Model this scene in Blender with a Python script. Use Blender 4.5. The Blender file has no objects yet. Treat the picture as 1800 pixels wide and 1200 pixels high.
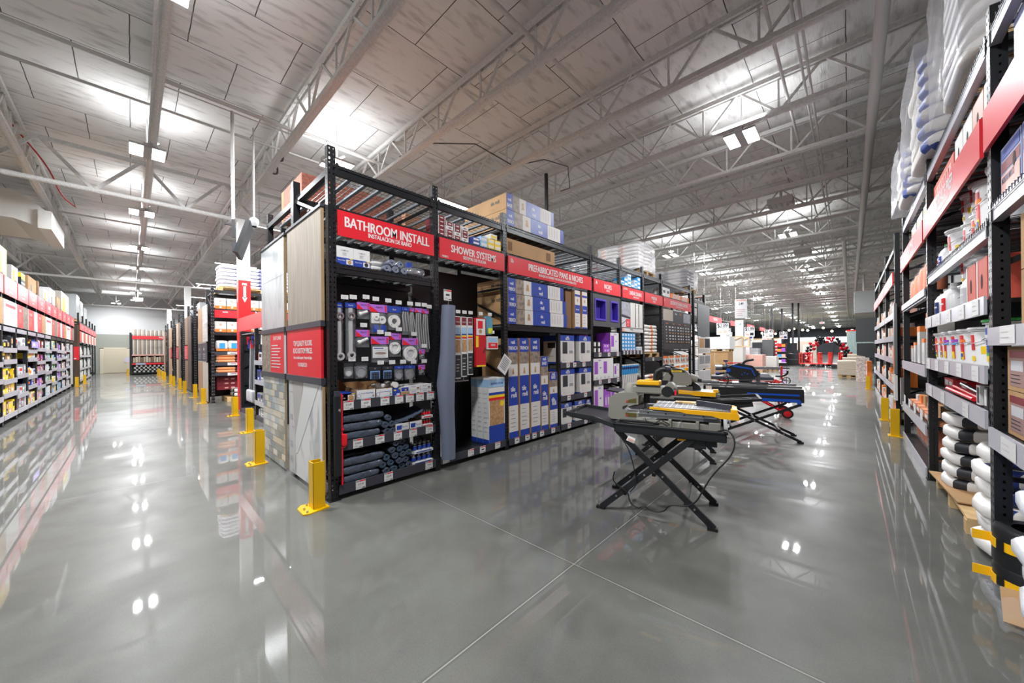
import bpy, math, random
from mathutils import Vector, Matrix
random.seed(7)
SC = bpy.context.scene
COL = SC.collection
PI = math.pi
def rgb(h):
    h = h.lstrip('#'); c = [int(h[i:i+2], 16)/255 for i in (0, 2, 4)]
    return tuple((x/12.92 if x <= .04045 else ((x+.055)/1.055)**2.4) for x in c) + (1,)

# ---------------------------------------------------------------- camera
cd = bpy.data.cameras.new('camera'); cam = bpy.data.objects.new('camera', cd); COL.objects.link(cam)
cd.sensor_width = 36; cd.lens = 36*630/1800; cd.clip_start = .05; cd.clip_end = 400
cd.shift_y = 15.5/1800
EYE = 1.53
cam.matrix_world = Matrix.Translation((0, 0, EYE)) @ Matrix.Rotation(math.radians(43.3), 4, 'Z') @ Matrix.Rotation(PI/2, 4, 'X') @ Matrix.Rotation(-.0100, 4, 'Z')
SC.camera = cam
# ---------------------------------------------------------------- world, exposure
W = bpy.data.worlds.new('world'); SC.world = W; W.use_nodes = True
W.node_tree.nodes['Background'].inputs[0].default_value = (.8, .85, .9, 1)
W.node_tree.nodes['Background'].inputs[1].default_value = .6
SC.view_settings.view_transform = 'Standard'; SC.view_settings.look = 'None'
SC.view_settings.gamma = 1; SC.view_settings.use_curve_mapping = False
SC.view_settings.exposure = 0.47
SC.cycles.use_denoising = True
SC.cycles.max_bounces = 10; SC.cycles.diffuse_bounces = 6; SC.cycles.glossy_bounces = 4
SC.cycles.transparent_max_bounces = 24
SC.cycles.sample_clamp_indirect = 8
LAMP_W = 205; UP_FILL_W = 19      # high-bay lamp power down and the added upward fill that brightens the deck

# ---------------------------------------------------------------- materials
MATS = {}
def M(name, col='#808080', rough=.5, metal=0, emit=0, spec=.5, bump=0, bscale=40, var=0, vscale=6, coat=0, alpha=1, sheen=0):
    if name in MATS: return MATS[name]
    m = bpy.data.materials.new(name); m.use_nodes = True; MATS[name] = m
    nt = m.node_tree; b = nt.nodes['Principled BSDF']
    c = rgb(col) if isinstance(col, str) else col
    b.inputs['Base Color'].default_value = c; b.inputs['Roughness'].default_value = rough
    b.inputs['Metallic'].default_value = metal; b.inputs['Specular IOR Level'].default_value = spec
    b.inputs['Coat Weight'].default_value = coat; b.inputs['Coat Roughness'].default_value = .1
    m.diffuse_color = c
    if alpha < 1: b.inputs['Alpha'].default_value = alpha
    if emit: b.inputs['Emission Color'].default_value = c; b.inputs['Emission Strength'].default_value = emit
    if bump or var:
        tc = nt.nodes.new('ShaderNodeTexCoord')
        n = nt.nodes.new('ShaderNodeTexNoise'); n.inputs['Detail'].default_value = 4
        nt.links.new(tc.outputs['Object'], n.inputs['Vector'])
        if bump:
            n.inputs['Scale'].default_value = bscale
            bp = nt.nodes.new('ShaderNodeBump'); bp.inputs['Strength'].default_value = bump; bp.inputs['Distance'].default_value = .02
            nt.links.new(n.outputs['Fac'], bp.inputs['Height']); nt.links.new(bp.outputs['Normal'], b.inputs['Normal'])
        if var:
            n2 = nt.nodes.new('ShaderNodeTexNoise'); n2.inputs['Scale'].default_value = vscale; n2.inputs['Detail'].default_value = 5
            nt.links.new(tc.outputs['Object'], n2.inputs['Vector'])
            mx = nt.nodes.new('ShaderNodeMix'); mx.data_type = 'RGBA'
            mx.inputs['A'].default_value = tuple(x*(1-var) for x in c[:3])+(1,)
            mx.inputs['B'].default_value = tuple(min(1, x*(1+var)) for x in c[:3])+(1,)
            mr = nt.nodes.new('ShaderNodeMapRange'); mr.inputs[1].default_value = .3; mr.inputs[2].default_value = .7
            nt.links.new(n2.outputs['Fac'], mr.inputs[0]); nt.links.new(mr.outputs[0], mx.inputs['Factor'])
            nt.links.new(mx.outputs['Result'], b.inputs['Base Color'])
    return m

BLK = M('black_steel', '#17181b', .38, .0, bump=.05, bscale=200)
BLKP = M('black_plastic', '#1a1b1e', .45)
CHAR = M('charcoal_rail', '#3a3b44', .45)
GREYR = M('silver_rail', '#b9b8c2', .3, .15)
STEEL = M('steel', '#b5b7bb', .28, .9)
GALV = M('galvanised', '#7f858b', .5, .5)
WIRE = M('wire', '#4b4e53', .35, .7)
RED = M('sign_red', '#d81f2d', .4)
REDD = M('rail_red', '#e01f2d', .35)
WHT = M('white_print', '#dddcda', .5)
OFFW = M('off_white_print', '#d3d0cb', .55)
YEL = M('guard_yellow', '#d8a900', .35, bump=.03)
KRAFT = M('kraft', '#b08a5e', .75, var=.12, vscale=3)
KRAFTD = M('kraft_dark', '#7d5c3b', .8)
WOOD = M('pallet_wood', '#c9a877', .8, var=.2, vscale=9)
BLUE = M('print_blue', '#1f3f9e', .45)
SKY = M('print_sky', '#2f9bdf', .45)
LBLUE = M('print_light_blue', '#9fc4e2', .45)
PURP = M('print_purple', '#9c4fc0', .45)
LILAC = M('card_lilac', '#b06ad0', .45)
ORNG = M('print_orange', '#ef7d22', .5)
YELP = M('print_yellow', '#f2cf1c', .5)
GRN = M('print_green', '#3aa84a', .5)
PHOTO = M('print_photo', '#8a7b6e', .5, var=.5, vscale=18)
TANPH = M('print_tan_photo', '#b58c62', .5, var=.3, vscale=25)
DARK = M('print_dark', '#2a2c31', .5)
MID = M('print_grey', '#8d8f95', .5)
LGREY = M('print_light_grey', '#c4c4c8', .5)
MAROON = M('print_maroon', '#7c1a26', .5)
LINER = M('grey_liner', '#4d5768', .5, bump=.05, bscale=30)
LINERD = M('dark_liner', '#39434f', .45, bump=.05, bscale=30)
PVC = M('white_pvc', '#dcdad6', .3)
TAUPE = M('taupe_casting', '#86847a', .45)
SAWY = M('saw_yellow', '#f0b010', .35)
ALU = M('aluminium', '#8f9193', .35, .75)
RUB = M('rubber', '#0e0e10', .6)
NAVY = M('print_navy', '#1d2f6a', .5)
PINK = M('pinkish_wrap', '#dba79a', .45)

def plastic(name, col, alpha, rough=.12):
    m = M(name, col, rough, bump=.35, bscale=22); b = m.node_tree.nodes['Principled BSDF']
    b.inputs['Alpha'].default_value = alpha
    return m
CLEAR = plastic('clear_bag', '#dfe3ea', .11)
WRAP = plastic('stretch_wrap', '#dcdce0', .34)

# ---------------------------------------------------------------- mesh builder
_TX = {}
def text_geo(t, bold):
    k = (t, bold)
    if k not in _TX:
        c = bpy.data.curves.new('tx', 'FONT'); c.body = t; c.size = 1; c.offset = bold; c.resolution_u = 3
        o = bpy.data.objects.new('tx', c); me = o.to_mesh()
        _TX[k] = ([tuple(v.co) for v in me.vertices], [tuple(p.vertices) for p in me.polygons])
        o.to_mesh_clear(); bpy.data.objects.remove(o); bpy.data.curves.remove(c)
    return _TX[k]
def V(*a): return Vector(a)
class MB:
    def __init__(s, T=None): s.v = []; s.f = []; s.fm = []; s.fs = []; s.mats = []; s.T = T
    def add(s, vs, fs, m, sm=False):
        if m not in s.mats: s.mats.append(m)
        k = s.mats.index(m); n = len(s.v)
        if s.T: vs = [tuple(s.T(*v)) for v in vs]
        s.v += [tuple(v) for v in vs]
        for f in fs: s.f.append(tuple(i+n for i in f)); s.fm.append(k); s.fs.append(sm)
        return s
    def box(s, a, b, m):
        x0, x1 = sorted((a[0], b[0])); y0, y1 = sorted((a[1], b[1])); z0, z1 = sorted((a[2], b[2]))
        return s.add([(x0,y0,z0),(x1,y0,z0),(x1,y1,z0),(x0,y1,z0),(x0,y0,z1),(x1,y0,z1),(x1,y1,z1),(x0,y1,z1)],
              [(0,3,2,1),(4,5,6,7),(0,1,5,4),(1,2,6,5),(2,3,7,6),(3,0,4,7)], m)
    def quad(s, p, m): return s.add(p, [tuple(range(len(p)))], m)
    def bar(s, p, q, w, h, m, up=(0,0,1)):
        p = Vector(p); q = Vector(q); d = (q-p).normalized(); u = Vector(up)
        if abs(d.dot(u)) > .98: u = Vector((1,0,0))
        r = d.cross(u).normalized(); u = r.cross(d)
        r = r*w/2; u = u*h/2
        vs = [p-r-u, p+r-u, p+r+u, p-r+u, q-r-u, q+r-u, q+r+u, q-r+u]
        return s.add(vs, [(3,2,1,0),(4,5,6,7),(0,1,5,4),(1,2,6,5),(2,3,7,6),(3,0,4,7)], m)
    def tube(s, pts, r, m, n=8, caps=True, sm=True):
        pts = [Vector(p) for p in pts]; vs = []; fs = []; N = len(pts)
        R = r if isinstance(r, (list, tuple)) else [r]*N
        t0 = (pts[1]-pts[0]).normalized(); a = Vector((0,0,1)) if abs(t0.z) < .9 else Vector((1,0,0))
        a = (a - t0*a.dot(t0)).normalized()
        for i, p in enumerate(pts):
            t = (pts[min(i+1, N-1)]-pts[max(i-1, 0)]).normalized()
            a = (a - t*a.dot(t)).normalized(); b = t.cross(a)
            for j in range(n):
                w = 2*PI*j/n; vs.append(p + (a*math.cos(w)+b*math.sin(w))*R[i])
        for i in range(N-1):
            for j in range(n):
                k = (j+1) % n; fs.append((i*n+j, i*n+k, (i+1)*n+k, (i+1)*n+j))
        s.add(vs, fs, m, sm)
        if caps: s.add(vs[:n], [tuple(range(n))[::-1]], m); s.add(vs[-n:], [tuple(range(n))], m)
        return s
    def cyl(s, c, r, h, m, n=16, axis='z', r2=None):
        d = {'x': V(1,0,0), 'y': V(0,1,0), 'z': V(0,0,1)}[axis]; c = Vector(c)
        return s.tube([c, c+d*h], [r, r if r2 is None else r2], m, n)
    def lathe(s, prof, m, c=(0,0,0), n=20):
        vs = []; fs = []; last = None
        def ring(r, z):
            for j in range(n): w = 2*PI*j/n; vs.append((c[0]+r*math.cos(w), c[1]+r*math.sin(w), c[2]+z))
            return len(vs)-n
        for i in range(len(prof)-1):
            (r0, z0), (r1, z1) = prof[i], prof[i+1]; a = math.atan2(z1-z0, r1-r0)
            if last is None or abs(math.remainder(a-last[1], 2*PI)) > .6: b0 = ring(r0, z0)
            else: b0 = last[0]
            b1 = ring(r1, z1); last = (b1, a)
            for j in range(n): k = (j+1) % n; fs.append((b0+j, b0+k, b1+k, b1+j))
        return s.add(vs, fs, m, True)
    def arcpatch(s, c, r, z0, z1, a0, a1, m, r1=None, n=8):
        vs = []
        for i in range(n+1):
            w = a0+(a1-a0)*i/n; vs.append((c[0]+r*math.cos(w), c[1]+r*math.sin(w), c[2]+z0)); rr = r1 or r; vs.append((c[0]+rr*math.cos(w), c[1]+rr*math.sin(w), c[2]+z1))
        return s.add(vs, [(2*i, 2*i+2, 2*i+3, 2*i+1) for i in range(n)], m, True)
    def ext(s, poly, axis, d0, d1, m, sm=False):
        def P(a, b, d): return {'x': (d, a, b), 'y': (a, d, b), 'z': (a, b, d)}[axis]
        n = len(poly); vs = [P(a, b, d0) for a, b in poly]+[P(a, b, d1) for a, b in poly]
        s.add(vs, [(i, (i+1) % n, (i+1) % n+n, i+n) for i in range(n)], m, sm)
        s.add(vs[:n], [tuple(range(n))[::-1]], m); return s.add(vs[n:], [tuple(range(n))], m)
    def text(s, t, size, o, u, w, m, al='C', sq=.8, bold=.006, maxw=None):
        vs, fs = text_geo(t, bold)
        if not vs: return s
        xs = [v[0] for v in vs]; x0, x1 = min(xs), max(xs); wd = (x1-x0)*sq*size
        if maxw and wd > maxw: sq *= maxw/wd; wd = maxw
        o = Vector(o); u = Vector(u).normalized(); w = Vector(w).normalized()
        off = {'C': -wd/2, 'L': 0, 'R': -wd}[al]
        nn = u.cross(w)
        for i, k in enumerate((-.028, 0, .028) if size > .03 else (0,)):
            s.add([o+nn*(.00012*i)+u*(off+(v[0]-x0+k)*sq*size)+w*(v[1]*size*1.12) for v in vs], fs, m)
        return s
    def pillow(s, c, sx, sy, sz, m, nu=14, nv=9, e=.4, seed=0, noise=.022, band=None):
        """a stuffed bag: flattened super-ellipsoid; band = list of (lo, hi, mat) along x"""
        rnd = random.Random(seed); vs = []; fs = []; c = Vector(c)
        ph = [rnd.uniform(0, 6.28) for _ in range(6)]
        def sp(x, p): return math.copysign(abs(x)**p, x)
        for i in range(nv+1):
            ph1 = -PI/2+PI*i/nv
            for j in range(nu):
                th = 2*PI*j/nu
                x = sp(math.cos(ph1), .36)*sp(math.cos(th), e); y = sp(math.cos(ph1), .36)*sp(math.sin(th), e); z = sp(math.sin(ph1), .5)
                k = 1+noise*(math.sin(5*x+ph[0]+3*y)+math.sin(7*y+ph[1]+2*z)+math.sin(9*x*y+ph[2]))
                vs.append(c+Vector((x*sx/2*(1+noise*math.sin(4*y+ph[3])), y*sy/2*(1+noise*math.sin(5*x+ph[4])), z*sz/2*k)))
        for i in range(nv):
            for j in range(nu):
                k = (j+1) % nu; fs.append((i*nu+j, i*nu+k, (i+1)*nu+k, (i+1)*nu+j))
        if not band: return s.add(vs, fs, m, True)
        grp = {}
        for f in fs:
            cx = sum(vs[i].x-c.x for i in f)/4/(sx/2); mm = m
            for lo, hi, bm in band:
                if lo <= cx <= hi and (abs(lo) < .85 or abs(sum(vs[i].y-c.y for i in f)/4) < sy*.27) and abs(sum(vs[i].z-c.z for i in f)/4) < sz*.47: mm = bm
            grp.setdefault(mm.name, (mm, []))[1].append(f)
        for mm, ff in grp.values(): s.add(vs, ff, mm, True)
        return s
    def build(s, name, parent=None, label=None, cat=None, group=None, kind=None, local=False, loc=None, rot=0, bevel=0, solid=0):
        me = bpy.data.meshes.new(name); ob = bpy.data.objects.new(name, me); COL.objects.link(ob)
        vs = s.v
        if not local:
            if parent is not None: o = WL[parent.name]
            else:
                xs = [v[0] for v in vs]; ys = [v[1] for v in vs]; zs = [v[2] for v in vs]
                o = loc or ((min(xs)+max(xs))/2, (min(ys)+max(ys))/2, min(zs))
                ob.location = o
            WL[ob.name] = tuple(o)
            vs = [(v[0]-o[0], v[1]-o[1], v[2]-o[2]) for v in vs]
        else:
            if loc: ob.location = loc
            ob.rotation_euler.z = rot; WL[ob.name] = tuple(loc or (0,0,0))
        me.from_pydata(vs, [], s.f)
        for m in s.mats: me.materials.append(m)
        me.polygons.foreach_set('material_index', s.fm); me.polygons.foreach_set('use_smooth', s.fs); me.update()
        if parent is not None: ob.parent = parent
        if bevel:
            b = ob.modifiers.new('bevel', 'BEVEL'); b.width = bevel; b.segments = 2; b.limit_method = 'ANGLE'
        if solid:
            b = ob.modifiers.new('solid', 'SOLIDIFY'); b.thickness = solid
        tag(ob, label, cat, group, kind); return ob
WL = {}
def tag(o, label=None, cat=None, group=None, kind=None):
    if label: o['label'] = label
    if cat: o['category'] = cat
    if group: o['group'] = group
    if kind: o['kind'] = kind
    return o
def thing(name, label, cat, loc=(0,0,0), rot=0, group=None):
    o = bpy.data.objects.new(name, None); COL.objects.link(o); o.location = loc; o.rotation_euler.z = rot
    o.empty_display_size = .1; WL[o.name] = tuple(loc); return tag(o, label, cat, group)
def dup(o, loc, rot=None, label=None, group=None, scale=None):
    c = o.copy(); COL.objects.link(c); c.location = loc; WL[c.name] = tuple(loc)
    if rot is not None: c.rotation_euler.z = rot
    if scale: c.scale = scale
    if label: c['label'] = label
    if group: c['group'] = group
    def rec(a, b):
        for ch in a.children:
            d = ch.copy(); COL.objects.link(d); d.parent = b; rec(ch, d)
    rec(o, c); return c
def lamp(name, loc, sx, sy, power, parent=None, up=False, col=(.95, .975, 1)):
    l = bpy.data.lights.new(name, 'AREA'); l.shape = 'RECTANGLE'; l.size = sx; l.size_y = sy; l.energy = power; l.color = col
    o = bpy.data.objects.new(name, l); COL.objects.link(o); o.location = loc
    if up: o.rotation_euler.x = PI
    if parent: o.parent = parent
    return o
ORD = ['bottom', 'second', 'third', 'fourth', 'fifth', 'sixth', 'seventh', 'eighth', 'ninth', 'tenth', 'eleventh', 'twelfth', 'thirteenth', 'fourteenth']
NTH = ['first', 'second', 'third', 'fourth', 'fifth', 'sixth', 'seventh', 'eighth', 'ninth', 'tenth', 'eleventh', 'twelfth', 'thirteenth', 'fourteenth', 'fifteenth', 'sixteenth']

# side frames: origin, right and up of a box side as seen from outside
def side(box, sd, e=.001):
    (x0, y0, z0), (x1, y1, z1) = box
    if sd == 'x+': return V(x1+e, y0, z0), V(0, y1-y0, 0), V(0, 0, z1-z0)
    if sd == 'x-': return V(x0-e, y1, z0), V(0, y0-y1, 0), V(0, 0, z1-z0)
    if sd == 'y-': return V(x0, y0-e, z0), V(x1-x0, 0, 0), V(0, 0, z1-z0)
    if sd == 'y+': return V(x1, y1+e, z0), V(x0-x1, 0, 0), V(0, 0, z1-z0)
    if sd == 'z+': return V(x0, y0, z1+e), V(x1-x0, 0, 0), V(0, y1-y0, 0)
def deco(mb, box, sd, items):
    o, u, w = side(box, sd); nrm = u.cross(w).normalized(); e = 0
    for it in items:
        e += .00035; oo = o+nrm*e
        if it[0] == 'r':
            _, a, b, c, d, m = it
            mb.quad([oo+u*a+w*b, oo+u*c+w*b, oo+u*c+w*d, oo+u*a+w*d], m)
        elif it[0] == 'p':      # polygon
            mb.quad([oo+u*a+w*b for a, b in it[1]], it[2])
        elif it[0] == 'd':      # disc / ring: centre, radius in metres
            _, a, b, r, m = it; un = u.normalized(); wn = w.normalized(); c0 = oo+u*a+w*b
            mb.quad([c0+un*r*math.cos(t*PI/8)+wn*r*math.sin(t*PI/8) for t in range(16)], m)
        elif it[0] == 't':      # text, u, v, size metres, mat, [maxw frac], [align]
            t, a, b, sz, m = it[1:6]; mw = (it[6] if len(it) > 6 else .9)*u.length
            mb.text(t, sz, oo+u*a+w*b, u, w, m, al=it[7] if len(it) > 7 else 'C', maxw=mw)
        elif it[0] == 'v':      # text running upwards
            t, a, b, sz, m = it[1:6]
            mb.text(t, sz, oo+u*a+w*b, w, -u, m, al='C', maxw=(it[6] if len(it) > 6 else .9)*w.length)
def carton(name, label, cat, box, m, prints=None, group=None, parent=None, kind=None, bevel=0):
    mb = MB(); mb.box(box[0], box[1], m)
    for sd, items in (prints or {}).items(): deco(mb, box, sd, items)
    return mb.build(name, parent, label, cat, group, kind, bevel=bevel)
def lines(n, u0, u1, v0, v1, m, th=.25):
    """a block of printed small text drawn as rules"""
    r = random.Random(n*7+int(u0*100)+int(v0*1000)); out = []; dv = (v1-v0)/n
    for i in range(n):
        out.append(('r', u0, v1-dv*(i+.5)-dv*th/2, u0+(u1-u0)*r.uniform(.6, 1), v1-dv*(i+.5)+dv*th/2, m))
    return out
# ================================================================ the shell
def struct(name, mb, **k): return mb.build(name, kind='structure', **k)
def floor_mat():
    m = bpy.data.materials.new('polished_concrete'); m.use_nodes = True; nt = m.node_tree; b = nt.nodes['Principled BSDF']; L = nt.links.new
    N = nt.nodes.new
    g = N('ShaderNodeNewGeometry'); sx = N('ShaderNodeSeparateXYZ'); L(g.outputs['Position'], sx.inputs[0])
    def noise(sc, det, dist=0):
        n = N('ShaderNodeTexNoise'); n.inputs['Scale'].default_value = sc; n.inputs['Detail'].default_value = det; n.inputs['Distortion'].default_value = dist
        L(g.outputs['Position'], n.inputs['Vector']); return n.outputs['Fac']
    def mix(f, a, bb):
        x = N('ShaderNodeMix'); x.data_type = 'RGBA'
        if hasattr(f, 'node'): L(f, x.inputs['Factor'])
        else: x.inputs['Factor'].default_value = f
        for k, s in (('A', a), ('B', bb)):
            if hasattr(s, 'node'): L(s, x.inputs[k])
            else: x.inputs[k].default_value = s
        return x.outputs['Result']
    def rng(f, a, bb, c=0, d=1):
        r = N('ShaderNodeMapRange'); L(f, r.inputs[0]); r.inputs[1].default_value = a; r.inputs[2].default_value = bb; r.inputs[3].default_value = c; r.inputs[4].default_value = d; return r.outputs[0]
    def math_(op, a, bb=0):
        x = N('ShaderNodeMath'); x.operation = op
        for i, s in enumerate((a, bb)):
            if hasattr(s, 'node'): L(s, x.inputs[i])
            else: x.inputs[i].default_value = s
        return x.outputs[0]
    big = rng(noise(.55, 5, .5), .35, .65); mid = rng(noise(3.2, 6, .3), .3, .7); fine = rng(noise(120, 3), .3, .7)
    c = mix(big, rgb('#51514e'), rgb('#656560')); c = mix(math_('MULTIPLY', mid, .5), c, rgb('#73756f')); c = mix(math_('MULTIPLY', fine, .22), c, rgb('#2f2e2c'))
    def joint(ax, off, per):
        v = math_('SUBTRACT', sx.outputs[ax], off); v = math_('ADD', v, per/2+per*40); v = math_('MODULO', v, per); v = math_('SUBTRACT', v, per/2); v = math_('ABSOLUTE', v)
        return v
    dmin = math_('MINIMUM', joint(0, -1.445, 4.6), joint(1, 2.156, 4.6))
    c = mix(rng(dmin, .006, .02, .35, 0), c, rgb('#333230'))
    c = mix(rng(dmin, .0028, .0045, 1, 0), c, rgb('#8f8e88'))
    L(c, b.inputs['Base Color'])
    L(rng(noise(1.3, 5, .4), .3, .7, .35, .5), b.inputs['Roughness']); b.inputs['Specular IOR Level'].default_value = .12
    b.inputs['Coat Weight'].default_value = .65; b.inputs['Coat IOR'].default_value = 1.5; L(rng(noise(.9, 4, .4), .3, .7, .015, .03), b.inputs['Coat Roughness'])
    bp = N('ShaderNodeBump'); bp.inputs['Strength'].default_value = .02; bp.inputs['Distance'].default_value = .02
    L(noise(2.2, 3), bp.inputs['Height']); L(bp.outputs[0], b.inputs['Normal'])
    return m
def deck_mat():
    m = bpy.data.materials.new('painted_roof_boards'); m.use_nodes = True; nt = m.node_tree; b = nt.nodes['Principled BSDF']; L = nt.links.new; N = nt.nodes.new
    g = N('ShaderNodeNewGeometry'); mp = N('ShaderNodeMapping'); L(g.outputs['Position'], mp.inputs[0]); mp.inputs['Rotation'].default_value = (0, 0, PI/2)
    wob = N('ShaderNodeTexNoise'); wob.inputs['Scale'].default_value = 3; L(g.outputs['Position'], wob.inputs['Vector'])
    add = N('ShaderNodeVectorMath'); add.operation = 'MULTIPLY_ADD'; L(wob.outputs['Color'], add.inputs[0]); add.inputs[1].default_value = (.02,)*3; L(mp.outputs[0], add.inputs[2])
    br = N('ShaderNodeTexBrick'); L(add.outputs[0], br.inputs['Vector']); br.inputs['Scale'].default_value = 1
    br.inputs['Brick Width'].default_value = 1.22; br.inputs['Row Height'].default_value = 1.22; br.inputs['Mortar Size'].default_value = .007; br.inputs['Mortar Smooth'].default_value = .1
    br.inputs['Color1'].default_value = rgb('#eae9e7'); br.inputs['Color2'].default_value = rgb('#dedddb'); br.inputs['Mortar'].default_value = rgb('#4e4c4a'); br.inputs['Bias'].default_value = 0
    st = N('ShaderNodeTexNoise'); st.inputs['Scale'].default_value = 1; st.inputs['Detail'].default_value = 6
    ms = N('ShaderNodeMapping'); L(g.outputs['Position'], ms.inputs[0]); ms.inputs['Scale'].default_value = (9, 2.2, 4); L(ms.outputs[0], st.inputs['Vector'])
    r = N('ShaderNodeMapRange'); L(st.outputs['Fac'], r.inputs[0]); r.inputs[1].default_value = .52; r.inputs[2].default_value = .75; r.inputs[3].default_value = 0; r.inputs[4].default_value = .75
    mx = N('ShaderNodeMix'); mx.data_type = 'RGBA'; L(r.outputs[0], mx.inputs['Factor']); L(br.outputs['Color'], mx.inputs['A']); mx.inputs['B'].default_value = rgb('#a09e9b')
    L(mx.outputs['Result'], b.inputs['Base Color']); b.inputs['Roughness'].default_value = .9
    wv = N('ShaderNodeTexNoise'); wv.inputs['Scale'].default_value = 1; wv.inputs['Detail'].default_value = 8; mw = N('ShaderNodeMapping'); L(g.outputs['Position'], mw.inputs[0]); mw.inputs['Scale'].default_value = (60, 6, 10); L(mw.outputs[0], wv.inputs['Vector'])
    bp = N('ShaderNodeBump'); bp.inputs['Strength'].default_value = .5; bp.inputs['Distance'].default_value = .03; L(wv.outputs['Fac'], bp.inputs['Height']); L(bp.outputs[0], b.inputs['Normal'])
    return m
FLOORM = floor_mat(); DECKM = deck_mat()
WALLW = M('wall_white', '#bcbdbd', .8, bump=.1, bscale=3); WALLG = M('wall_grey_green', '#8b8e85', .8)
WALLB = M('wall_charcoal', '#595c62', .7)
SPRAY = M('sprayed_steel', '#dcdbd9', .9, bump=1.0, bscale=38, var=.1, vscale=30)
WSTEEL = M('white_steel', '#cfcdca', .6, bump=.2, bscale=60)
X0, X1, Y0, Y1, ZC = -43.6, 14.5, -16, 104, 6.30
struct('floor', MB().box((X0, Y0, -.2), (X1, Y1, 0), FLOORM))
struct('ceiling', MB().box((X0, Y0, ZC), (X1, Y1, ZC+.2), DECKM))
struct('wall_back', MB().box((X0-.3, Y0, 3.15), (X0, Y1, ZC), WALLW).box((X0-.3, Y0, 0), (X0, Y1, 3.15), WALLG))
struct('wall_left', MB().box((X0, Y0-.3, 0), (X1, Y0, ZC), WALLW))
struct('wall_right', MB().box((X1, Y0, 0), (X1+.3, Y1, ZC), WALLW))
struct('wall_far', MB().box((X0, Y1, 0), (X1, Y1+.3, ZC), WALLB))
struct('baseboard_back', MB().box((X0, Y0, 0), (X0+.02, -2.0, .12), BLKP).box((X0, 0.1, 0), (X0+.02, 1.6, .12), BLKP))
# door in the back wall
CREAM = M('cream_door', '#c2baa6', .5)
mb = MB().box((X0, -1.75, 0), (X0+.05, -1.55, 2.06), CREAM).box((X0, -.28, 0), (X0+.05, -.05, 2.06), CREAM).box((X0, -1.75, 2.0), (X0+.05, -.05, 2.08), CREAM)
d = struct('door_1', mb)
mb = MB().box((X0+.01, -1.55, .02), (X0+.06, -.28, 2.0), M('cream_leaf', '#bab19b', .45)); mb.build('door_leaf', d)
mb = MB().bar((X0+.12, -.45, .95), (X0+.12, -.32, .95), .03, .03, STEEL).cyl((X0+.05, -.38, .95), .03, .07, STEEL, axis='x'); mb.build('door_handle', d)

# roof structure -------------------------------------------------
def joist_mesh(x0, x1, detail=True):
    mb = MB(); zb, zt = 5.60, 6.17; r = .035
    for s_ in (-1, 1):
        mb.box((x0, s_*.045-.02, zb-.035), (x1, s_*.045+.02, zb+.035), SPRAY)
        mb.box((x0, s_*.045-.02, zt-.03), (x1, s_*.045+.02, zt+.05), SPRAY)
    if detail: mb.tube([(x0+(x1-x0)*i/60, 0, zb-.01) for i in range(61)], [.052+random.uniform(-.008, .008) for _ in range(61)], SPRAY, 7)
    n = round((x1-x0)/1.19); st = (x1-x0)/n
    for i in range(n):
        a = x0+i*st; c = a+st/2
        mb.bar((a+.03, 0, zt), (c-.02, 0, zb), .035, .035, SPRAY); mb.bar((c+.02, 0, zb), (a+st-.03, 0, zt), .035, .035, SPRAY)
        mb.bar((c, 0, zb), (c, 0, zt), .03, .03, SPRAY)
    return mb
JL = 'white spray-coated open-web bar joist just below the roof deck'
GX = [-40.5, -26.3, -12.1, 2.1, 14.4]
JY = [.30+1.84*k for k in range(-4, 56)]
def ordn(n): return '%d%s' % (n, 'th' if 10 <= n % 100 <= 20 else {1: 'st', 2: 'nd', 3: 'rd'}.get(n % 10, 'th'))
SPN = ['far left span', 'left span', 'central span', 'right span']
protos = []
for b_ in range(4):
    mb = joist_mesh(GX[b_], GX[b_+1], b_ in (1, 2))
    protos.append(mb.build('roof_joist', None, 'white spray-coated roof joist of the %s, 1st row from the near wall' % SPN[b_], 'roof joist', 'roof joists', local=True, loc=(0, JY[0], 0)))
for b_ in range(4):
    for y in JY[1:]:
        if b_ == 3 and y < 8: continue
        if b_ == 0 and y > 16: continue
        dup(protos[b_], (0, y, 0), label='white spray-coated roof joist of the %s, %s row from the near wall' % (SPN[b_], ordn(JY.index(y)+1)))
def girder(x):
    mb = MB(); zb, zt = 5.15, 6.02
    for z, r in ((zb, .055), (zt, .05)): mb.tube([(0, y0, z+.0) for y0 in [i*1.0 for i in range(-12, 103, 1)]], r, SPRAY, 7)
    y = .95-1.5*9; st = 1.5
    while y < 100:
        mb.bar((0, y, zb), (0, y+st/2-.03, zt), .06, .06, SPRAY); mb.bar((0, y+st/2+.03, zt), (0, y+st, zb), .06, .06, SPRAY); y += st
    return mb
g = girder(0).build('roof_girder', None, 'deep white truss girder on the nearest column below the joists', 'roof girder', 'roof girders', local=True, loc=(-12.1, 0, 0))
for x, q in ((-26.3, 'second'), (-40.5, 'farthest')): dup(g, (x, 0, 0), label='deep white truss girder on the %s column below the joists' % q)
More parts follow.
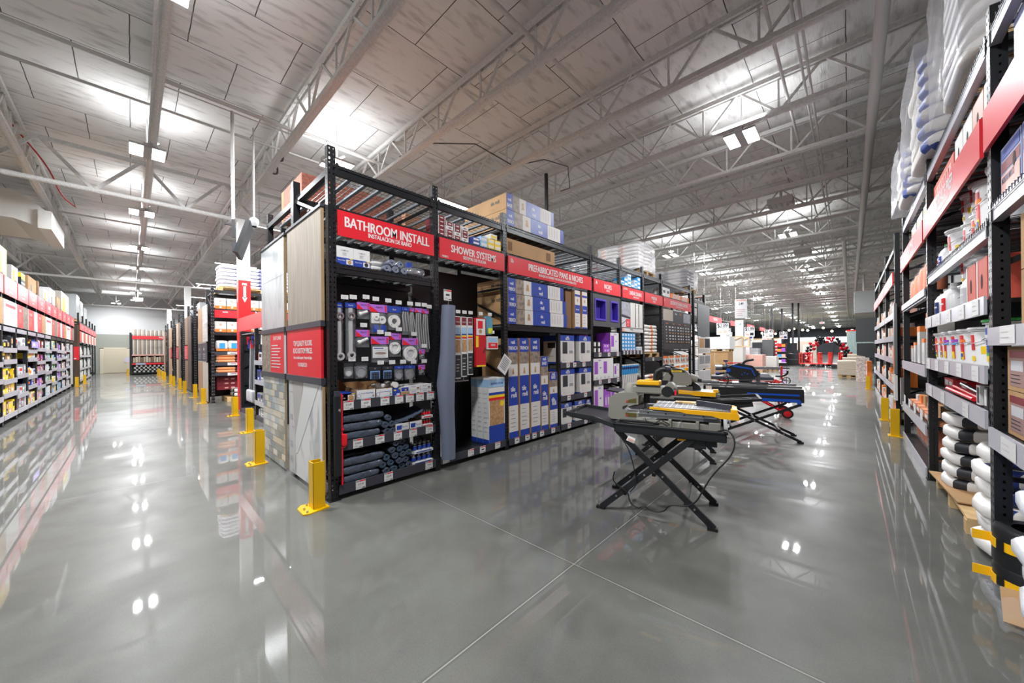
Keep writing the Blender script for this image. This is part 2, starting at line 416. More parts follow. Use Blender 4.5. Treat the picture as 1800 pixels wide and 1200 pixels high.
# columns
mb = MB(); mb.box((-.12, -.12, 0), (.12, .12, 5.15), M('column_white', '#dededc', .5)); 
for i, (x, y) in enumerate([(-12.1, 2.12), (-26.3, 2.12), (-40.5, 2.12)]):
    nm = ['square white column with red lower part behind the red headed endcap', 'second white column standing above the dark sample boards', 'farthest white column near the back wall'][i]
    t = thing('column', nm, 'column', (x, y, 0))
    MB().box((-.13, -.13, 3.5 if i == 0 else 2.9), (.13, .13, 5.15), M('column_white', '#dededc', .5)).build('shaft', t, local=True)
    MB().box((-.135, -.135, 0), (.135, .135, 3.5 if i == 0 else 2.9), M('column_red', '#d4141c', .4)).build('red_wrap', t, local=True)
    if i == 0:
        a = MB()
        # the sign with the arrow faces the main aisle
        def mk(dx, dy, u, n):
            a.text('FIRE', .075, (dx, dy, 3.37), u, (0,0,1), WHT, bold=.03)
            q = Vector(u)
            def pp(s_, z): return (dx+q.x*s_, dy+q.y*s_, z)
            a.quad([pp(-.03, 3.34), pp(.03, 3.34), pp(.03, 3.02), pp(-.03, 3.02)], WHT)
            a.quad([pp(-.06, 3.04), pp(.06, 3.04), pp(0, 2.9)], WHT)
        mk(.137, 0, (0,1,0), 0); mk(0, -.137, (1,0,0), 0)
        a.build('arrow_sign', t, local=True)
# pipes and conduits below the deck
def pipe(x, y0, y1, z, r, lab, m=WSTEEL, name='pipe', xx=None):
    mb = MB().tube([(x, y0+(y1-y0)*i/40, z) for i in range(41)], r, m, 10); return mb.build(name, None, lab, 'pipe')
pipe(-3.2, -10, 70, 5.88, .03, 'thin white sprinkler pipe running straight above the saw displays')
pipe(-7.9, -10, 70, 5.88, .03, 'thin white sprinkler pipe running over the bathroom rack')
pipe(-9.0, -10, 10, 5.95, .022, 'thin pipe crossing above the left aisle beside the sprinkler pipe')
pipe(-.75, 3, 70, 5.85, .022, 'single thin conduit left of the thick white pipes', name='conduit')
pipe(-.50, 3, 70, 5.80, .018, 'left conduit of the close pair above the right aisle', name='conduit')
pipe(-.43, 3, 70, 5.80, .018, 'right conduit of the close pair above the right aisle', name='conduit')
pipe(-.13, 18, 68, 5.5, .07, 'thick white pipe, left of the two above the right aisle')
pipe(.31, 4, 68, 5.5, .07, 'thick white pipe, right of the two above the right aisle')
pipe(-17.5, -12, 12, 5.9, .03, 'white sprinkler pipe across the left aisle beyond the screen')
pipe(-22.5, -12, 12, 5.9, .03, 'white sprinkler pipe across the far half of the left aisle')
mb = MB().lathe([(0, -.05), (.045, -.045), (.055, -.01), (.045, .02), (0, .03)], WHT, c=(-3.2, 7.7, 5.52), n=14)
mb.build('smoke_detector', None, 'round white detector on the joist right of the ceiling centre', 'detector')
mb = MB().tube([(-7.0, 3.97, 5.7), (-6.4, 4.2, 5.85), (-5.6, 4.9, 5.8), (-5.4, 5.78, 5.62)], .013, M('cable_grey', '#55524f', .6), 6)
mb.build('cable', None, 'dark slack cable between the first two joists above the rack', 'cable')
mb = MB().tube([(-5.3, 5.85, 5.6), (-4.9, 6.3, 5.75), (-4.75, 7.0, 5.8), (-5.1, 7.6, 5.6), (-5.1, 7.2, 5.4)], .011, MATS['cable_grey'], 6)
mb.build('cable', None, 'dark slack cable leading to the black pole above the rack', 'cable')

# lamps ----------------------------------------------------------
GLOW = M('lamp_glow', '#fffcf8', .5, emit=7)
HOUS = M('lamp_housing', '#b8b8b8', .5)
ZL = 5.47
def highbay(ax, label, group='twin panel high-bay lamps'):
    t = thing('high_bay_lamp', label, 'ceiling lamp', (0, 0, 0), 0, group)
    def bx(a, b, c, d, z0, z1, m, mb): mb.box((a, b, z0) if ax == 'y' else (b, a, z0), (c, d, z1) if ax == 'y' else (d, c, z1), m)
    h = MB(); bx(-.06, -.3, .06, .3, -.02, .07, HOUS, h); bx(-.25, -.27, -.05, .27, .0, .04, HOUS, h); bx(.05, -.27, .25, .27, .0, .04, HOUS, h)
    h.tube([(0, 0, .07), (0, 0, 6.32-ZL)], .012, HOUS, 6); h.build('housing', t, local=True)
    for s_ in (-1, 1):
        p = MB(); bx(s_*.15-.095, -.26, s_*.15+.095, .26, -.012, -.002, GLOW, p); p.build('diffuser', t, local=True)
    cb = MB().tube([(0, 0, .07), (.05, .02, .14), (.1, .1, .2), (0, .16, .24), (-.1, .08, .2), (-.06, -.02, .12)], .012, WSTEEL, 6); cb.build('cable_coil', t, local=True)
    return t
def light_up(t, x, y, z, ax, k=1):
    for s_ in (-.15, .15):
        if ax == 'y': lamp('lamp_light', (s_, 0, -.02), .10, .46, LAMP_W*k/2, t)
        else: lamp('lamp_light', (0, s_, -.02), .46, .10, LAMP_W*k/2, t)
    lamp('lamp_light', (0, 0, .1), .8, .8, UP_FILL_W*k, t, up=True)  # added upward fill, wider than the fixture and unseen from below, brightens the deck
ZL = 5.47
LY = highbay('y', 'bright twin panel lamp, the large one above the right aisle')
LY.location = (-1.45, 7.9, ZL); light_up(LY, 0, 0, 0, 'y')
LX = highbay('x', 'bright twin panel lamp, nearest one above the left aisle')
LX.location = (-9.97, .24, ZL); light_up(LX, 0, 0, 0, 'x')
ll = [(-14.4, .22), (-19.2, .22), (-23.8, .22), (-28.7, .22), (-33.4, .22), (-38.0, .22), (-41.3, -.8)]
for i, (x, y) in enumerate(ll): dup(LX, (x, y, ZL), label='twin panel lamp in the row above the left aisle, %s beyond the nearest' % NTH[i])
for i, y in enumerate([15.8, 23.6, 31, 35, 43, 47.5, 55, 63, 72, 82, 92]): dup(LY, (-1.55, y, ZL), label='twin panel lamp in the right-hand row above the right aisle, %s behind the large one' % NTH[i])
ys = [15.7, 20.8, 25.5, 30.2, 35.2, 40.5, 45.4, 50.4, 55.5, 61, 67, 74, 82, 90, 98]
for i, y in enumerate(ys): dup(LY, (-5.5, y, ZL), label='twin panel lamp in the middle row over the rack tops, %s from the front' % NTH[i])
for i, y in enumerate([20, 25, 30, 35, 40.1, 45.5, 50.5, 56, 62]): dup(LY, (-9.8, y, ZL), label='twin panel lamp in the left-hand row beyond the sacks, %s from the front' % NTH[i])
# lamps that stand behind or above the viewer in the same rows
dup(LX, (-5.2, .22, ZL), label='twin panel lamp of the left aisle row, out of view above the crossing')
dup(LY, (-1.5, .22, ZL), label='twin panel lamp above the crossing of the two aisles')
dup(LY, (-1.5, -7.5, ZL), label='twin panel lamp behind the viewer')
for x in (-10, -18, -26): dup(LX, (x, -5.2, ZL), label='twin panel lamp behind the left hand racks at %d metres' % -x)
dup(LY, (-7.85, 3.0, ZL), label='twin panel lamp shining behind the tallest rack post')
px_ = MB().tube([(-7.62, .3, 5.63), (-7.62, 2.14, 5.63)], .012, WSTEEL, 6).tube([(-7.5, .3, 5.63), (-7.5, 2.14, 5.63)], .012, WSTEEL, 6).build('conduit', None, 'short white strut between two joists carrying the screen pole', 'conduit')
STRIP = thing('strip_lamp', 'long strip lamp over the side aisle just behind the bathroom rack', 'strip lamp', (-7.6, 6.0, 5.4), 0, 'strip lamps')
MB().box((-.07, -.75, 0), (.07, .75, .06), HOUS).tube([(0, -.5, .06), (0, -.5, .92)], .008, HOUS, 5).tube([(0, .5, .06), (0, .5, .92)], .008, HOUS, 5).build('housing', STRIP, local=True)
MB().box((-.06, -.73, -.015), (.06, .73, -.002), GLOW).build('diffuser', STRIP, local=True)
lamp('lamp_light', (0, 0, -.03), .12, 1.4, LAMP_W*.6, STRIP)
for i, x in enumerate([-13.1, -19.7, -26.3, -32.8, -39.1]): dup(STRIP, (x, 3.2, 5.4), label='long strip lamp over the side aisles beyond the bathroom rack, %s one back' % NTH[i])
for i, x in enumerate([-7.6, -13.1, -19.7, -26.3]): dup(STRIP, (x, 9, 5.4), label='long strip lamp deeper in the side aisles, %s from the bathroom rack' % NTH[i])
# ================================================================ racking
class Frame:
    """s runs along the face, d goes into the rack, z up; flip=True when the viewer's right is -s"""
    def __init__(f, o, S, D, flip, sd): f.o = Vector(o); f.S = Vector(S); f.D = Vector(D); f.flip = flip; f.sd = sd
    def P(f, s, d, z): return f.o+f.S*s+f.D*d+Vector((0,0,z))
    def box(f, s0, s1, d0, d1, z0, z1):
        a = f.P(s0, d0, z0); b = f.P(s1, d1, z1)
        return (tuple(min(a[i], b[i]) for i in range(3)), tuple(max(a[i], b[i]) for i in range(3)))
    @property
    def R(f): return -f.S if f.flip else f.S
    @property
    def back(f): return {'x+': 'x-', 'x-': 'x+', 'y+': 'y-', 'y-': 'y+'}[f.sd]
def post_mesh(mb, P, s, d, z0, z1, w=.078, dep=.07, holes=True, pitch=.0508):
    """perforated channel post, front face at depth d"""
    if not holes:
        a = P(s-w/2, d, z0); b = P(s+w/2, d+dep, z1); mb.box(a, b, BLK)
        n = int((z1-z0)/.1)
        for i in range(n):
            z = z0+.1*(i+.5)
            for q in (-.02, .02): mb.quad([P(s+q-.006, d-.002, z), P(s+q+.006, d-.002, z), P(s+q+.006, d-.002, z+.02), P(s+q-.006, d-.002, z+.02)], GREYR)
        return
    def plate(fn, a0, a1, cols, hw=.006, hh=.02):
        xs = [a0]
        for c in cols: xs += [c-hw, c+hw]
        xs.append(a1)
        for i in range(0, len(xs)-1, 2): mb.quad([fn(xs[i], z0), fn(xs[i+1], z0), fn(xs[i+1], z1), fn(xs[i], z1)], BLK)
        n = int((z1-z0-.04)/pitch)
        for i in range(1, len(xs)-2, 2):
            z = z0
            for k in range(n+1):
                top = z1-.02-pitch*(n-k) if k <= n else z1
                zt = z1-.03-(n-k)*pitch-hh/2
                mb.quad([fn(xs[i], z), fn(xs[i+1], z), fn(xs[i+1], zt), fn(xs[i], zt)], BLK); z = zt+hh
            mb.quad([fn(xs[i], z), fn(xs[i+1], z), fn(xs[i+1], z1), fn(xs[i], z1)], BLK)
    plate(lambda a, z: P(s+a, d, z), -w/2, w/2, [-.02, .02])
    for q in (-w/2, w/2): plate(lambda a, z, q=q: P(s+q, d+a, z), 0, dep, [dep*.55], .005, .016)
    for q in (-w/2, w/2-.012): mb.quad([P(s+q, d+dep, z0), P(s+q+.012, d+dep, z0), P(s+q+.012, d+dep, z1), P(s+q, d+dep, z1)], BLK)
def upright(fr, s, top, depth, parent, holes=True, base=True):
    mb = MB(); P = fr.P
    post_mesh(mb, P, s, 0, 0, top, holes=holes); 
    mb.box(P(s-.039, depth-.07, 0), P(s+.039, depth, top), BLK)
    if base: mb.box(P(s-.06, -.02, 0), P(s+.06, .1, .008), BLK)
    z = .25
    while z < top-.2:
        mb.bar(P(s, .07, z), P(s, depth-.07, z+(.45 if z+.5 < top else 0)), .035, .035, BLK); mb.bar(P(s, .07, z+.45 if z+.5 < top else z), P(s, depth-.07, z+.45 if z+.5 < top else z), .03, .03, BLK); z += .9
    return mb.build('upright', parent)
def wire_deck(fr, s0, s1, z, depth, parent, fine=True):
    mb = MB(); P = fr.P; w = .004
    st = .05 if fine else .1
    n = int((s1-s0-.06)/st)
    for i in range(n+1):
        s = s0+.03+i*st; a = P(s-w/2, -.004, z); b = P(s+w/2, depth-.04, z+w); mb.box(a, b, WIRE)
        mb.box(P(s-w/2, -.008, z-.035), P(s+w/2, -.004, z+w), WIRE)
    k = int(depth/.1)
    for j in range(k): d = .03+j*.1; mb.box(P(s0+.01, d, z-w), P(s1-.01, d+w, z), WIRE)
    mb.box(P(s0+.01, -.009, z-.036), P(s1-.01, -.005, z-.031), WIRE)
    m = max(2, int((s1-s0)/.17))
    for j in range(m): s = s0+(s1-s0)*(j+.5)/m; mb.box(P(s-.02, .04, z-.028), P(s+.02, depth-.06, z-w), GALV)
    return mb.build('wire_deck', parent)
def beam(fr, s0, s1, z, depth, parent, h=.09, mat=None, both=True):
    """front (and rear) beam whose top edge is at z"""
    mb = MB(); P = fr.P; m = mat or BLK; s0 += .039; s1 -= .039
    mb.box(P(s0, 0.0, z-h), P(s1, .045, z), m); mb.box(P(s0, -.002, z-h), P(s0+.03, -.007, z+.02), BLK); mb.box(P(s1-.03, -.002, z-h), P(s1, -.007, z+.02), BLK)
    if both: r = MB(); r.box(P(s0, depth-.045, z-h), P(s1, depth, z), BLK); r.build('beam', parent)
    return mb.build('beam', parent)
def price_tag(fr, s, z, w, h, parent, price=None, tilt=0, plain=False, d=-.024):
    b = fr.box(s-w/2, s+w/2, d, d+.002, z, z+h)
    mb = MB(); mb.box(b[0], b[1], WHT)
    if plain: it = lines(2, .1, .9, .2, .8, LGREY, .2)
    else:
        it = [('r', .35, .84, .98, .97, REDD), ('r', .02, .84, .33, .97, MID)]+lines(2, .08, .6, .1, .3, MID)+[('r', .62, .08, .94, .16, DARK)]
        if price: it.append(('t', price, .5, .46, h*.26, DARK, .7))
        else: it.append(('r', .25, .45, .75, .6, DARK))
    deco(mb, b, fr.sd, it)
    return mb.build('price_tag', parent)
def rail(fr, s0, s1, ztop, parent, h=.10, mat=None, tags=(), depth=.6, tw=.105, th=None):
    """shelf with a sloped price rail along its front edge; its goods stand at ztop - .02"""
    mb = MB(); P = fr.P; m = mat or CHAR; s0 += .039; s1 -= .039
    mb.box(P(s0, -.02, ztop-h), P(s1, -.006, ztop), m); mb.box(P(s0, -.006, ztop-.05), P(s1, depth, ztop-.0225), BLK)
    o = mb.build('shelf', parent)
    th = th or h*.95
    for t in tags:
        s, pr = t if isinstance(t, tuple) else (t, None)
        price_tag(fr, s, ztop-h+.004, tw, th, o, pr)
    return o
def header(fr, s0, s1, z0, z1, parent, big, small, size, ssize, corner=None, shift=0, mat=None, d=-.03):
    s0 += .045; s1 -= .045
    b = fr.box(s0, s1, d, d+.018, z0, z1); mb = MB(); mb.box(b[0], b[1], mat or RED)
    o = mb.build('header_sign', parent)
    if big:
        t = MB(); it = [('t', big, .5+shift, .40, size, WHT, .93-abs(shift)*1.6), ('t', small, .5+shift*1.2, .17, ssize, WHT, .8-abs(shift))]
        if corner: it += corner
        deco(t, b, fr.sd, it); t.build('lettering', o)
    return o

# ---------------------------------------------------------------- the bathroom rack (middle of the picture)
XA = -3.86
A = Frame((XA, 0, 0), (0, 1, 0), (-1, 0, 0), False, 'x+')
rk = thing('storage_rack', 'long black storage rack with red headers from bathroom install to decorative drains', 'storage rack', (XA, 1.42, 0))
UA = [1.42, 2.685, 3.96, 6.50, 7.78, 9.045, 10.32, 12.82]
DEP = 1.2
for i, s in enumerate(UA): upright(A, s, 3.65, DEP, rk, holes=i < 5)
for i in range(7):
    s0, s1 = UA[i], UA[i+1]
    beam(A, s0, s1, 3.47, DEP, rk, .10); wire_deck(A, s0, s1, 3.475, DEP, rk, i < 3)
    beam(A, s0, s1, 3.03, DEP, rk, .07); wire_deck(A, s0, s1, 3.035, DEP, rk, i < 3)
CA = lambda t, v=.82: [('t', t, .03, v, .05, WHT, .3, 'L')]
hd = [(0, 'BATHROOM INSTALL', 'INSTALACION DE BAÑO', .135, .06, None, 0),
      (1, 'SHOWER SYSTEMS', 'SISTEMAS DE DUCHA', .125, .055, [('t', 'MARK E', .03, .06, .035, WHT, .2, 'L')], 0),
      (2, 'PREFABRICATED PANS & NICHES', 'BANDEJAS DE DRENAJE Y NICHOS DE DUCHA PREFABRICADOS', .14, .05, [('t', 'tile', .02, .74, .05, WHT, .1, 'L'), ('t', 'redi', .02, .62, .05, WHT, .1, 'L')], .03),
      (3, 'NICHES', 'NICHOS', .12, .05, [('p', [(.06, .68), (.12, .68), (.09, .92)], WHT), ('r', .05, .62, .13, .65, WHT)], 0),
      (4, 'LINEAR DRAINS', 'DRENAJES LINEALES', .12, .045, [('d', .07, .8, .03, WHT), ('d', .07, .8, .018, RED), ('t', 'Schluter', .11, .76, .05, WHT, .2, 'L')], .1),
      (5, 'MORTAR', 'MORTERO', .11, .045, None, 0),
      (6, 'DECORATIVE DRAINS & SHELVES', 'DRENAJES DECORATIVOS Y ESTANTES', .13, .045, [('t', 'tile', .015, .72, .05, WHT, .1, 'L'), ('t', 'redi', .015, .6, .05, WHT, .1, 'L')], .03)]
for i, b, s_, z1, z2, c, sh in hd: header(A, UA[i], UA[i+1], 2.735, 3.0, rk, b, s_, z1, z2, c, sh)
# cross beams of the end frame seen at the top of the end, and the rear half of the rack
for x in (-5.2, -6.4):
    mb = MB(); post_mesh(mb, Frame((0,1.42,0),(1,0,0),(0,1,0),False,'y-').P, x, 0, 0, 3.62, holes=True); mb.build('upright', rk)
for a, b in (((-5.1, 1.42, 3.40), (XA-.05, 1.47, 3.47)), ((-6.36, 1.42, 3.40), (-5.25, 1.47, 3.47)), ((-6.44, 1.6, 3.38), (-6.38, 12.8, 3.46)), ((-5.2, 1.6, 3.38), (-5.12, 12.8, 3.46))): MB().box(a, b, BLK).build('beam', rk)
B2 = Frame((-5.2, 0, 0), (0,1,0), (-1,0,0), False, 'x+')
for s0, s1 in ((1.5, 3.96), (3.96, 6.5), (6.5, 9.05), (9.05, 12.8)): wire_deck(B2, s0, s1, 3.475, 1.2, rk, False); 
# perforated back panels
mb = MB(); 
for i, (a, b, z0, z1, d) in enumerate([(UA[0], UA[1], .15, 2.42, .62), (UA[1], UA[2], .1, 2.72, .62), (UA[2], UA[3], .1, 2.9, 1.15), (UA[3], UA[4], .1, 2.9, .9), (UA[4], UA[5], .1, 2.9, .9), (UA[5], UA[6], .1, 2.9, 1.15), (UA[6], UA[7], .1, 2.9, .62)]):
    mb = MB(); mb.box(A.P(a+.03, d, z0), A.P(b-.03, d+.015, z1), BLKP)
    if i < 2:
        y = a+.08
        while y < b-.06:
            z = z1-.06
            while z > 1.05: mb.quad([A.P(y, d-.001, z), A.P(y+.008, d-.001, z), A.P(y+.008, d-.001, z+.008), A.P(y, d-.001, z+.008)], RUB); z -= .05
            y += .05
    mb.build('pegboard', rk)
# bay 1 shelves
beam(A, UA[0], UA[1], 2.44, .6, rk, .09); wire_deck(A, UA[0], UA[1], 2.445, .62, rk)
rail(A, UA[0], UA[1], 1.02, rk, tags=[(1.56, '$ 16.99'), (1.745, '$ 5.09'), (1.965, '$ 8.99'), (2.14, '$ 5.79'), (2.28, '$ 1.29'), (2.42, '$ 1.89'), (2.57, '$ 1.99')])
rail(A, UA[0], UA[1], .60, rk, tags=[(1.655, '$ 34.49'), (1.90, '$ 28.99'), (2.12, '$ 5.49'), (2.32, '$ 5.49'), (2.55, '$ 6.99')])
rail(A, UA[0], UA[1], .155, rk, tags=[(1.68, '$ 31.49'), (2.0, '$ 65.09'), (2.54, '$ 7.99')])
# bay 2
rail(A, UA[1], UA[2], .165, rk, tags=[(2.80, '$ 98.29'), (3.22, '$ 119.00'), (3.44, None), (3.74, '$ 89.99')])
# bay 3
beam(A, UA[2], UA[3], 1.93, 1.1, rk, .09); wire_deck(A, UA[2], UA[3], 1.935, 1.1, rk)
for q in (0, 1.04): MB().box(A.P(5.33, q, 0), A.P(5.385, q+.06, 1.83), BLK).build('divider_post', rk)
rail(A, 3.96, 5.37, .155, rk, tags=[4.17, 4.42, 4.6, 4.8, 5.12], depth=1.05)
for z in (1.29, .68, .155): rail(A, 5.33, 6.50, z, rk, tags=[5.6, 5.82, 6.15] if z > 1 else [5.62, 6.2], depth=.9)
# bay 4, 5, 6, 7
for z in (1.47, .89, .12): rail(A, UA[3], UA[4], z, rk, tags=[6.78, 7.17, 7.58], depth=.8)
rail(A, UA[4], UA[5], 1.50, rk, tags=[7.9, 8.07, 8.25, 8.45, 8.65, 8.85], depth=.8, tw=.07); rail(A, UA[4], UA[5], .12, rk, depth=.8)
rail(A, UA[5], UA[6], 1.31, rk, tags=[9.6], depth=1.1); rail(A, UA[5], UA[6], .12, rk, depth=1.1)
beam(A, UA[6], UA[7], 1.5, .6, rk, .05)
rail(A, UA[6], UA[7], .12, rk, depth=.6)
for s, d in ((1.75, 0),): pass
# ================================================================ end panels of the bathroom rack
def endpanel(name, label, x0, x1, z0, z1, mat, extra=None, y=1.35, th=.02, cat='sample board', edge=None):
    mb = MB(); mb.box((x0, y, z0), (x1, y+th, z1), mat)
    if edge: mb.box((x1-.002, y-.0, z0), (x1+.012, y+th+.01, z1), edge)
    if extra: deco(mb, ((x0, y, z0), (x1, y+th, z1)), 'y-', extra)
    return mb.build(name, None, label, cat)
def stripes_mat(name, c1, c2, scale=(40, 40, 1.2), rough=.6):
    m = bpy.data.materials.new(name); m.use_nodes = True; nt = m.node_tree; b = nt.nodes['Principled BSDF']; L = nt.links.new; N = nt.nodes.new
    g = N('ShaderNodeTexCoord'); mp = N('ShaderNodeMapping'); L(g.outputs['Object'], mp.inputs[0]); mp.inputs['Scale'].default_value = scale
    n = N('ShaderNodeTexNoise'); n.inputs['Scale'].default_value = 1; n.inputs['Detail'].default_value = 5; L(mp.outputs[0], n.inputs['Vector'])
    r = N('ShaderNodeMapRange'); r.inputs[1].default_value = .35; r.inputs[2].default_value = .65; L(n.outputs['Fac'], r.inputs[0])
    x = N('ShaderNodeMix'); x.data_type = 'RGBA'; L(r.outputs[0], x.inputs['Factor']); x.inputs['A'].default_value = rgb(c1); x.inputs['B'].default_value = rgb(c2)
    L(x.outputs['Result'], b.inputs['Base Color']); b.inputs['Roughness'].default_value = rough
    bp = N('ShaderNodeBump'); bp.inputs['Strength'].default_value = .3; bp.inputs['Distance'].default_value = .01; L(n.outputs['Fac'], bp.inputs['Height']); L(bp.outputs[0], b.inputs['Normal'])
    return m
def veined(name, c1, c2, rot=.9, sc=2.2, rough=.3, lo=.5, hi=.62):
    m = bpy.data.materials.new(name); m.use_nodes = True; nt = m.node_tree; b = nt.nodes['Principled BSDF']; L = nt.links.new; N = nt.nodes.new
    g = N('ShaderNodeTexCoord'); mp = N('ShaderNodeMapping'); L(g.outputs['Object'], mp.inputs[0]); mp.inputs['Scale'].default_value = (1, 1, .35); mp.inputs['Rotation'].default_value = (0, rot, 0)
    n = N('ShaderNodeTexNoise'); n.inputs['Scale'].default_value = sc*2; n.inputs['Detail'].default_value = 7; n.inputs['Distortion'].default_value = .8; L(mp.outputs[0], n.inputs['Vector'])
    r = N('ShaderNodeMapRange'); r.inputs[1].default_value = lo; r.inputs[2].default_value = hi; L(n.outputs['Fac'], r.inputs[0])
    x = N('ShaderNodeMix'); x.data_type = 'RGBA'; L(r.outputs[0], x.inputs['Factor']); x.inputs['A'].default_value = rgb(c1); x.inputs['B'].default_value = rgb(c2)
    L(x.outputs['Result'], b.inputs['Base Color']); b.inputs['Roughness'].default_value = rough; return m
OAK = stripes_mat('ribbed_taupe_board', '#857a6e', '#a3978a', (90, 90, 2.5))
MARB = veined('white_marble', '#cdcdcc', '#a3a6a9')
MARBG = veined('grey_marble', '#b0b3b5', '#989ca0')
def wood(name, a, b, vert=True): return stripes_mat(name, a, b, (14, 14, .8) if vert else (.8, .8, 14), .5)
# upper right striped board, red sign, marble board
endpanel('sample_board', 'tall taupe vertically ribbed sample board above the red floors sign', -5.14, -3.985, 1.86, 3.04, OAK, edge=M('board_edge', '#a58a67', .7))
for x0, x1 in ((-5.17, -3.96), (-6.47, -5.25)):
    for z0, z1, y0 in ((3.04, 3.07, 1.34), (1.80, 1.86, 1.335), (1.19, 1.26, 1.335)): MB().box((x0, y0, z0), (x1, 1.378, z1), CHAR).build('sign_rail', rk)
b = ((-5.16, 1.345, 1.26), (-3.985, 1.37, 1.80)); mb = MB().box(b[0], b[1], RED)
deco(mb, b, 'y-', [('t', 'TOP QUALITY FLOORS.', .5, .64, .078, WHT, .7), ('t', 'ROCK BOTTOM PRICES.', .5, .48, .078, WHT, .7), ('t', 'Pisos de calidad superior. Precios más bajos.', .5, .36, .045, WHT, .66), ('t', 'FLOOR&DECOR', .5, .2, .055, WHT, .33)])
mb.build('wall_sign', None, 'red sign reading top quality floors, rock bottom prices, on the rack end', 'sign')
b = ((-5.12, 1.35, .06), (-4.0, 1.372, 1.19)); mb = MB().box(b[0], b[1], MARB)
zig = [(.22, .98)]
for k in range(40): zig += [(.05+.46*0+.30+(.22-.0)*(1-k/40)*0, 0)] if False else []
deco(mb, b, 'y-', [('p', [(0, 0), (.21, 0), (.21, .4), (.12, 1), (0, 1)], M('thinset', '#b5b2b0', .7)), ('p', [(.12, 1), (.5, 1), (.26, .42), (.21, .4)], M('mortar_bed', '#a49e9a', .8)), ('p', [(.52, 1), (.95, 1), (.30, .25), (.22, .22), (.22, .4)], M('backer', '#c6c6c4', .6))]
     + [('r', .04, v, .14, v+.006, MID) for v in (.97, .87, .62, .6, .58, .33, .3, .28, .17, .14, .12)] + [('d', u, v, .008, RUB) for u in (.13, .18) for v in (.97, .5, .03)])
mb.box((-3.985, 1.35, .05), (-3.965, 1.375, 1.17), M('board_edge', '#a58a67', .7))
mb.build('sample_board', None, 'white marble tile layer sample board under the red floors sign', 'sample board')
# second column of boards
endpanel('sample_board', 'pale grey marble sample board left of the taupe ribbed board', -6.45, -5.3, 1.86, 3.04, MARBG, [('r', .02, .58, .98, .583, MID)], edge=M('board_edge', '#a58a67', .7))
b = ((-6.42, 1.345, 1.26), (-5.3, 1.37, 1.80)); mb = MB().box(b[0], b[1], WHT)
deco(mb, b, 'y-', [('r', 0, 0, .42, 1, PHOTO), ('r', .42, 0, 1, 1, RED), ('t', 'START TO FINISH', .72, .82, .06, WHT, .5)]+lines(8, .47, .9, .1, .72, OFFW, .3))
mb.build('wall_sign', None, 'half photo half red sign headed start to finish, on the left end boards', 'sign')
mb = MB(); b = ((-6.4, 1.35, .03), (-5.3, 1.375, 1.19)); mb.box(b[0], b[1], M('grout', '#a8977f', .8))
TL = [M('tile_a', '#cfcac0', .25), M('tile_b', '#8e9798', .25), M('tile_c', '#a9b0ae', .25), M('tile_d', '#c6bca8', .25), M('tile_e', '#7f8b90', .25), M('tile_f', '#b6b2a6', .25)]
it = []; rnd = random.Random(3); nr = 13
for r_ in range(nr):
    for c_ in range(-1, 6):
        u0 = c_*.19+(r_ % 2)*.095; a0 = max(.005, u0); a1 = min(.995, u0+.183)
        if a1-a0 > .02: it.append(('r', a0, r_/nr+.003, a1, (r_+1)/nr-.003, rnd.choice(TL)))
for q in it: deco(mb, b, 'y-', [q])
mb.build('sample_board', None, 'sample board of grey, cream and blue glazed brick tiles', 'sample board')
# far end of the rack: grey panel and small boards
t = thing('storage_rack', 'black end rack with grey side panel at the far end of the bathroom rack', 'storage rack', (XA, 13.9, 0))
F2 = Frame((XA, 0, 0), (0,1,0), (-1,0,0), False, 'x+')
for s in (13.2, 14.45): upright(F2, s, 3.5, 1.2, t, holes=False)
beam(F2, 13.2, 14.45, 3.2, 1.2, t)
MB().box((XA+.0, 13.5, 1.95), (XA+.03, 14.9, 3.1), M('panel_grey', '#6f7275', .35)).build('side_panel', t)
for i, (z0, z1, m, lb) in enumerate([(1.35, 1.93, TANPH, 'tan framed small tile board on the far rack end, topmost of three'), (.8, 1.3, MID, 'grey small tile board on the far rack end, middle of three'), (.2, .75, LGREY, 'pale small tile board on the far rack end, lowest of three')]):
    b = ((XA+.02, 13.5, z0), (XA+.05, 14.9, z1)); mb = MB().box(b[0], b[1], OFFW); deco(mb, b, 'x+', [('r', .05, .35, .45, .92, m), ('r', .5, .35, .95, .92, DARK if i == 0 else m)]+lines(3, .05, .9, .05, .28, MID)); mb.build('sample_board', None, lb, 'sample board')

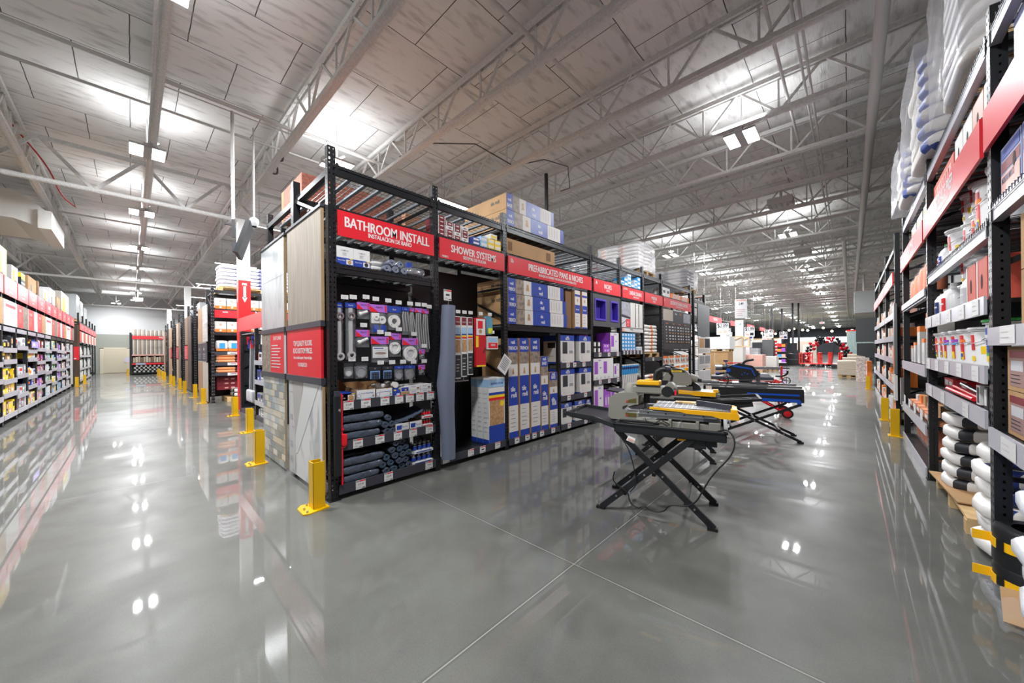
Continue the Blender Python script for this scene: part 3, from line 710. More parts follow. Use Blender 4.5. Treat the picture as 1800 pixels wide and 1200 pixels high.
# ================================================================ guard posts
def guard_mesh():
    t = thing('guard_post', 'x', 'guard post', (0,0,0), 0, 'yellow guard posts')
    mb = MB(); h = .46; w = .062; th = .008
    mb.box((-w, -.05, .012), (-w+th, .06, h), YEL).box((w-th, -.05, .012), (w, .06, h), YEL).box((-w, -.05, .012), (w, -.05+th, h), YEL)
    mb.build('channel', t, local=True, bevel=.003)
    MB().ext([(-.14, -.10), (-.07, -.15), (.11, -.15), (.13, -.1), (.1, .09), (-.1, .09)], 'z', 0, .012, YEL).build('base_plate', t, local=True)
    for x, y in ((-.09, -.06), (.09, -.11), (0, -.11)): MB().tube([(x, y, .012), (x, y, .03)], .011, STEEL, 6).build('bolt', t, local=True)
    return t
gp = guard_mesh()
gps = [(-3.84, 1.24, 0, 'yellow guard post standing before the front corner of the bathroom rack'), (-5.98, 1.2, 0, 'yellow guard post before the brick tile sample board'),
       (-10.95, 1.72, 0, 'yellow guard post at the left foot of the red headed endcap'), (-8.45, 1.55, 0, 'yellow guard post at the right foot of the red headed endcap'),
       (-14.5, 1.5, 0, 'yellow guard post at the corner of the mortar rack'), (-16.6, 1.5, 0, 'yellow guard post before the brown board next to the mortar rack'),
       (-18.9, 1.4, 0, 'yellow guard post at the right corner of the dark board endcap'), (-21.2, 1.42, 0, 'yellow guard post at the left corner of the dark board endcap'),
       (-23.4, 1.35, 0, 'yellow guard post at the right corner of the third endcap back'), (-25.3, 1.35, 0, 'yellow guard post at the left corner of the third endcap back'),
       (-28.9, 1.3, 0, 'yellow guard post at the right corner of the fourth endcap back'), (-31.2, 1.3, 0, 'yellow guard post at the left corner of the fourth endcap back'),
       (-34.5, 1.3, 0, 'yellow guard post at the right corner of the fifth endcap back'), (-36.5, 1.3, 0, 'yellow guard post at the left corner of the fifth endcap back'),
       (-38.0, -.2, 0, 'yellow guard post beside the cream door and moulding rack'),
       (-26.9, -1.8, PI, 'yellow guard post at the end of the left racks, nearer of the pair'), (-29.3, -1.7, PI, 'yellow guard post before the dark brown endcap on the left'),
       (.56, 8.95, PI/2, 'yellow guard post at the end of the right rack, nearer one'), (.53, 10.75, PI/2, 'yellow guard post at the right rack, across the gap'), (.48, 18.3, PI/2, 'yellow guard post at the far end of the right racks')]
for i, (x, y, r, lb) in enumerate(gps):
    if i == 0: gp.location = (x, y, 0); gp['label'] = lb
    else: dup(gp, (x, y, 0), r, lb)
# ================================================================ goods in the bathroom rack
def AB(s0, s1, d0, d1, z0, z1): return A.box(s0, s1, d0, d1, z0, z1)
def hook(fr, s, z, d0=.02, d1=.6, parent=None, tagz=.045, w=.075):
    o = MB().tube([fr.P(s, d1, z), fr.P(s, d0, z), fr.P(s, d0-.005, z+.02)], .003, STEEL, 5, sm=True).build('display_hook', parent)
    price_tag(fr, s, z+.01, w, tagz, o, None, plain=True, d=d0-.02)
def bag(fr, name, label, s0, s1, z0, z1, d, hdr, hh, content, group=None, card2=None, alpha=CLEAR, thick=.035, text=None, cat='packet'):
    """hanging packet: folded card on top, clear bag with its content below"""
    c = fr.P((s0+s1)/2, d, z0)
    t = thing(name, label, cat, tuple(c), 0, group)
    b = fr.box(s0, s1, d-.008, d+.008, z1-hh, z1); mb = MB(); mb.box(b[0], b[1], hdr)
    it = []
    if hdr is LILAC: it = [('p', [(0, 0), (.5, 0), (0, .8)], M('card_red', '#e0202c', .45)), ('r', .86, .1, .95, .9, MATS['card_red']), ('t', text or 'Drain Kit', .55, .55, hh*.3, DARK, .5)]
    elif text: it = [('t', text, .5, .35, hh*.33, WHT, .8)]
    deco(mb, b, fr.sd, it); mb.build('header_card', t)
    if alpha:
        mb = MB(); w = s1-s0; n = 6
        P = fr.P; vs = []
        for i in range(n+1):
            z = z0+(z1-hh-z0)*i/n; k = math.sin(PI*min(1, max(.06, i/n)))**.5 if i < n else .1
            for (q, dd) in ((s0, 0), (s0+w*.25, -thick/2*k), (s0+w*.6, -thick/2*k*1.1), (s1, 0), (s0+w*.6, thick/2*k), (s0+w*.25, thick/2*k)): vs.append(P(q, d+dd, z))
        fs = [(i*6+j, i*6+(j+1) % 6, (i+1)*6+(j+1) % 6, (i+1)*6+j) for i in range(n) for j in range(6)]
        mb.add(vs, fs, alpha, True); mb.build('clear_bag', t)
    mb = MB(); content(mb, fr, s0, s1, z0, z1-hh, d); mb.build('content', t)
    return t
def c_pipe(mb, fr, s0, s1, z0, z1, d):
    a = fr.P(s0+.03, d, z0+.05); b = fr.P(s1-.02, d, z1-.02); mb.tube([a, b], .017, PVC, 12); mb.tube([a+(a-b).normalized()*.01, a+(b-a).normalized()*.02], .024, PVC, 12)
def ringx(mb, fr, s, z, d, r, rin, m, th=.012, minner=None):
    n = 24; vs = []; fs = []
    for k in range(n):
        w = 2*PI*k/n; cs, sn = math.cos(w), math.sin(w)
        vs += [fr.P(s+r*cs, d-th, z+r*sn), fr.P(s+rin*cs, d-th, z+rin*sn), fr.P(s+rin*cs, d+th, z+rin*sn), fr.P(s+r*cs, d+th, z+r*sn)]
    for k in range(n):
        a = 4*k; b = 4*((k+1) % n)
        for j in range(4): fs.append((a+j, b+j, b+(j+1) % 4, a+(j+1) % 4))
    mb.add(vs, fs, m)
    if minner: mb.quad([fr.P(s+rin*math.cos(2*PI*k/n), d, z+rin*math.sin(2*PI*k/n)) for k in range(n)], minner)
def c_ring(rin=.55, mi=None):
    def f(mb, fr, s0, s1, z0, z1, d):
        r = min(s1-s0, z1-z0)*.44; ringx(mb, fr, (s0+s1)/2, (z0+z1)/2, d, r, r*rin, PVC, minner=mi)
        for k in range(4): w = PI/4+k*PI/2; c = fr.P((s0+s1)/2+r*.8*math.cos(w), d-.014, (z0+z1)/2+r*.8*math.sin(w)); mb.tube([c, c+fr.D*-.004], .004, DARK, 6)
    return f
def c_small(mb, fr, s0, s1, z0, z1, d):
    r = random.Random(int(s0*1000))
    for k in range(14): c = fr.P(r.uniform(s0+.015, s1-.015), d+r.uniform(-.01, .01), z0+.015+r.uniform(0, 1)*(z1-z0)*.55); mb.tube([c, c+V(0, r.uniform(-.01, .01), .016)], .006, STEEL, 6)
def c_card(mb, fr, s0, s1, z0, z1, d):
    for k in range(3):
        b = fr.box(s0+.015+.006*k, s1-.01+.0*k, d-.006+.008*k, d-.002+.008*k, z0+.05, z1-.03); mb.box(b[0], b[1], WHT)
        if k == 0: deco(mb, b, fr.sd, [('r', .08, .82, .7, .9, BLUE), ('p', [(.5+.38*math.cos(a*PI/8), .42+.11*math.sin(a*PI/8)) for a in range(16)], M('oval_bronze', '#8d6f5e', .4)), ('r', .2, .68, .85, .7, MID), ('r', .3, .16, .8, .18, MID)])
def c_hose(mb, fr, s0, s1, z0, z1, d):
    for k in range(3):
        q = s0+(s1-s0)*(.25+.25*k); mb.tube([fr.P(q, d, z1-.01), fr.P(q-.012+.01*k, d, (z0+z1)/2+.08), fr.P(q+.01+.012*k, d, z0+.04)], .006, M('braided_hose', '#b4b2ab', .35, .4), 8)
def c_faucet(mb, fr, s0, s1, z0, z1, d):
    mb.box(*[tuple(x) for x in fr.box(s0+.02, s0+.11, d-.012, d+.012, z0+.12, z1-.01)], WHT); b = fr.box(s0+.03, s0+.10, d-.014, d-.013, z0+.02, z0+.1); mb.box(b[0], b[1], BLUE)
    ringx(mb, fr, s1-.06, z0+.16, d, .045, .02, PVC, minner=LGREY); b = fr.box(s1-.085, s1-.02, d-.015, d-.013, z0+.02, z0+.1); mb.box(b[0], b[1], BLUE); ringx(mb, fr, s0+.07, z1-.06, d-.01, .03, .012, PVC)
def c_tube(mb, fr, s0, s1, z0, z1, d):
    c = (s0+s1)/2; mb.tube([fr.P(c, d, z1-.005), fr.P(c, d, z0+.05)], .022, M('bag_tube', '#c9c7c6', .25, .3), 12); ringx(mb, fr, c, z0+.045, d-.02, .042, .022, M('bag_tube', '#c9c7c6', .25, .3)); ringx(mb, fr, c, z1-.09, d-.02, .04, .022, STEEL)
def c_strainer(m):
    def f(mb, fr, s0, s1, z0, z1, d):
        r = min(s1-s0, z1-z0)*.42; ringx(mb, fr, (s0+s1)/2, (z0+z1)/2-.005, d, r, r*.8, STEEL, .008, m)
    return f
def c_grate(mb, fr, s0, s1, z0, z1, d):
    b = fr.box(s0+.015, s1-.012, d-.006, d, z0+.03, z1-.01); mb.box(b[0], b[1], M('grate_card', '#6d93c4', .45)); cs, cz = (s0+s1)/2, (z0+z1)/2
    for k in range(5):
        b = fr.box(cs-.04, cs+.04, d-.01, d-.007, cz-.045+k*.019, cz-.037+k*.019); mb.box(b[0], b[1], DARK); b = fr.box(cs-.042+k*.02, cs-.036+k*.02, d-.01, d-.007, cz-.047, cz+.04); mb.box(b[0], b[1], DARK)
BG = 'packets hung on the bay one pegboard'
# row 1
bag(A, 'drain_tube_packet', 'long bagged tube under a blue card, leftmost on the bathroom pegboard', 1.465, 1.545, 1.44, 2.05, .06, BLUE, .05, c_tube, text='WaterKit')
bag(A, 'drain_tube_packet', 'long bagged tube under a blue card, second from the left on the pegboard', 1.555, 1.665, 1.45, 2.055, .03, BLUE, .05, c_tube, text='WaterKit')
bag(A, 'drain_tube_packet', 'long bagged tube hung behind, between the two front tubes', 1.51, 1.59, 1.43, 2.0, .2, BLUE, .05, c_tube)
bag(A, 'drain_pipe_packet', 'upper lilac headed bag with a slanting white pipe piece', 1.675, 1.81, 1.89, 2.07, .02, LILAC, .075, c_pipe)
bag(A, 'faucet_packet', 'lilac headed bag of white fittings with blue labels on the pegboard', 1.815, 2.02, 1.73, 2.06, .02, LILAC, .085, c_faucet)
bag(A, 'flange_packet', 'blue headed bag with white flange rings in the top row', 2.025, 2.195, 1.78, 2.06, .02, BLUE, .075, c_ring(.45), text='Sioux')
bag(A, 'hose_packet', 'blue headed long bag of clear hoses, left one of the hose bags', 2.205, 2.31, 1.73, 2.06, .02, BLUE, .045, c_hose, text='Hose')
bag(A, 'hose_packet', 'small lilac headed bag of hoses beside the blue headed hose bag', 2.32, 2.38, 1.73, 2.06, .03, LILAC, .045, c_hose)
bag(A, 'hose_packet', 'very long lilac headed bag of braided hoses, left of the two', 2.39, 2.485, 1.53, 2.06, .02, LILAC, .05, c_hose)
bag(A, 'hose_packet', 'very long lilac headed bag of braided hoses at the right post', 2.495, 2.59, 1.52, 2.06, .03, LILAC, .055, c_hose)
# row 2
bag(A, 'drain_pipe_packet', 'lower lilac headed bag with a slanting white pipe piece', 1.66, 1.81, 1.58, 1.77, .02, LILAC, .075, c_pipe)
bag(A, 'drain_cover_packet', 'lilac headed bag holding a white card with a bronze oval drain', 1.825, 2.03, 1.41, 1.70, .01, LILAC, .085, c_card)
bag(A, 'flange_packet', 'lilac headed bag with a white ring flange in the second row, middle', 2.04, 2.20, 1.47, 1.745, .03, LILAC, .075, c_ring(.62, WHT))
bag(A, 'flange_packet', 'lilac headed bag with a large white flange ring, right of the middle', 2.21, 2.42, 1.40, 1.69, .015, LILAC, .085, c_ring(.55, LGREY))
bag(A, 'screw_packet', 'small lilac headed bag of metal parts, upper of the two at the right', 2.44, 2.52, 1.43, 1.555, .02, LILAC, .055, c_small)
bag(A, 'screw_packet', 'small lilac headed bag of metal parts, lower of the two at the right', 2.43, 2.52, 1.235, 1.36, .02, LILAC, .055, c_small)
# row 3
bag(A, 'strainer_packet', 'dark clamshell pack with a round clear strainer, left in the lowest row', 1.53, 1.63, 1.25, 1.41, .02, DARK, .03, c_strainer(LGREY))
bag(A, 'strainer_packet', 'wider dark clamshell pack with a round strainer, second in the lowest row', 1.64, 1.785, 1.24, 1.415, .02, DARK, .03, c_strainer(MID))
bag(A, 'grate_packet', 'black card with a pale blue square drain grate, left of the two', 1.80, 1.94, 1.195, 1.36, .02, DARK, .035, c_grate, alpha=None, text='oatey')
bag(A, 'grate_packet', 'black card with a pale blue square drain grate, right of the two', 1.955, 2.08, 1.19, 1.36, .02, DARK, .035, c_grate, alpha=None, text='oatey')
bag(A, 'strainer_packet', 'blue headed pack with a dark round strainer in the lowest row', 2.105, 2.22, 1.19, 1.36, .02, BLUE, .035, c_strainer(MID), text='Strainer')
bag(A, 'strainer_packet', 'blue headed pack with a silver round strainer in the lowest row', 2.235, 2.38, 1.19, 1.36, .02, BLUE, .035, c_strainer(STEEL), text='Strainer')
for s, z in ((1.54, 2.075), (1.63, 2.085), (1.77, 2.10), (1.88, 2.09), (2.03, 2.085), (2.16, 2.075), (2.31, 2.075), (2.42, 2.075), (2.51, 2.075), (2.58, 2.06), (1.74, 1.79), (1.93, 1.72), (2.02, 1.70), (2.16, 1.76), (2.36, 1.71), (2.50, 1.565), (1.61, 1.42), (1.75, 1.42), (1.93, 1.375), (2.07, 1.375), (2.21, 1.375), (2.35, 1.37), (2.5, 1.375)):
    hook(A, s, z, parent=rk)
# upper shelf of bay 1
for i, (a, b, lab) in enumerate([(1.465, 1.635, 'white and blue kit carton, left one under the bathroom install sign'), (1.64, 1.82, 'white and blue kit carton, right one under the bathroom install sign')]):
    carton('kit_carton', lab, 'carton', AB(a, b, .01, .3, 2.45, 2.64), WHT, {'x+': [('r', 0, 0, 1, .38, BLUE), ('r', .58, .04, .98, .3, WHT), ('d', .78, .17, .022, TANPH if i == 0 else DARK), ('r', .8, .33, .97, .38, YELP), ('t', 'Sioux Chief', .3, .2, .02, WHT, .5), ('t', 'CLAMP KIT', .5, .75, .02, MID, .5)]+lines(3, .35, .65, .5, .68, MID), 'y-': [('r', 0, 0, 1, .38, BLUE)]})
    carton('kit_carton', 'white and blue kit carton standing behind the %s one of the front pair' % ('left', 'right')[i], 'carton', AB(a+.01, b-.01, .31, .55, 2.45, 2.63), WHT, {'y-': [('r', 0, 0, 1, .38, BLUE)]})
def roll(fr, name, label, s, z, r, d0, d1, m, squash=.85, turns=2.6, seed=0, group=None, sleeve=False):
    """rolled sheet seen end on (spiral section), axis running into the rack"""
    rnd = random.Random(seed); a0 = rnd.uniform(0, 6.28); n = int(turns*16); th = r*.17; out = []; inn = []
    for i in range(n+1):
        w = a0+i*2*PI/16; rr = r*(1-.7*i/n)
        out.append((s+rr*math.cos(w), z+r*squash+rr*squash*math.sin(w))); rr -= th; rr = max(rr, .002)
        inn.append((s+rr*math.cos(w), z+r*squash+rr*squash*math.sin(w)))
    mb = MB(); vs = []
    for i in range(n+1):
        for (a, b) in (out[i], inn[i]): vs += [fr.P(a, d0, b), fr.P(a, d1, b)]
    fs = []
    for i in range(n):
        k = 4*i; fs += [(k, k+1, k+5, k+4), (k+2, k+6, k+7, k+3), (k, k+4, k+6, k+2), (k+1, k+3, k+7, k+5)]
    fs += [(0, 2, 3, 1), (4*n, 4*n+1, 4*n+3, 4*n+2)]
    mb.add(vs, fs, m, False); return mb.build(name, None, label, 'liner roll', group)
for i, (s, z, r) in enumerate([(2.03, 2.45, .05), (2.14, 2.45, .048), (2.09, 2.53, .045), (2.2, 2.52, .048), (2.25, 2.45, .045)]):
    roll(A, 'liner_roll', 'small translucent grey roll on the top shelf of the first bay, %s' % ['bottom left', 'bottom middle', 'upper left', 'upper right', 'bottom right'][i], s, z, r, .02, .45, M('clear_roll', '#8d95a8', .3), seed=i)
mb = MB().pillow(A.P(1.92, .12, 2.485), .2, .17, .075, CLEAR, seed=1); mb.pillow(A.P(1.92, .12, 2.48), .15, .13, .05, PVC, seed=2); mb.build('fitting_bag', None, 'clear bag of white fittings lying beside the two kit cartons, lower', 'packet')
mb = MB().pillow(A.P(1.94, .14, 2.55), .2, .16, .06, CLEAR, seed=3); mb.pillow(A.P(1.94, .14, 2.545), .15, .12, .04, PVC, seed=4); mb.build('fitting_bag', None, 'clear bag of white fittings lying beside the two kit cartons, upper', 'packet')
mb = MB(); mb.pillow(A.P(2.42, .12, 2.51), .22, .26, .11, CLEAR, seed=5); mb.pillow(A.P(2.42, .12, 2.505), .18, .2, .08, STEEL, seed=6, noise=.12); mb.box(A.P(2.3, .03, 2.55), A.P(2.36, .08, 2.61), BLUE); mb.build('fitting_bag', None, 'clear bag of metal fittings with a blue card near the second post', 'packet')
# shelf 1.02
def tray_box(name, label, s0, s1, z0, h, prints, back=.06, d1=.45):
    P = A.P; mb = MB(); t = .004
    mb.box(P(s0, 0, z0), P(s1, t, z0+h), WHT); mb.box(P(s0, d1-t, z0), P(s1, d1, z0+h+back), KRAFT); mb.box(P(s0, 0, z0), P(s1, d1, z0+t), KRAFT)
    for q in (s0, s1-t): mb.add([P(q, 0, z0), P(q+t, 0, z0), P(q+t, d1, z0), P(q, d1, z0), P(q, 0, z0+h), P(q+t, 0, z0+h), P(q+t, d1, z0+h+back), P(q, d1, z0+h+back)], [(0,3,2,1),(4,5,6,7),(0,1,5,4),(1,2,6,5),(2,3,7,6),(3,0,4,7)], KRAFT)
    deco(mb, A.box(s0, s1, 0, d1, z0, z0+h), 'x+', prints)
    for k in range(3): mb.pillow(P((s0+s1)/2, .1+.12*k, z0+h*.75), (s1-s0)*.8, .11, .05, CLEAR, seed=k)
    return mb.build(name, None, label, 'tray box')
PR = [('t', 'Vacuum Closet Flange', .55, .62, .02, BLUE, .7), ('d', .13, .45, .022, BLUE), ('d', .13, .45, .018, WHT), ('p', [(.25, .12), (.8, .2), (.8, .3)], LBLUE), ('r', .83, .3, .92, .5, MID)]
carton('kit_carton', 'blue low carton with a white picture panel at the left end of the price shelf', 'carton', AB(1.47, 1.635, .0, .3, 1.0, 1.095), BLUE, {'x+': [('r', .55, .05, .98, .8, WHT), ('d', .76, .45, .03, TANPH), ('r', .8, .86, .98, .97, YELP), ('t', 'oatey', .18, .72, .018, WHT, .3), ('t', 'No-Calk', .25, .4, .018, WHT, .4)]})
tray_box('tray_box', 'tall kraft tray box open towards the front behind the blue low carton', 1.48, 1.64, 1.0, .09, [], .12)
tray_box('tray_box', 'white open tray box of bagged flanges, left of the pair on the price shelf', 1.65, 1.865, 1.0, .115, PR)
tray_box('tray_box', 'white open tray box of bagged flanges, right of the pair on the price shelf', 1.87, 2.07, 1.0, .11, PR)
mb = MB(); b = AB(2.08, 2.17, .0, .25, 1.0, 1.10); mb.box(b[0], b[1], BLUE); deco(mb, b, 'x+', [('r', .45, .05, .9, .4, WHT), ('r', .05, .7, .4, .85, YELP), ('r', .75, .85, .98, .98, YELP)]); mb.tube([A.P(2.11, -.005, 1.14), A.P(2.11, .24, 1.14)], .035, PVC, 14); mb.pillow(A.P(2.0, .15, 1.13), .14, .2, .05, PVC); mb.build('ring_box', None, 'small blue box with white wax rings lying on top', 'carton')
carton('kit_carton', 'low kraft box with a blue lid right of the wax rings', 'carton', AB(2.18, 2.285, .0, .3, 1.0, 1.05), KRAFT)
carton('kit_carton', 'small blue fronted box on the low kraft box', 'carton', AB(2.19, 2.28, .01, .28, 1.05, 1.105), WHT, {'x+': [('r', 0, .1, 1, .9, BLUE), ('d', .6, .4, .012, TANPH)]})
for i, (a, b) in enumerate([(2.295, 2.44), (2.45, 2.60)]):
    for k in range(2):
        carton('drain_carton', 'thin white drain carton with bronze oval, %s %s of four at the second post' % (('lower', 'upper')[k], ('left', 'right')[i]), 'carton', AB(a, b, .0, .25, 1.0+.062*k, 1.058+.062*k), WHT, {'x+': [('t', 'Sioux Chief', .35, .6, .014, BLUE, .5), ('d', .72, .35, .011, M('oval_bronze', '#8d6f5e', .4)), ('d', .82, .35, .011, MATS['oval_bronze'])]})
# shelf .60 : wrapped liner bundles and rolls
FILM = M('film_liner', '#474f5c', .16, bump=1.0, bscale=16, var=.25, vscale=12)
def bundle(label, s0, s1, z, r, d, mt, seed):
    mb = MB(); c = A.P((s0+s1)/2, d, z+r*1.02); mb.pillow(c, .12, s1-s0, r*1.9, FILM, nu=22, nv=11, e=.4, seed=seed, noise=.045)
    q = A.P(s1-.01, d, z+r); mb.tube([q-A.S*.05, q+A.S*.012], r*.62, LINERD, 12); mb.tube([q+A.S*.010, q+A.S*.014], r*.3, LINER, 10)
    return mb.build('liner_bundle', None, label, 'liner bundle', 'wrapped liner bundles')
wh = ['front', 'middle', 'rear']
for j, (z, cnt) in enumerate([(.585, 3), (.68, 3), (.775, 2)]):
    for k in range(cnt): bundle('clear wrapped dark liner bundle on the middle price shelf, %s layer, %s' % (ORD[j], wh[k]), 1.48, 1.93+.02*((j+k) % 3), z, .045, .06+.13*k, LINERD, j*5+k)
for i, (s, z, r) in enumerate([(2.0, .585, .045), (2.07, .585, .042), (1.98, .66, .045), (2.06, .66, .045), (2.02, .735, .042)]):
    roll(A, 'liner_roll', 'grey liner roll beside the wrapped bundles on the middle shelf, %s' % ['bottom left', 'bottom right', 'middle left', 'middle right', 'top'][i], s, z, r, .0, .5, LINER, seed=i+9)
PR2 = [('t', 'DRAIN', .4, .62, .02, BLUE, .4), ('r', .1, .3, .45, .8, BLUE), ('p', [(.1, .1), (.8, .15), (.8, .28)], LBLUE), ('t', 'Sioux Chief', .7, .5, .02, BLUE, .4)]
tray_box('tray_box', 'white tray box heaped with loose liner, left one on the middle shelf', 2.10, 2.28, .58, .10, PR2, 0)
tray_box('tray_box', 'white tray box heaped with loose liner, right one on the middle shelf', 2.285, 2.46, .58, .10, PR2, 0)
mb = MB(); P = A.P
for k in range(5): mb.add([P(2.08+.07*k, .02, .69+.01*k), P(2.2+.07*k, .0, .68+.03*k), P(2.24+.06*k, .2, .72+.03*k), P(2.08+.06*k, .3, .74+.01*k)], [(0,1,2,3)], LINER)
mb.build('liner_sheet', None, 'loose folded grey liner sheet heaped over the two tray boxes', 'liner sheet', solid=.008)
def jars(label, s0, s1, z, n, m, cap, d=.02, h=.07):
    t = thing('bottle_tray', label, 'bottle tray', tuple(A.P((s0+s1)/2, d, z)))
    b = AB(s0, s1, d, d+.2, z, z+.03); mb = MB(); mb.box(b[0], b[1], WHT); deco(mb, b, 'x+', [('r', .1, .3, .9, .7, m)]); mb.build('tray', t)
    for r_ in range(2):
        for i in range(n):
            c = A.P(s0+(s1-s0)*(i+.5)/n, d+.05+.09*r_, z+.03); R = (s1-s0)/n*.42
            mb = MB().lathe([(0, 0), (R, 0), (R, h*.7), (R*.55, h*.82), (R*.55, h), (0, h)], cap, c=c, n=12); mb.lathe([(R*1.02, h*.12), (R*1.02, h*.6)], m, c=c, n=12); mb.build('bottle', t)
jars('tray of small silver jars with red labels on the middle shelf, lower', 2.475, 2.63, .58, 4, REDD, STEEL); jars('tray of small silver jars with red labels on the middle shelf, upper', 2.48, 2.63, .69, 4, REDD, STEEL)
# shelf .155
for j, (z, cnt) in enumerate([(.135, 3), (.225, 3), (.315, 2)]):
    for k in range(cnt): bundle('clear wrapped dark liner bundle on the lowest price shelf, %s layer, %s' % (ORD[j], wh[k]), 1.48, 1.92+.03*((j+k) % 3), z, .045, .06+.14*k, LINERD, j*7+k+30)
pts = [(1.99, 0), (2.09, 0), (2.19, 0), (2.28, 0), (1.95, 1), (2.05, 1), (2.15, 1), (2.24, 1), (2.0, 2), (2.1, 2), (2.2, 2), (2.29, 2), (2.06, 3), (2.16, 3), (2.24, 3), (2.11, 4), (2.19, 4)]
cnt = {}
for i, (s, k) in enumerate(pts):
    cnt[k] = cnt.get(k, 0)+1
    roll(A, 'liner_roll', 'blue grey liner roll piled on the lowest shelf, %s layer, %s from left' % (ORD[k], NTH[cnt[k]-1]), s, .135+.072*k, .046, -.0+.01*(i % 3), .5, M('liner_blue', '#46586a', .5) if i % 3 else LINER, squash=.82, seed=i+40)
jars('tray of blue labelled cans on the lowest shelf, lower', 2.34, 2.63, .135, 4, BLUE, STEEL, h=.09); jars('tray of blue labelled cans on the lowest shelf, upper', 2.36, 2.63, .27, 4, BLUE, STEEL, h=.09)
# at the corner post: black tube and red strip
mb = MB().tube([A.P(1.435, -.05, .27), A.P(1.435, -.05, 1.08)], .036, BLKP, 16); mb.tube([A.P(1.435, -.05, 1.08), A.P(1.435, -.05, 1.13)], .03, CHAR, 14); mb.text('AJ', .03, A.P(1.44, -.088, .93), A.R, (0,0,1), WHT); mb.build('display_tube', None, 'black upright display tube strapped to the front corner post', 'display tube')
mb = MB().box(A.P(1.475, -.045, .16), A.P(1.49, -.03, 1.1), M('strip_red', '#e8182a', .4)); mb.box(A.P(1.465, -.05, .72), A.P(1.5, -.028, .74), MATS['strip_red']); mb.pillow(A.P(1.5, -.045, .62), .03, .06, .13, MATS['strip_red']); mb.box(A.P(1.47, -.05, .54), A.P(1.51, -.03, .555), MATS['strip_red'])
mb.build('clip_strip', None, 'thin red clip strip hanging beside the black display tube', 'clip strip')
# the big grey roll before the second post
mb = MB(); pts = [A.P(2.745+q, -.12, z) for q, z in ((.02, .16), (.02, .4), (.0, .8), (-.01, 1.1), (.02, 1.5), (.035, 1.9), (.045, 2.11))]
mb.tube(pts, [.088, .092, .098, .115, .095, .092, .088], M('foam_roll', '#6b7285', .55), 24); mb.tube([A.P(2.79, -.12, 2.1), A.P(2.79, -.12, 2.17)], .004, STEEL, 6)
mb.build('foam_roll', None, 'tall blue grey foam roll hanging before the second post', 'foam roll')
price_tag(A, 2.80, 2.18, .12, .14, rk, None, d=-.09)
# bay 2 --------------------------------------------------------
def trim(label, s0, s1, z0, z1, d, top, name='trim_packet'):
    b = AB(s0, s1, d, d+.025, z0, z1); mb = MB(); mb.box(b[0], b[1], WHT); h = z1-z0
    deco(mb, b, 'x+', [('r', .05, .86, .95, .99, top), ('r', .05, .72, .95, .82, LBLUE), ('r', .05, .69, .95, .715, BLUE), ('r', .05, .665, .95, .69, YELP), ('r', .05, .64, .95, .665, REDD), ('r', .08, .42, .92, .62, TANPH), ('r', .03, .02, .97, .38, DARK), ('t', 'TRIM KIT', .5, .9, .02, WHT, .8), ('t', 'LINE-KIT', .5, .3, .018, WHT, .8)]+lines(3, .15, .8, .1, .25, OFFW))
    return mb.build(name, None, label, 'packet')
for i, (a, b) in enumerate([(2.89, 2.98), (3.0, 3.09), (3.11, 3.2), (3.22, 3.31)]):
    trim('slim black and white trim packet with %s top, front row, %s from left' % ('yellow' if i == 0 else 'red', NTH[i]), a, b, 1.3 if i == 0 else 1.13+.02*i, 2.0, .02, YELP if i == 0 else MAROON)
for i, a in enumerate((2.92, 3.02, 3.12, 3.22)): trim('slim black and white trim packet in the rear row, %s from the left' % NTH[i], a, a+.09, 1.1, 1.75, .12, MAROON)
b = AB(3.36, 3.55, .01, .05, 1.3, 2.0); mb = MB(); mb.box(b[0], b[1], M('pack_red', '#c4202c', .3)); deco(mb, b, 'x+', [('r', .05, .65, .95, .98, WHT), ('r', .2, .78, .7, .94, REDD), ('d', .45, .72, .03, TANPH), ('r', 0, .4, .25, .63, YELP), ('p', [(.7, .25), (.95, .35), (.95, .4), (.7, .3)], DARK), ('r', .05, .0, .95, .03, YELP)]); mb.build('tool_kit_packet', None, 'red clamshell tool kit with a white top card in the second bay', 'packet')
mb = MB(); mb.pillow(A.P(3.64, .06, 1.9), .07, .15, .28, M('sponge_teal', '#4f8fa8', .6)); b = AB(3.6, 3.68, .0, .015, 1.78, 1.86); mb.box(b[0], b[1], M('sponge_yellow', '#d8e02c', .5)); mb.build('sponge_packet', None, 'teal sponge packet with a lime label right of the red tool kit', 'packet')
carton('small_carton', 'small white and red carton hanging under the teal sponge packet', 'carton', AB(3.58, 3.79, .0, .08, 1.55, 1.74), WHT, {'x+': [('r', .05, .08, .95, .5, REDD), ('r', .05, .55, .95, .9, LBLUE), ('t', 'KERDI', .5, .25, .04, WHT, .8)]})
mb = MB(); q = A.P(3.83, -.1, 1.17); u = V(0, .80, -.6).normalized(); w = V(0, .6, .80).normalized(); mb.quad([q-u*.1-w*.13+V(0,0,.15), q+u*.1-w*.13+V(0,0,.15), q+u*.1+w*.13+V(0,0,.15), q-u*.1+w*.13+V(0,0,.15)], WHT)
for k in range(7): c = q+V(.004, 0, .15)+w*(.09-.028*k); mb.quad([c-u*.08, c+u*.06, c+u*.06+w*.008, c-u*.08+w*.008], MID)
mb.tube([q+w*.13+V(0, 0, .15), A.P(3.95, -.003, 1.5)], .002, STEEL, 4); mb.build('leaflet', None, 'white printed leaflet hanging askew before the third post', 'leaflet', solid=.002)
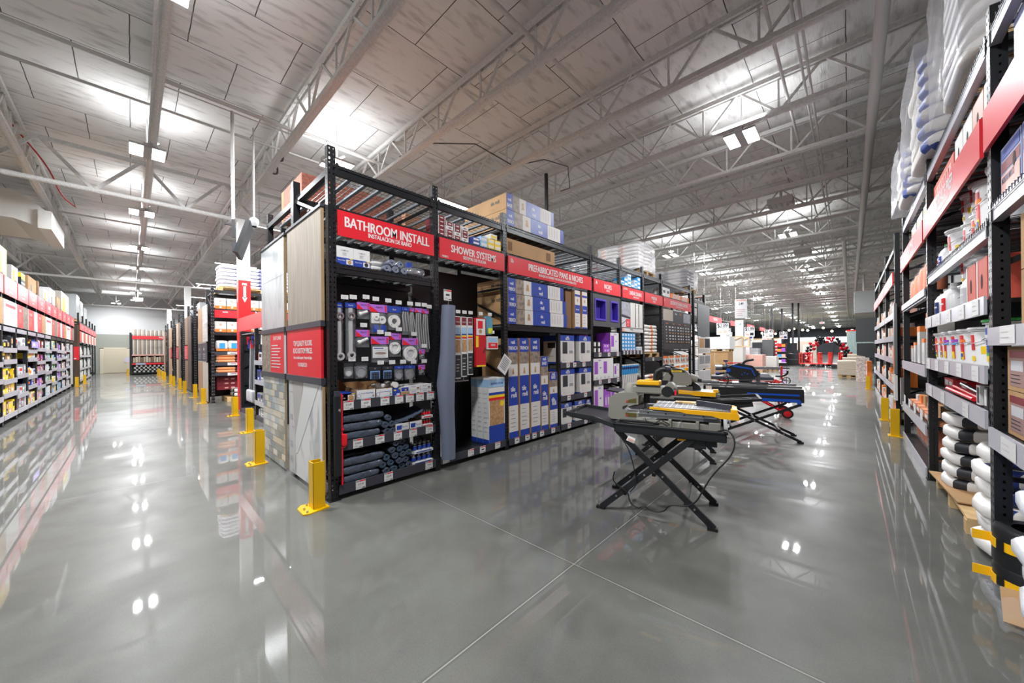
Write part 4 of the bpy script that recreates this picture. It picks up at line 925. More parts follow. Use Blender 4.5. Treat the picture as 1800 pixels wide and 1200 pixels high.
for k in range(3):
    it = {'x+': [('r', 0, 0, 1, .28, BLUE), ('r', .05, .28, .95, .66, TANPH), ('r', 0, .66, 1, .7, REDD), ('r', 0, .7, 1, .74, YELP), ('r', 0, .74, 1, .78, BLUE), ('r', 0, .86, 1, .98, LBLUE), ('t', 'SHOWER SYSTEM', .5, .9, .04, BLUE, .8), ('d', .82, .6, .045, YELP)], 'y-': [('r', 0, 0, 1, .07, BLUE), ('r', 0, .86, 1, .98, LBLUE)]+lines(9, .15, .8, .15, .8, LGREY)}
    carton('shower_kit_carton', 'tall white and blue shower kit carton on the second bay floor, %s of three' % ('front', 'middle', 'rear')[k], 'carton', AB(3.59, 3.92, .0+.135*k, .13+.135*k, .145, 1.12), WHT, it)
for i in range(3): carton('trim_carton', 'narrow white trim carton with blue and red bands behind the grey roll, %s' % NTH[i], 'carton', AB(2.745+.02*i, 2.76+.02*i+.05, .01+.1*i, .09+.1*i, .145, 1.1), WHT, {'x+': [('r', .1, .6, .9, .9, BLUE), ('r', .1, .3, .9, .5, TANPH), ('r', .1, .05, .9, .2, DARK)]})
for s in (2.93, 3.04, 3.15, 3.26, 3.45, 3.63): hook(A, s, 2.03, parent=rk)
hook(A, 3.68, 1.77, parent=rk)
# upper deck of bay 2 (behind the header)
n = 0
for c in range(4):
    for r_ in range(5 if c == 0 else 4):
        n += 1; w = .11 if c == 0 else .12; s0 = 2.74+.13*c
        carton('grout_carton', 'small maroon and white carton above the shower systems sign, %s column, %s layer' % (NTH[c], ORD[r_]), 'carton', AB(s0, s0+.118, .02, .3, 3.045+.052*r_, 3.094+.052*r_), MAROON if (c+r_) % 3 or c == 0 else WHT, {'x+': [('r', .0, .0, .12, 1, WHT), ('r', .88, 0, 1, 1, WHT), ('r', .3, .35, .7, .6, WHT if (c+r_) % 3 or c == 0 else MAROON)]})
for i, (a, z, m) in enumerate([(3.33, 3.045, BLUE), (3.33, 3.1, BLUE), (3.48, 3.045, LBLUE), (3.48, 3.12, LBLUE), (3.62, 3.045, YELP), (3.62, 3.12, YELP), (3.76, 3.045, YELP), (3.76, 3.12, YELP), (3.68, 3.2, WHT)]):
    carton('tile_carton', 'small %s carton above the shower systems sign near the third post, %s' % ({'print_blue': 'blue', 'print_light_blue': 'pale blue', 'print_yellow': 'pale yellow', 'white_print': 'white'}[m.name], ('lower', 'upper', 'lower', 'upper', 'lower left', 'upper left', 'lower right', 'upper right', 'topmost')[i]), 'carton', AB(a, a+.13, .02, .3, z, z+(.052 if m is BLUE else .072)), m, {'x+': [('r', .1, .2, .9, .7, WHT if m is not WHT else YELP)]})
# rear half of the top deck: big brick coloured carton and the boxes behind
carton('large_carton', 'large red brown carton on the rear corner of the top deck', 'carton', ((-6.35, 1.6, 3.49), (-5.4, 2.9, 3.98)), M('brick_carton', '#9b5a48', .7, var=.3, vscale=30), {'y-': [('r', 0, 0, .12, 1, KRAFT)]})
carton('large_carton', 'kraft carton with red print behind the red brown one on the top deck', 'carton', ((-6.3, 3.1, 3.49), (-5.3, 4.2, 3.8)), M('brick_carton2', '#a87a5c', .7, var=.25, vscale=25))
# bay 3 --------------------------------------------------------
def redi(kind, long=True): return kind
def long_box(label, s0, s1, z0, z1, d1, top=False, kind='TRENCH'):
    it = {'x+': [('r', 0, 0, .12, 1, BLUE), ('t', 'redi', .06, .55, .06, WHT, .09), ('t', kind, .06, .15, .07, WHT, .1), ('r', .12, .0, .25, 1, PHOTO), ('r', .25, 0, .38, 1, OFFW), ('p', [(.29, .3), (.34, .3), (.33, .75), (.3, .75)], TANPH), ('r', .38, 0, .68, 1, BLUE), ('t', 'tile', .53, .55, .07, WHT, .1), ('t', 'redi', .55, .15, .08, WHT, .12), ('r', .68, 0, .93, 1, OFFW), ('r', .93, 0, 1, 1, BLUE)]+sum([[('r', .71+.05*k, .2, .715+.05*k, .85, MID)] for k in range(4)], []), 'y-': [('t', 'tile redi', .75, .5, .08, DARK, .2)]}
    return carton('shower_pan_carton', label, 'carton', AB(s0, s1, .0, d1, z0, z1), KRAFT, it)
long_box('long kraft carton with blue and white print on the rack top, upper of two', 4.0, 5.22, 3.735, 3.98, 1.0, kind='BASE')
long_box('long kraft carton with blue and white print on the rack top, lower of two', 4.0, 5.52, 3.485, 3.73, 1.02)
carton('large_carton', 'plain kraft carton behind the printed pair on the rack top', 'carton', ((-6.3, 4.3, 3.49), (-5.0, 5.6, 3.74)), KRAFT)
carton('large_carton', 'plain long kraft carton above the prefabricated pans sign', 'carton', AB(4.0, 5.24, .0, .55, 3.045, 3.28), KRAFT, {'x+': [('r', .02, .2, .1, .8, KRAFTD), ('r', .8, .2, .9, .8, KRAFTD)]})
long_box('long blue and white shower pan carton under the sign, top of the three', 4.015, 5.5, 2.432, 2.665, 1.1)
long_box('long blue and white shower pan carton under the sign, middle of the three', 4.02, 5.57, 2.19, 2.425, 1.1)
long_box('long blue and white shower pan carton under the sign, lowest of the three', 4.01, 5.6, 1.945, 2.185, 1.1)
carton('large_carton', 'plain kraft carton standing right of the three long shower pan cartons', 'carton', AB(5.64, 5.84, .05, .9, 1.945, 2.66), KRAFTD)
def tall_box(label, s0, s1, z0, z1, kind, d1=.6, d0=0):
    it = {'x+': [('r', .03, .86, .97, 1, BLUE), ('t', 'redi', .5, .945, .07, WHT, .8), ('t', kind, .5, .885, .07, WHT, .9), ('r', .03, .74, .97, .86, PHOTO), ('r', .03, .62, .97, .74, OFFW), ('p', [(.4, .64), (.6, .64), (.56, .7), (.44, .7)], TANPH), ('r', .03, .33, .97, .62, BLUE), ('t', 'tile', .45, .47, .1, WHT, .7), ('t', 'redi', .55, .41, .1, WHT, .7), ('r', .03, .07, .97, .33, OFFW), ('r', .03, 0, .97, .07, BLUE)]+lines(5, .2, .7, .1, .3, MID, .15)}
    return carton('shower_pan_carton', label, 'carton', AB(s0, s1, d0, d1, z0, z1), KRAFT, it)
for i, (a, b, z, k) in enumerate([(4.005, 4.23, 1.72, 'TRENCH'), (4.265, 4.50, 1.725, 'TRENCH'), (4.535, 4.79, 1.73, 'BASE'), (4.81, 5.01, 1.42, 'BASE'), (5.05, 5.285, 1.13, 'BASE')]):
    tall_box('standing %s blue and white shower pan carton, %s from the third post' % ('tall' if i < 3 else 'shorter', NTH[i]), a, b, .14, z, k)
for i, (a, b) in enumerate([(5.87, 6.07), (6.13, 6.33)]):
    carton('shower_pan_carton', 'narrow upright blue and white carton under the sign, %s one' % ('left', 'right')[i], 'carton', AB(a, b, .0, .8, 1.945, 2.68), KRAFT, {'x+': [('r', .05, 0, .95, 1, OFFW), ('r', .05, .84, .95, .9, BLUE), ('r', .05, .4, .95, .62, BLUE), ('t', 'tile redi', .5, .48, .04, WHT, .8), ('r', .05, 0, .95, .04, BLUE), ('r', .4, .7, .6, .78, TANPH)]+lines(3, .2, .7, .1, .36, MID, .12)})
def niche_box(label, s0, s1, z0, z1, d0=0, d1=.4):
    P = A.P; mb = MB(); b = A.box(s0, s1, d0, d1, z0, z1); mb.box(b[0], b[1], OFFW)
    z = .84; deco(mb, b, 'x+', [('r', 0, .8, 1, 1, BLUE), ('t', 'redi', .5, .905, .055, WHT, .5), ('t', 'NICHE', .5, .83, .055, WHT, .5), ('r', .13, .35, .48, .76, DARK), ('r', .6, .5, .88, .76, LGREY), ('r', .62, .36, .88, .46, MID), ('r', .2, .1, .4, .28, LGREY), ('r', .21, .11, .39, .27, OFFW), ('p', [(0, 0), (.12, 0), (0, .1)], BLUE), ('p', [(1, 0), (.88, 0), (1, .1)], BLUE)])
    deco(mb, b, 'y-', [('r', 0, .8, 1, 1, BLUE), ('r', .25, .55, .7, .74, DARK), ('r', 0, 0, 1, .06, BLUE), ('r', .3, .25, .6, .27, MID)])
    return mb.build('niche_carton', None, label, 'carton')
for j, (z0, z1, w) in enumerate([(.14, .53, 'bottom'), (.665, 1.17, 'middle'), (1.275, 1.80, 'top')]):
    niche_box('white and blue niche carton, left one on the %s niche shelf' % w, 5.40, 5.84 if j else 5.74, z0, z1, 0)
    niche_box('white and blue niche carton, right one on the %s niche shelf' % w, 6.02 if j else 5.86, 6.45 if j else 6.2, z0, z1, 0)
niche_box('small white and blue niche carton in the corner of the bottom niche shelf', 6.27, 6.46, .14, .52, .02)
for i in range(2): niche_box('white and blue niche carton in shade behind the shorter standing cartons, %s' % ('left', 'right')[i], 4.86+.24*i, 5.08+.24*i, 1.31, 1.76, .45, .8)
mb = MB().box(A.P(4.82, .42, 1.27), A.P(5.33, .9, 1.30), BLKP); mb.build('shelf', rk)
# bay 4 --------------------------------------------------------
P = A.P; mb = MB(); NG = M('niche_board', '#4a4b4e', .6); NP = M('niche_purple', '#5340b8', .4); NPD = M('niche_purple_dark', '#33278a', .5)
s_ = [6.555, 6.66, 7.06, 7.33, 7.62, 7.745]; zz = [2.02, 2.18, 2.57, 2.725]
mb.box(P(s_[0], 0, zz[0]), P(s_[5], .03, zz[1]), NG); mb.box(P(s_[0], 0, zz[2]), P(s_[5], .03, zz[3]), NG)
for a, b in ((0, 1), (2, 3), (4, 5)): mb.box(P(s_[a], 0, zz[1]), P(s_[b], .03, zz[2]), NG)
t = thing('niche_display', 'dark display board with two purple recessed niches under the niches sign', 'display board', tuple(P(7.15, 0, 2.02))); mb.build('board', t)
for a, b in ((1, 2), (3, 4)):
    m2 = MB(); s0, s1 = s_[a], s_[b]; f = .035
    for q in ((s0-f, s1+f, zz[1]-f, zz[1]), (s0-f, s1+f, zz[2], zz[2]+f), (s0-f, s0, zz[1], zz[2]), (s1, s1+f, zz[1], zz[2])): m2.box(P(q[0], -.01, q[2]), P(q[1], .0, q[3]), NP)
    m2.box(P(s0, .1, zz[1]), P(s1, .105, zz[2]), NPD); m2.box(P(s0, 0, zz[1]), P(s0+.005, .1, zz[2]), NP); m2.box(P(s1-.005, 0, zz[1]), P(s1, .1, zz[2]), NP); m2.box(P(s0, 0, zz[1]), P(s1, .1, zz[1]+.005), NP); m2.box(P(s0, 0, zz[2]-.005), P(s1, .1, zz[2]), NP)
    m2.build('niche', t)
def purp(label, s0, s1, z0, z1, kind=0, d=0, n=1):
    it = [('r', (.08+.9*k)/n, .3, (.42+.9*k)/n, .85, PURP) for k in range(n)]+[('t', 'XBLOCK', .6/n, .88, .035, PURP, .35), ('r', .6/n, .55, .75/n, .6, PURP)]+[('r', .1+.2*k, .06, .2+.2*k, .16, LGREY) for k in range(4)]
    return carton('niche_carton', label, 'carton', AB(s0, s1, d, d+.35, z0, z1), PURP if kind else WHT, {'x+': it if not kind else [('r', .1, .15, .9, .8, LILAC), ('r', .2, .4, .35, .7, WHT), ('r', .6, .4, .75, .7, WHT)], 'y-': [('r', .0, 0, 1, 1, PURP)] if not kind and z1-z0 > .4 and n == 1 else []})
purp('tall white and purple niche carton on the upper purple shelf', 7.28, 7.67, 1.455, 1.9); purp('dark purple carton lying at the back of the upper purple shelf', 6.57, 7.0, 1.72, 1.85, 1, .35)
purp('small bright purple carton beside the tall white one, lower', 6.96, 7.26, 1.455, 1.55, 1); purp('small bright purple carton beside the tall white one, upper', 6.96, 7.24, 1.553, 1.65, 1)
purp('wide white carton with two purple niches on the middle purple shelf', 6.55, 7.40, .875, 1.34, 0, 0, 2); purp('small white and purple carton at the right of the middle purple shelf', 7.43, 7.69, .875, 1.2)
purp('white and purple carton at the left of the lowest purple shelf', 6.55, 6.95, .105, .78); purp('all purple carton in the middle of the lowest purple shelf', 6.98, 7.25, .105, .65, 1); purp('white and purple carton at the right of the lowest purple shelf', 7.27, 7.67, .105, .67)
for c in range(2):
    for r_ in range(2): mb = MB(); q = P(6.65+.17*c, .08, 1.455+.125*r_); mb.lathe([(0, 0), (.07, 0), (.07, .115), (0, .12)], M('jar_olive', '#3f433c', .5), c=q, n=14); mb.arcpatch(q, .072, .02, .1, -.6, .6, WHT); mb.build('adhesive_pot', None, 'dark round pot with a white label on the upper purple shelf, %s %s' % (('lower', 'upper')[r_], ('left', 'right')[c]), 'pot')
# bay 5 --------------------------------------------------------
b = AB(7.83, 8.28, .0, .02, 2.05, 2.65); mb = MB(); mb.box(b[0], b[1], LGREY); deco(mb, b, 'x+', [('r', .0, .4, 1, 1, M('tile_photo', '#9b9ca6', .4, var=.3, vscale=10)), ('p', [(0, .4), (1, .34), (1, .42), (0, .5)], DARK), ('r', .5, .02, .98, .33, REDD), ('p', [(0, .1), (.5, .25), (.5, .28), (0, .13)], DARK)]+lines(4, .58, .9, .05, .28, WHT)); mb.build('display_board', None, 'display board with a tiled floor photo under the linear drains sign', 'display board')
b = AB(8.30, 8.99, .0, .02, 2.05, 2.66); mb = MB(); mb.box(b[0], b[1], M('drain_board', '#d6d5d0', .5)); deco(mb, b, 'x+', [('r', .36, .02, .42, .98, M('drain_slot', '#5b5348', .4)), ('r', .64, .02, .70, .98, MATS['drain_slot']), ('r', .2, .02, .205, .98, LGREY), ('r', .85, .02, .855, .98, LGREY)]); mb.build('display_board', None, 'pale display board with two dark linear drains under the sign', 'display board')
mb = MB(); b = AB(7.83, 8.99, -.012, .01, 1.945, 2.03); mb.box(b[0], b[1], OFFW); deco(mb, b, 'x+', [('r', 0, 0, .1, 1, PINK), ('r', .35, .5, .5, .7, DARK)]+lines(3, .55, .95, .1, .9, LGREY)); mb.build('info_strip', rk)
for c in range(5):
    for r_ in range(5): carton('drain_carton', 'small blue carton with a white label in the block, %s row, %s from the left' % (ORD[r_], NTH[c]), 'carton', AB(7.85+.145*c, 7.99+.145*c, .01, .3, 1.485+.086*r_, 1.568+.086*r_), SKY, {'x+': [('r', .15, .2, .75, .8, WHT)], 'y-': [('r', .1, .1, .6, .9, WHT)]}, 'blue drain cartons')
for k in range(2): carton('small_carton', 'small white box right of the blue block on the linear drains shelf, %s' % ('left', 'right')[k], 'carton', AB(8.62+.17*k, 8.77+.17*k, .0, .2, 1.485, 1.59), WHT, {'x+': [('r', .1, .3, .8, .7, LBLUE)]})
for k in range(4): carton('tile_carton', 'brown carton stacked behind the small white boxes, %s' % ORD[k], 'carton', AB(8.62, 8.95, .35, .7, 1.485+.1*k, 1.58+.1*k), MAROON, {'x+': [('r', .2, .3, .8, .6, KRAFT)]})
for k in range(8):
    t0 = 7.83+.115*k; mb = MB(); P0 = P(t0+.05, .12, .5 if k else .45); P1 = P(t0+.05+.0, .02, 1.16); mb.bar(P(t0+.04, .15, .12), P1, .09, .05, WHT, up=(1,0,0)); 
    for a, c in ((.78, .98), (.05, .22)): q0 = P(t0+.04, .15, .12).lerp(P1, a); q1 = P(t0+.04, .15, .12).lerp(P1, c); mb.bar(q0, q1, .094, .054, SKY, up=(1,0,0))
    q0 = P(t0+.04, .15, .12).lerp(P1, .9); mb.bar(q0, q0.lerp(P1, .5), .096, .056, NAVY, up=(1,0,0)); mb.build('drain_channel_pack', None, 'leaning slim blue and white drain pack, %s from the left' % NTH[k], 'drain pack', 'leaning drain packs')
for c in range(6):
    for r_ in range(1+(c*7 % 3)): carton('drain_carton', 'blue and white carton above the linear drains sign, %s column, %s' % (NTH[c], ORD[r_]), 'carton', AB(7.85+.18*c, 8.02+.18*c, .02, .3, 3.045+.1*r_, 3.14+.1*r_), SKY if c % 2 else WHT, {'x+': [('r', .1, .2, .9, .7, WHT if c % 2 else SKY)]})
# bay 6 --------------------------------------------------------
def pallet(name, label, c, w=1.2, l=1.0, rot=0):
    t = thing(name, label, 'pallet', c, rot); h = .13; 
    for k in range(7): x = -w/2+.05+k*(w-.1)/6; MB().box((x-.045, -l/2, h-.02), (x+.045, l/2, h), WOOD).build('deck_board', t, local=True)
    for y in (-l/2+.05, 0, l/2-.05):
        for x in (-w/2+.08, 0, w/2-.08): MB().box((x-.08, y-.05, .02), (x+.08, y+.05, h-.02), WOOD).build('block', t, local=True)
        MB().box((-w/2, y-.05, 0), (w/2, y+.05, .02), WOOD).build('bottom_board', t, local=True)
    return t
_SK = {}
def sack(name, label, c, sx, sy, sz, m, band, seed=0, rot=0, cat='sack', group=None):
    k = (sx, sy, sz, m.name, tuple((a, b, q.name) for a, b, q in (band or [])), seed % 3)
    if k not in _SK:
        mb = MB().pillow((0, 0, sz/2), sx, sy, sz, m, seed=seed % 3, band=band); _SK[k] = mb.build(name, None, label, cat, group, local=True, loc=c, rot=rot); return _SK[k]
    o = dup(_SK[k], c, rot, label, group); o.name = name; return o
SKW = M('sack_white', '#e3e0dc', .45, bump=.3, bscale=14); SKO = M('sack_orange', '#e8935a', .5, bump=.3, bscale=14); SKG = M('sack_grey', '#8f9096', .5, bump=.3, bscale=14); SKB = M('sack_blue', '#2a4fae', .45)
def sack_pile(name, desc, x0, x1, y0, y1, z0, layers, nx, ny, h, m, band, group, rotb=False, seed=0):
    k = 0
    for l in range(layers):
        for i in range(nx):
            for j in range(ny):
                cx = x0+(x1-x0)*(i+.5)/nx; cy = y0+(y1-y0)*(j+.5)/ny; sx = (x1-x0)/nx; sy = (y1-y0)/ny
                pos = '' if nx*ny == 1 else ', '+(('rear ', 'front ')[i] if nx == 2 else (NTH[i]+' deep ' if nx > 2 else ''))+(('near', 'far')[j] if ny == 2 else (NTH[j]+' along' if ny > 2 else ''))
                rr = random.Random(k+seed*31); k += 1
                if rotb: sack(name, desc % (ORD[l]+' layer'+pos), (cx+rr.uniform(-.008, .008), cy+rr.uniform(-.008, .008), z0+l*h), round(sy*.97, 3), round(sx*.97, 3), round(h*.97, 3), m, band, k, PI/2+rr.uniform(-.03, .03), group=group)
                else: sack(name, desc % (ORD[l]+' layer'+pos), (cx+rr.uniform(-.008, .008), cy+rr.uniform(-.008, .008), z0+l*h), round(sx*.97, 3), round(sy*.97, 3), round(h*.97, 3), m, band, k, rr.uniform(-.03, .03), group=group)
OB = [(-.7, -.3, SKO), (.25, .6, SKO)]
pallet('pallet', 'wooden pallet carrying the orange and white sacks under the mortar sign', (-4.42, 9.66, 1.295), 1.0, 1.1)
sack_pile('mortar_sack', 'orange and white mortar sack under the mortar sign, %s', -4.9, -3.92, 9.12, 10.2, 1.425, 8, 2, 2, .095, SKW, OB, 'sacks under the mortar sign', True)
pallet('pallet', 'wooden pallet on the floor of the mortar bay', (-4.42, 9.66, .11), 1.0, 1.1)
sack_pile('mortar_sack', 'white and orange sack on the floor pallet of the mortar bay, %s', -4.9, -3.92, 9.12, 10.2, .24, 7, 1, 2, .085, SKW, OB, 'sacks low in the mortar bay', True, 5)
# bay 7 --------------------------------------------------------
b = AB(10.38, 12.76, .0, .02, 1.51, 2.68); mb = MB(); mb.box(b[0], b[1], M('chart_dark', '#36373b', .45))
it = [('r', .0, .72, .33, 1, M('beige_tile', '#b9b0a2', .4)), ('r', .72, .72, 1, .97, M('tile_photo', '#9b9ca6', .4, var=.3, vscale=10)), ('t', 'Schluter', .44, .9, .07, WHT, .2), ('t', 'Shelf', .6, .9, .07, ORNG, .2)]
for r_ in range(6):
    for c_ in range(9): it.append(('r', .08+.1*c_, .55-.075*r_, .08+.1*c_+(.06 if c_ % 3 else .03), .58-.075*r_, (WHT, LGREY, TANPH)[r_ % 3]))
it += [('r', .06+.22*k, .64, .14+.22*k, .655, ORNG) for k in range(4)]
deco(mb, b, 'x+', it); mb.build('display_board', None, 'wide dark chart board of drain finishes under the last sign', 'display board')
k = 0
for r_, z in enumerate((1.32, 1.0, .7)):
    for c in range(9):
        s0 = 10.42+.25*c; b = AB(s0, s0+.19, .03+.02*(c % 2), .06+.02*(c % 2), z-.26, z); mb = MB(); mb.box(b[0], b[1], WHT); deco(mb, b, 'x+', [('r', 0, .75, 1, 1, ORNG), ('r', .2, .25, .5, .6, DARK), ('r', .6, .1, .95, .5, LGREY if r_ else ORNG)]); mb.build('shelf_packet', None, 'orange and white hanging packet below the dark chart, %s row, %s from the left' % (('top', 'middle', 'lowest')[r_], NTH[c]), 'packet', 'orange packets below the dark chart')
for k in range(5): carton('trim_carton', 'flat orange carton lying above the decorative drains sign, %s' % ORD[k], 'carton', AB(11.0+.02*k, 12.7, .02, .3, 3.045+.03*k, 3.072+.03*k), ORNG, {'x+': [('r', .1, .2, .5, .8, WHT), ('r', .6, .2, .9, .8, WHT)]})
for k in range(2): carton('small_carton', 'white printed carton above the last sign beside its post, %s' % ('left', 'right')[k], 'carton', AB(10.4+.3*k, 10.68+.3*k, .02, .3, 3.045, 3.3), WHT, {'x+': [('r', .2, .4, .8, .7, DARK)]})
# pallets on top of the rack ---------------------------------------
def wrap_over(name_part, x0, x1, y0, y1, z0, z1, parent_label, name='stretch_wrap', mat=None, seed=0):
    mb = MB(); rnd = random.Random(seed); n = 10; vs = []; fs = []; per = [(x0, y0), (x1, y0), (x1, y1), (x0, y1)]; pts = []
    for i in range(4):
        a = per[i]; b = per[(i+1) % 4]
        for k in range(8): pts.append((a[0]+(b[0]-a[0])*k/8, a[1]+(b[1]-a[1])*k/8))
    N = len(pts); cx, cy = (x0+x1)/2, (y0+y1)/2
    for i in range(n+1):
        z = z0+(z1-z0)*i/n
        for (x, y) in pts: q = rnd.uniform(-.006, .02); vs.append((x+(x-cx)*q, y+(y-cy)*q, z+rnd.uniform(-.01, .01)))
    for i in range(n):
        for j in range(N): k = (j+1) % N; fs.append((i*N+j, i*N+k, (i+1)*N+k, (i+1)*N+j))
    vs.append((cx, cy, z1+.03)); fs += [(n*N+j, n*N+(j+1) % N, len(vs)-1) for j in range(N)]
    mb.add(vs, fs, mat or WRAP, False); return mb.build(name, None, parent_label, 'stretch wrap')
pallet('pallet', 'wooden pallet under the orange striped sacks on the rack top', (-4.46, 9.6, 3.49), .98, .98)
sack_pile('mortar_sack', 'orange striped sack in the pallet stack on the rack top, %s', -5.05, -3.95, 8.95, 9.95, 3.62, 7, 2, 2, .095, SKW, [(-.8, -.2, SKO), (.1, .5, SKO)], 'sacks on the rack top', False, 1)
wrap_over('', -5.08, -3.92, 8.92, 9.98, 3.6, 4.31, 'clear wrap around the orange striped sacks on the rack top')
pallet('pallet', 'wooden pallet of orange striped sacks further back on the rack top', (-5.9, 10.0, 3.49), 1.0, 1.2)
sack_pile('mortar_sack', 'orange striped sack in the rear stack on the rack top, %s', -6.4, -5.4, 9.4, 10.6, 3.62, 6, 1, 2, .105, SKW, [(-.8, -.2, SKO), (.1, .5, SKO)], 'rear sacks on the rack top', True, 2)
pallet('pallet', 'wooden pallet under the grey sacks at the far end of the rack top', (-4.5, 13.45, 3.49), .98, 1.1)
sack_pile('mortar_sack', 'grey sack in the far stack on the rack top, %s', -5.6, -3.95, 12.75, 13.7, 3.62, 6, 2, 2, .1, SKG, [(-.6, 0, SKW)], 'grey sacks at the far rack end', False, 3)
wrap_over('', -5.65, -3.92, 12.72, 13.75, 3.6, 4.22, 'clear wrap around the grey sacks at the far rack end')
mb = MB().box((-5.13, 6.6, 3.5), (-5.07, 6.66, 5.62), BLK); mb.build('hanging_pole', None, 'thin black square pole hanging from a joist behind the printed cartons', 'pole')
# ================================================================ the tile saws
class Lo(MB):
    pass
def scissor(t, m, xf, xt, yh, zt, wid=.052, th=.022, knob=STEEL, name='leg'):
    """two crossing legs on each long side; feet at +-xf, tops at +-xt"""
    for y in (-yh, yh):
        for sx in (-1, 1):
            yy = y+(.014 if sx > 0 else -.014); mb = MB()
            mb.bar((sx*xf, yy, .02), (-sx*xt, yy, zt), th, wid, m); mb.box((sx*xf-.05, yy-.02, 0), (sx*xf+.03, yy+.02, .025), RUB)
            for a in (.18, .5): mb.tube([(sx*xf+(-sx*xt-sx*xf)*a, yy-.02, .02+(zt-.02)*a), (sx*xf+(-sx*xt-sx*xf)*a, yy-.012, .02+(zt-.02)*a)], .009, knob, 8)
            mb.build(name, t, local=True)
    for x, z in ((-xf*.55, .18), (xf*.55, .18), (0, zt*.52)): MB().bar((x, -yh, z), (x, yh, z), .03, .03, m).build('cross_bar', t, local=True)
def wheel(t, c, r, w, hub):
    mb = MB().lathe([(r*.65, -w/2), (r, -w/2), (r, w/2), (r*.65, w/2)], RUB, n=24); mb.lathe([(0, -w/2-.003), (r*.66, -w/2+.004), (r*.66, w/2-.004), (0, w/2+.003)], hub, n=20)
    o = mb.build('wheel', t, local=True, loc=c); o.rotation_euler.x = PI/2; return o
RA = math.radians(13)
# --- saw 1, nearest -------------------------------------------------
st = thing('saw_stand', 'black folding scissor stand with catch tray, nearest the viewer', 'saw stand', (-1.36, 3.5, 0), RA)
scissor(st, BLKP, .47, .32, .29, .76)
TR = M('tray_black', '#202226', .4, bump=.06, bscale=60)
mb = MB()
prof = [(-.34, .77), (.52, .74), (.58, .78), (.58, .84), (-.34, .84)]
mb.box((-.34, -.33, .755), (.57, .33, .775), TR)
for y in (-.33, .315): mb.box((-.34, y, .76), (.57, y+.015, .84), TR); mb.box((-.35, y-.01, .825), (.58, y+.025, .845), TR)
for x in (-.34, .555): mb.box((x, -.33, .76), (x+.015, .33, .84), TR); mb.box((x-.01, -.34, .825), (x+.025, .34, .845), TR)
mb.build('tray', st, local=True, bevel=.006)
MB().box((.28, -.3, .68), (.42, -.12, .757), TR).box((.40, -.28, .70), (.5, -.1, .757), TR).build('drain_box', st, local=True, bevel=.004)
# outfeed wing at the left
mb = MB(); zA, zB = .83, .885
mb.add([(-.36, -.28, .82), (-.80, -.28, .865), (-.80, .26, .875), (-.36, .26, .83), (-.36, -.28, .805), (-.80, -.28, .85), (-.80, .26, .86), (-.36, .26, .815)], [(0,1,2,3),(7,6,5,4),(0,4,5,1),(1,5,6,2),(2,6,7,3),(3,7,4,0)], TR)
for y in (-.29, .27): mb.bar((-.33, y, .80), (-.55, y, .86), .025, .04, TR); mb.bar((-.55, y, .86), (-.83, y, .885), .025, .04, TR)
mb.bar((-.82, -.3, .885), (-.82, .28, .885), .03, .03, TR); mb.bar((-.86, -.27, .87), (-.82, .2, .885), .02, .03, TR)
mb.build('outfeed_wing', st, local=True)
mb = MB().box((.2, -.31, .735), (.3, -.28, .75), SAWY); mb.build('latch', st, local=True)
sw = thing('tile_saw', 'yellow and grey wet tile saw on the nearest black stand', 'tile saw', (-1.36, 3.5, .776), RA)
Z = .776
def LB(): return MB(T=lambda x, y, z: V(x, y, z-Z))
mb = LB(); mb.box((-.16, -.23, .80), (.52, .22, .88), TAUPE); 
for x in (-.1, .12, .34): mb.box((x, -.245, .79), (x+.03, -.225, .9), TAUPE)
mb.box((.44, -.25, .80), (.53, .24, .9), TAUPE); mb.build('base', sw, local=True, bevel=.008)
for y, nm in ((-.235, 'rail'), (.19, 'rail')):
    mb = LB(); mb.box((-.13, y, .90), (.50, y+.04, .965), ALU); mb.box((-.13, y-.006, .925), (.50, y, .935), STEEL); mb.box((-.13, y-.004, .955), (.50, y, .965), STEEL)
    for k in range(4): mb.tube([(-.05+.15*k, y-.008, .945), (-.05+.15*k, y-.002, .945)], .007, RUB, 8)
    mb.box((.40, y-.01, .90), (.5, y, .93), DARK); mb.build(nm, sw, local=True)
mb = LB(); mb.box((-.02, -.21, .985), (.60, .21, 1.0), M('table_grey', '#77797b', .45, .4))
for k in range(14): mb.box((-.01+.045*k, -.205, 1.0), (-.005+.045*k, .205, 1.002), STEEL)
mb.box((-.02, .02, .999), (.6, .03, 1.0025), RUB); mb.build('cutting_table', sw, local=True)
mb = LB(); mb.ext([(-.04, .98), (.22, .972), (.27, .96), (.46, .956), (.52, .938), (.66, .935), (.66, .975), (.63, .99), (-.04, .997)], 'y', -.245, -.21, SAWY); mb.ext([(-.04, .975), (.64, .95), (.64, .99), (-.04, .995)], 'y', .21, .24, SAWY)
mb.box((.6, -.24, .93), (.655, .24, .985), SAWY); mb.box((.6, -.24, .98), (.65, -.17, 1.02), SAWY); mb.build('table_frame', sw, local=True, bevel=.004)
mb = LB(); mb.add([(.33, .05, 1.0), (.60, -.16, 1.0), (.61, -.145, 1.0), (.34, .065, 1.0), (.33, .05, 1.045), (.60, -.16, 1.045), (.61, -.145, 1.045), (.34, .065, 1.045)], [(0,3,2,1),(4,5,6,7),(0,1,5,4),(1,2,6,5),(2,3,7,6),(3,0,4,7)], CHAR); mb.build('fence', sw, local=True)
mb = LB(); mb.box((.14, .1, 1.0), (.32, .22, 1.01), M('saw_yellow_pale', '#d8b878', .5)); mb.box((.18, .13, 1.01), (.28, .19, 1.014), SAWY); mb.build('side_guide', sw, local=True)
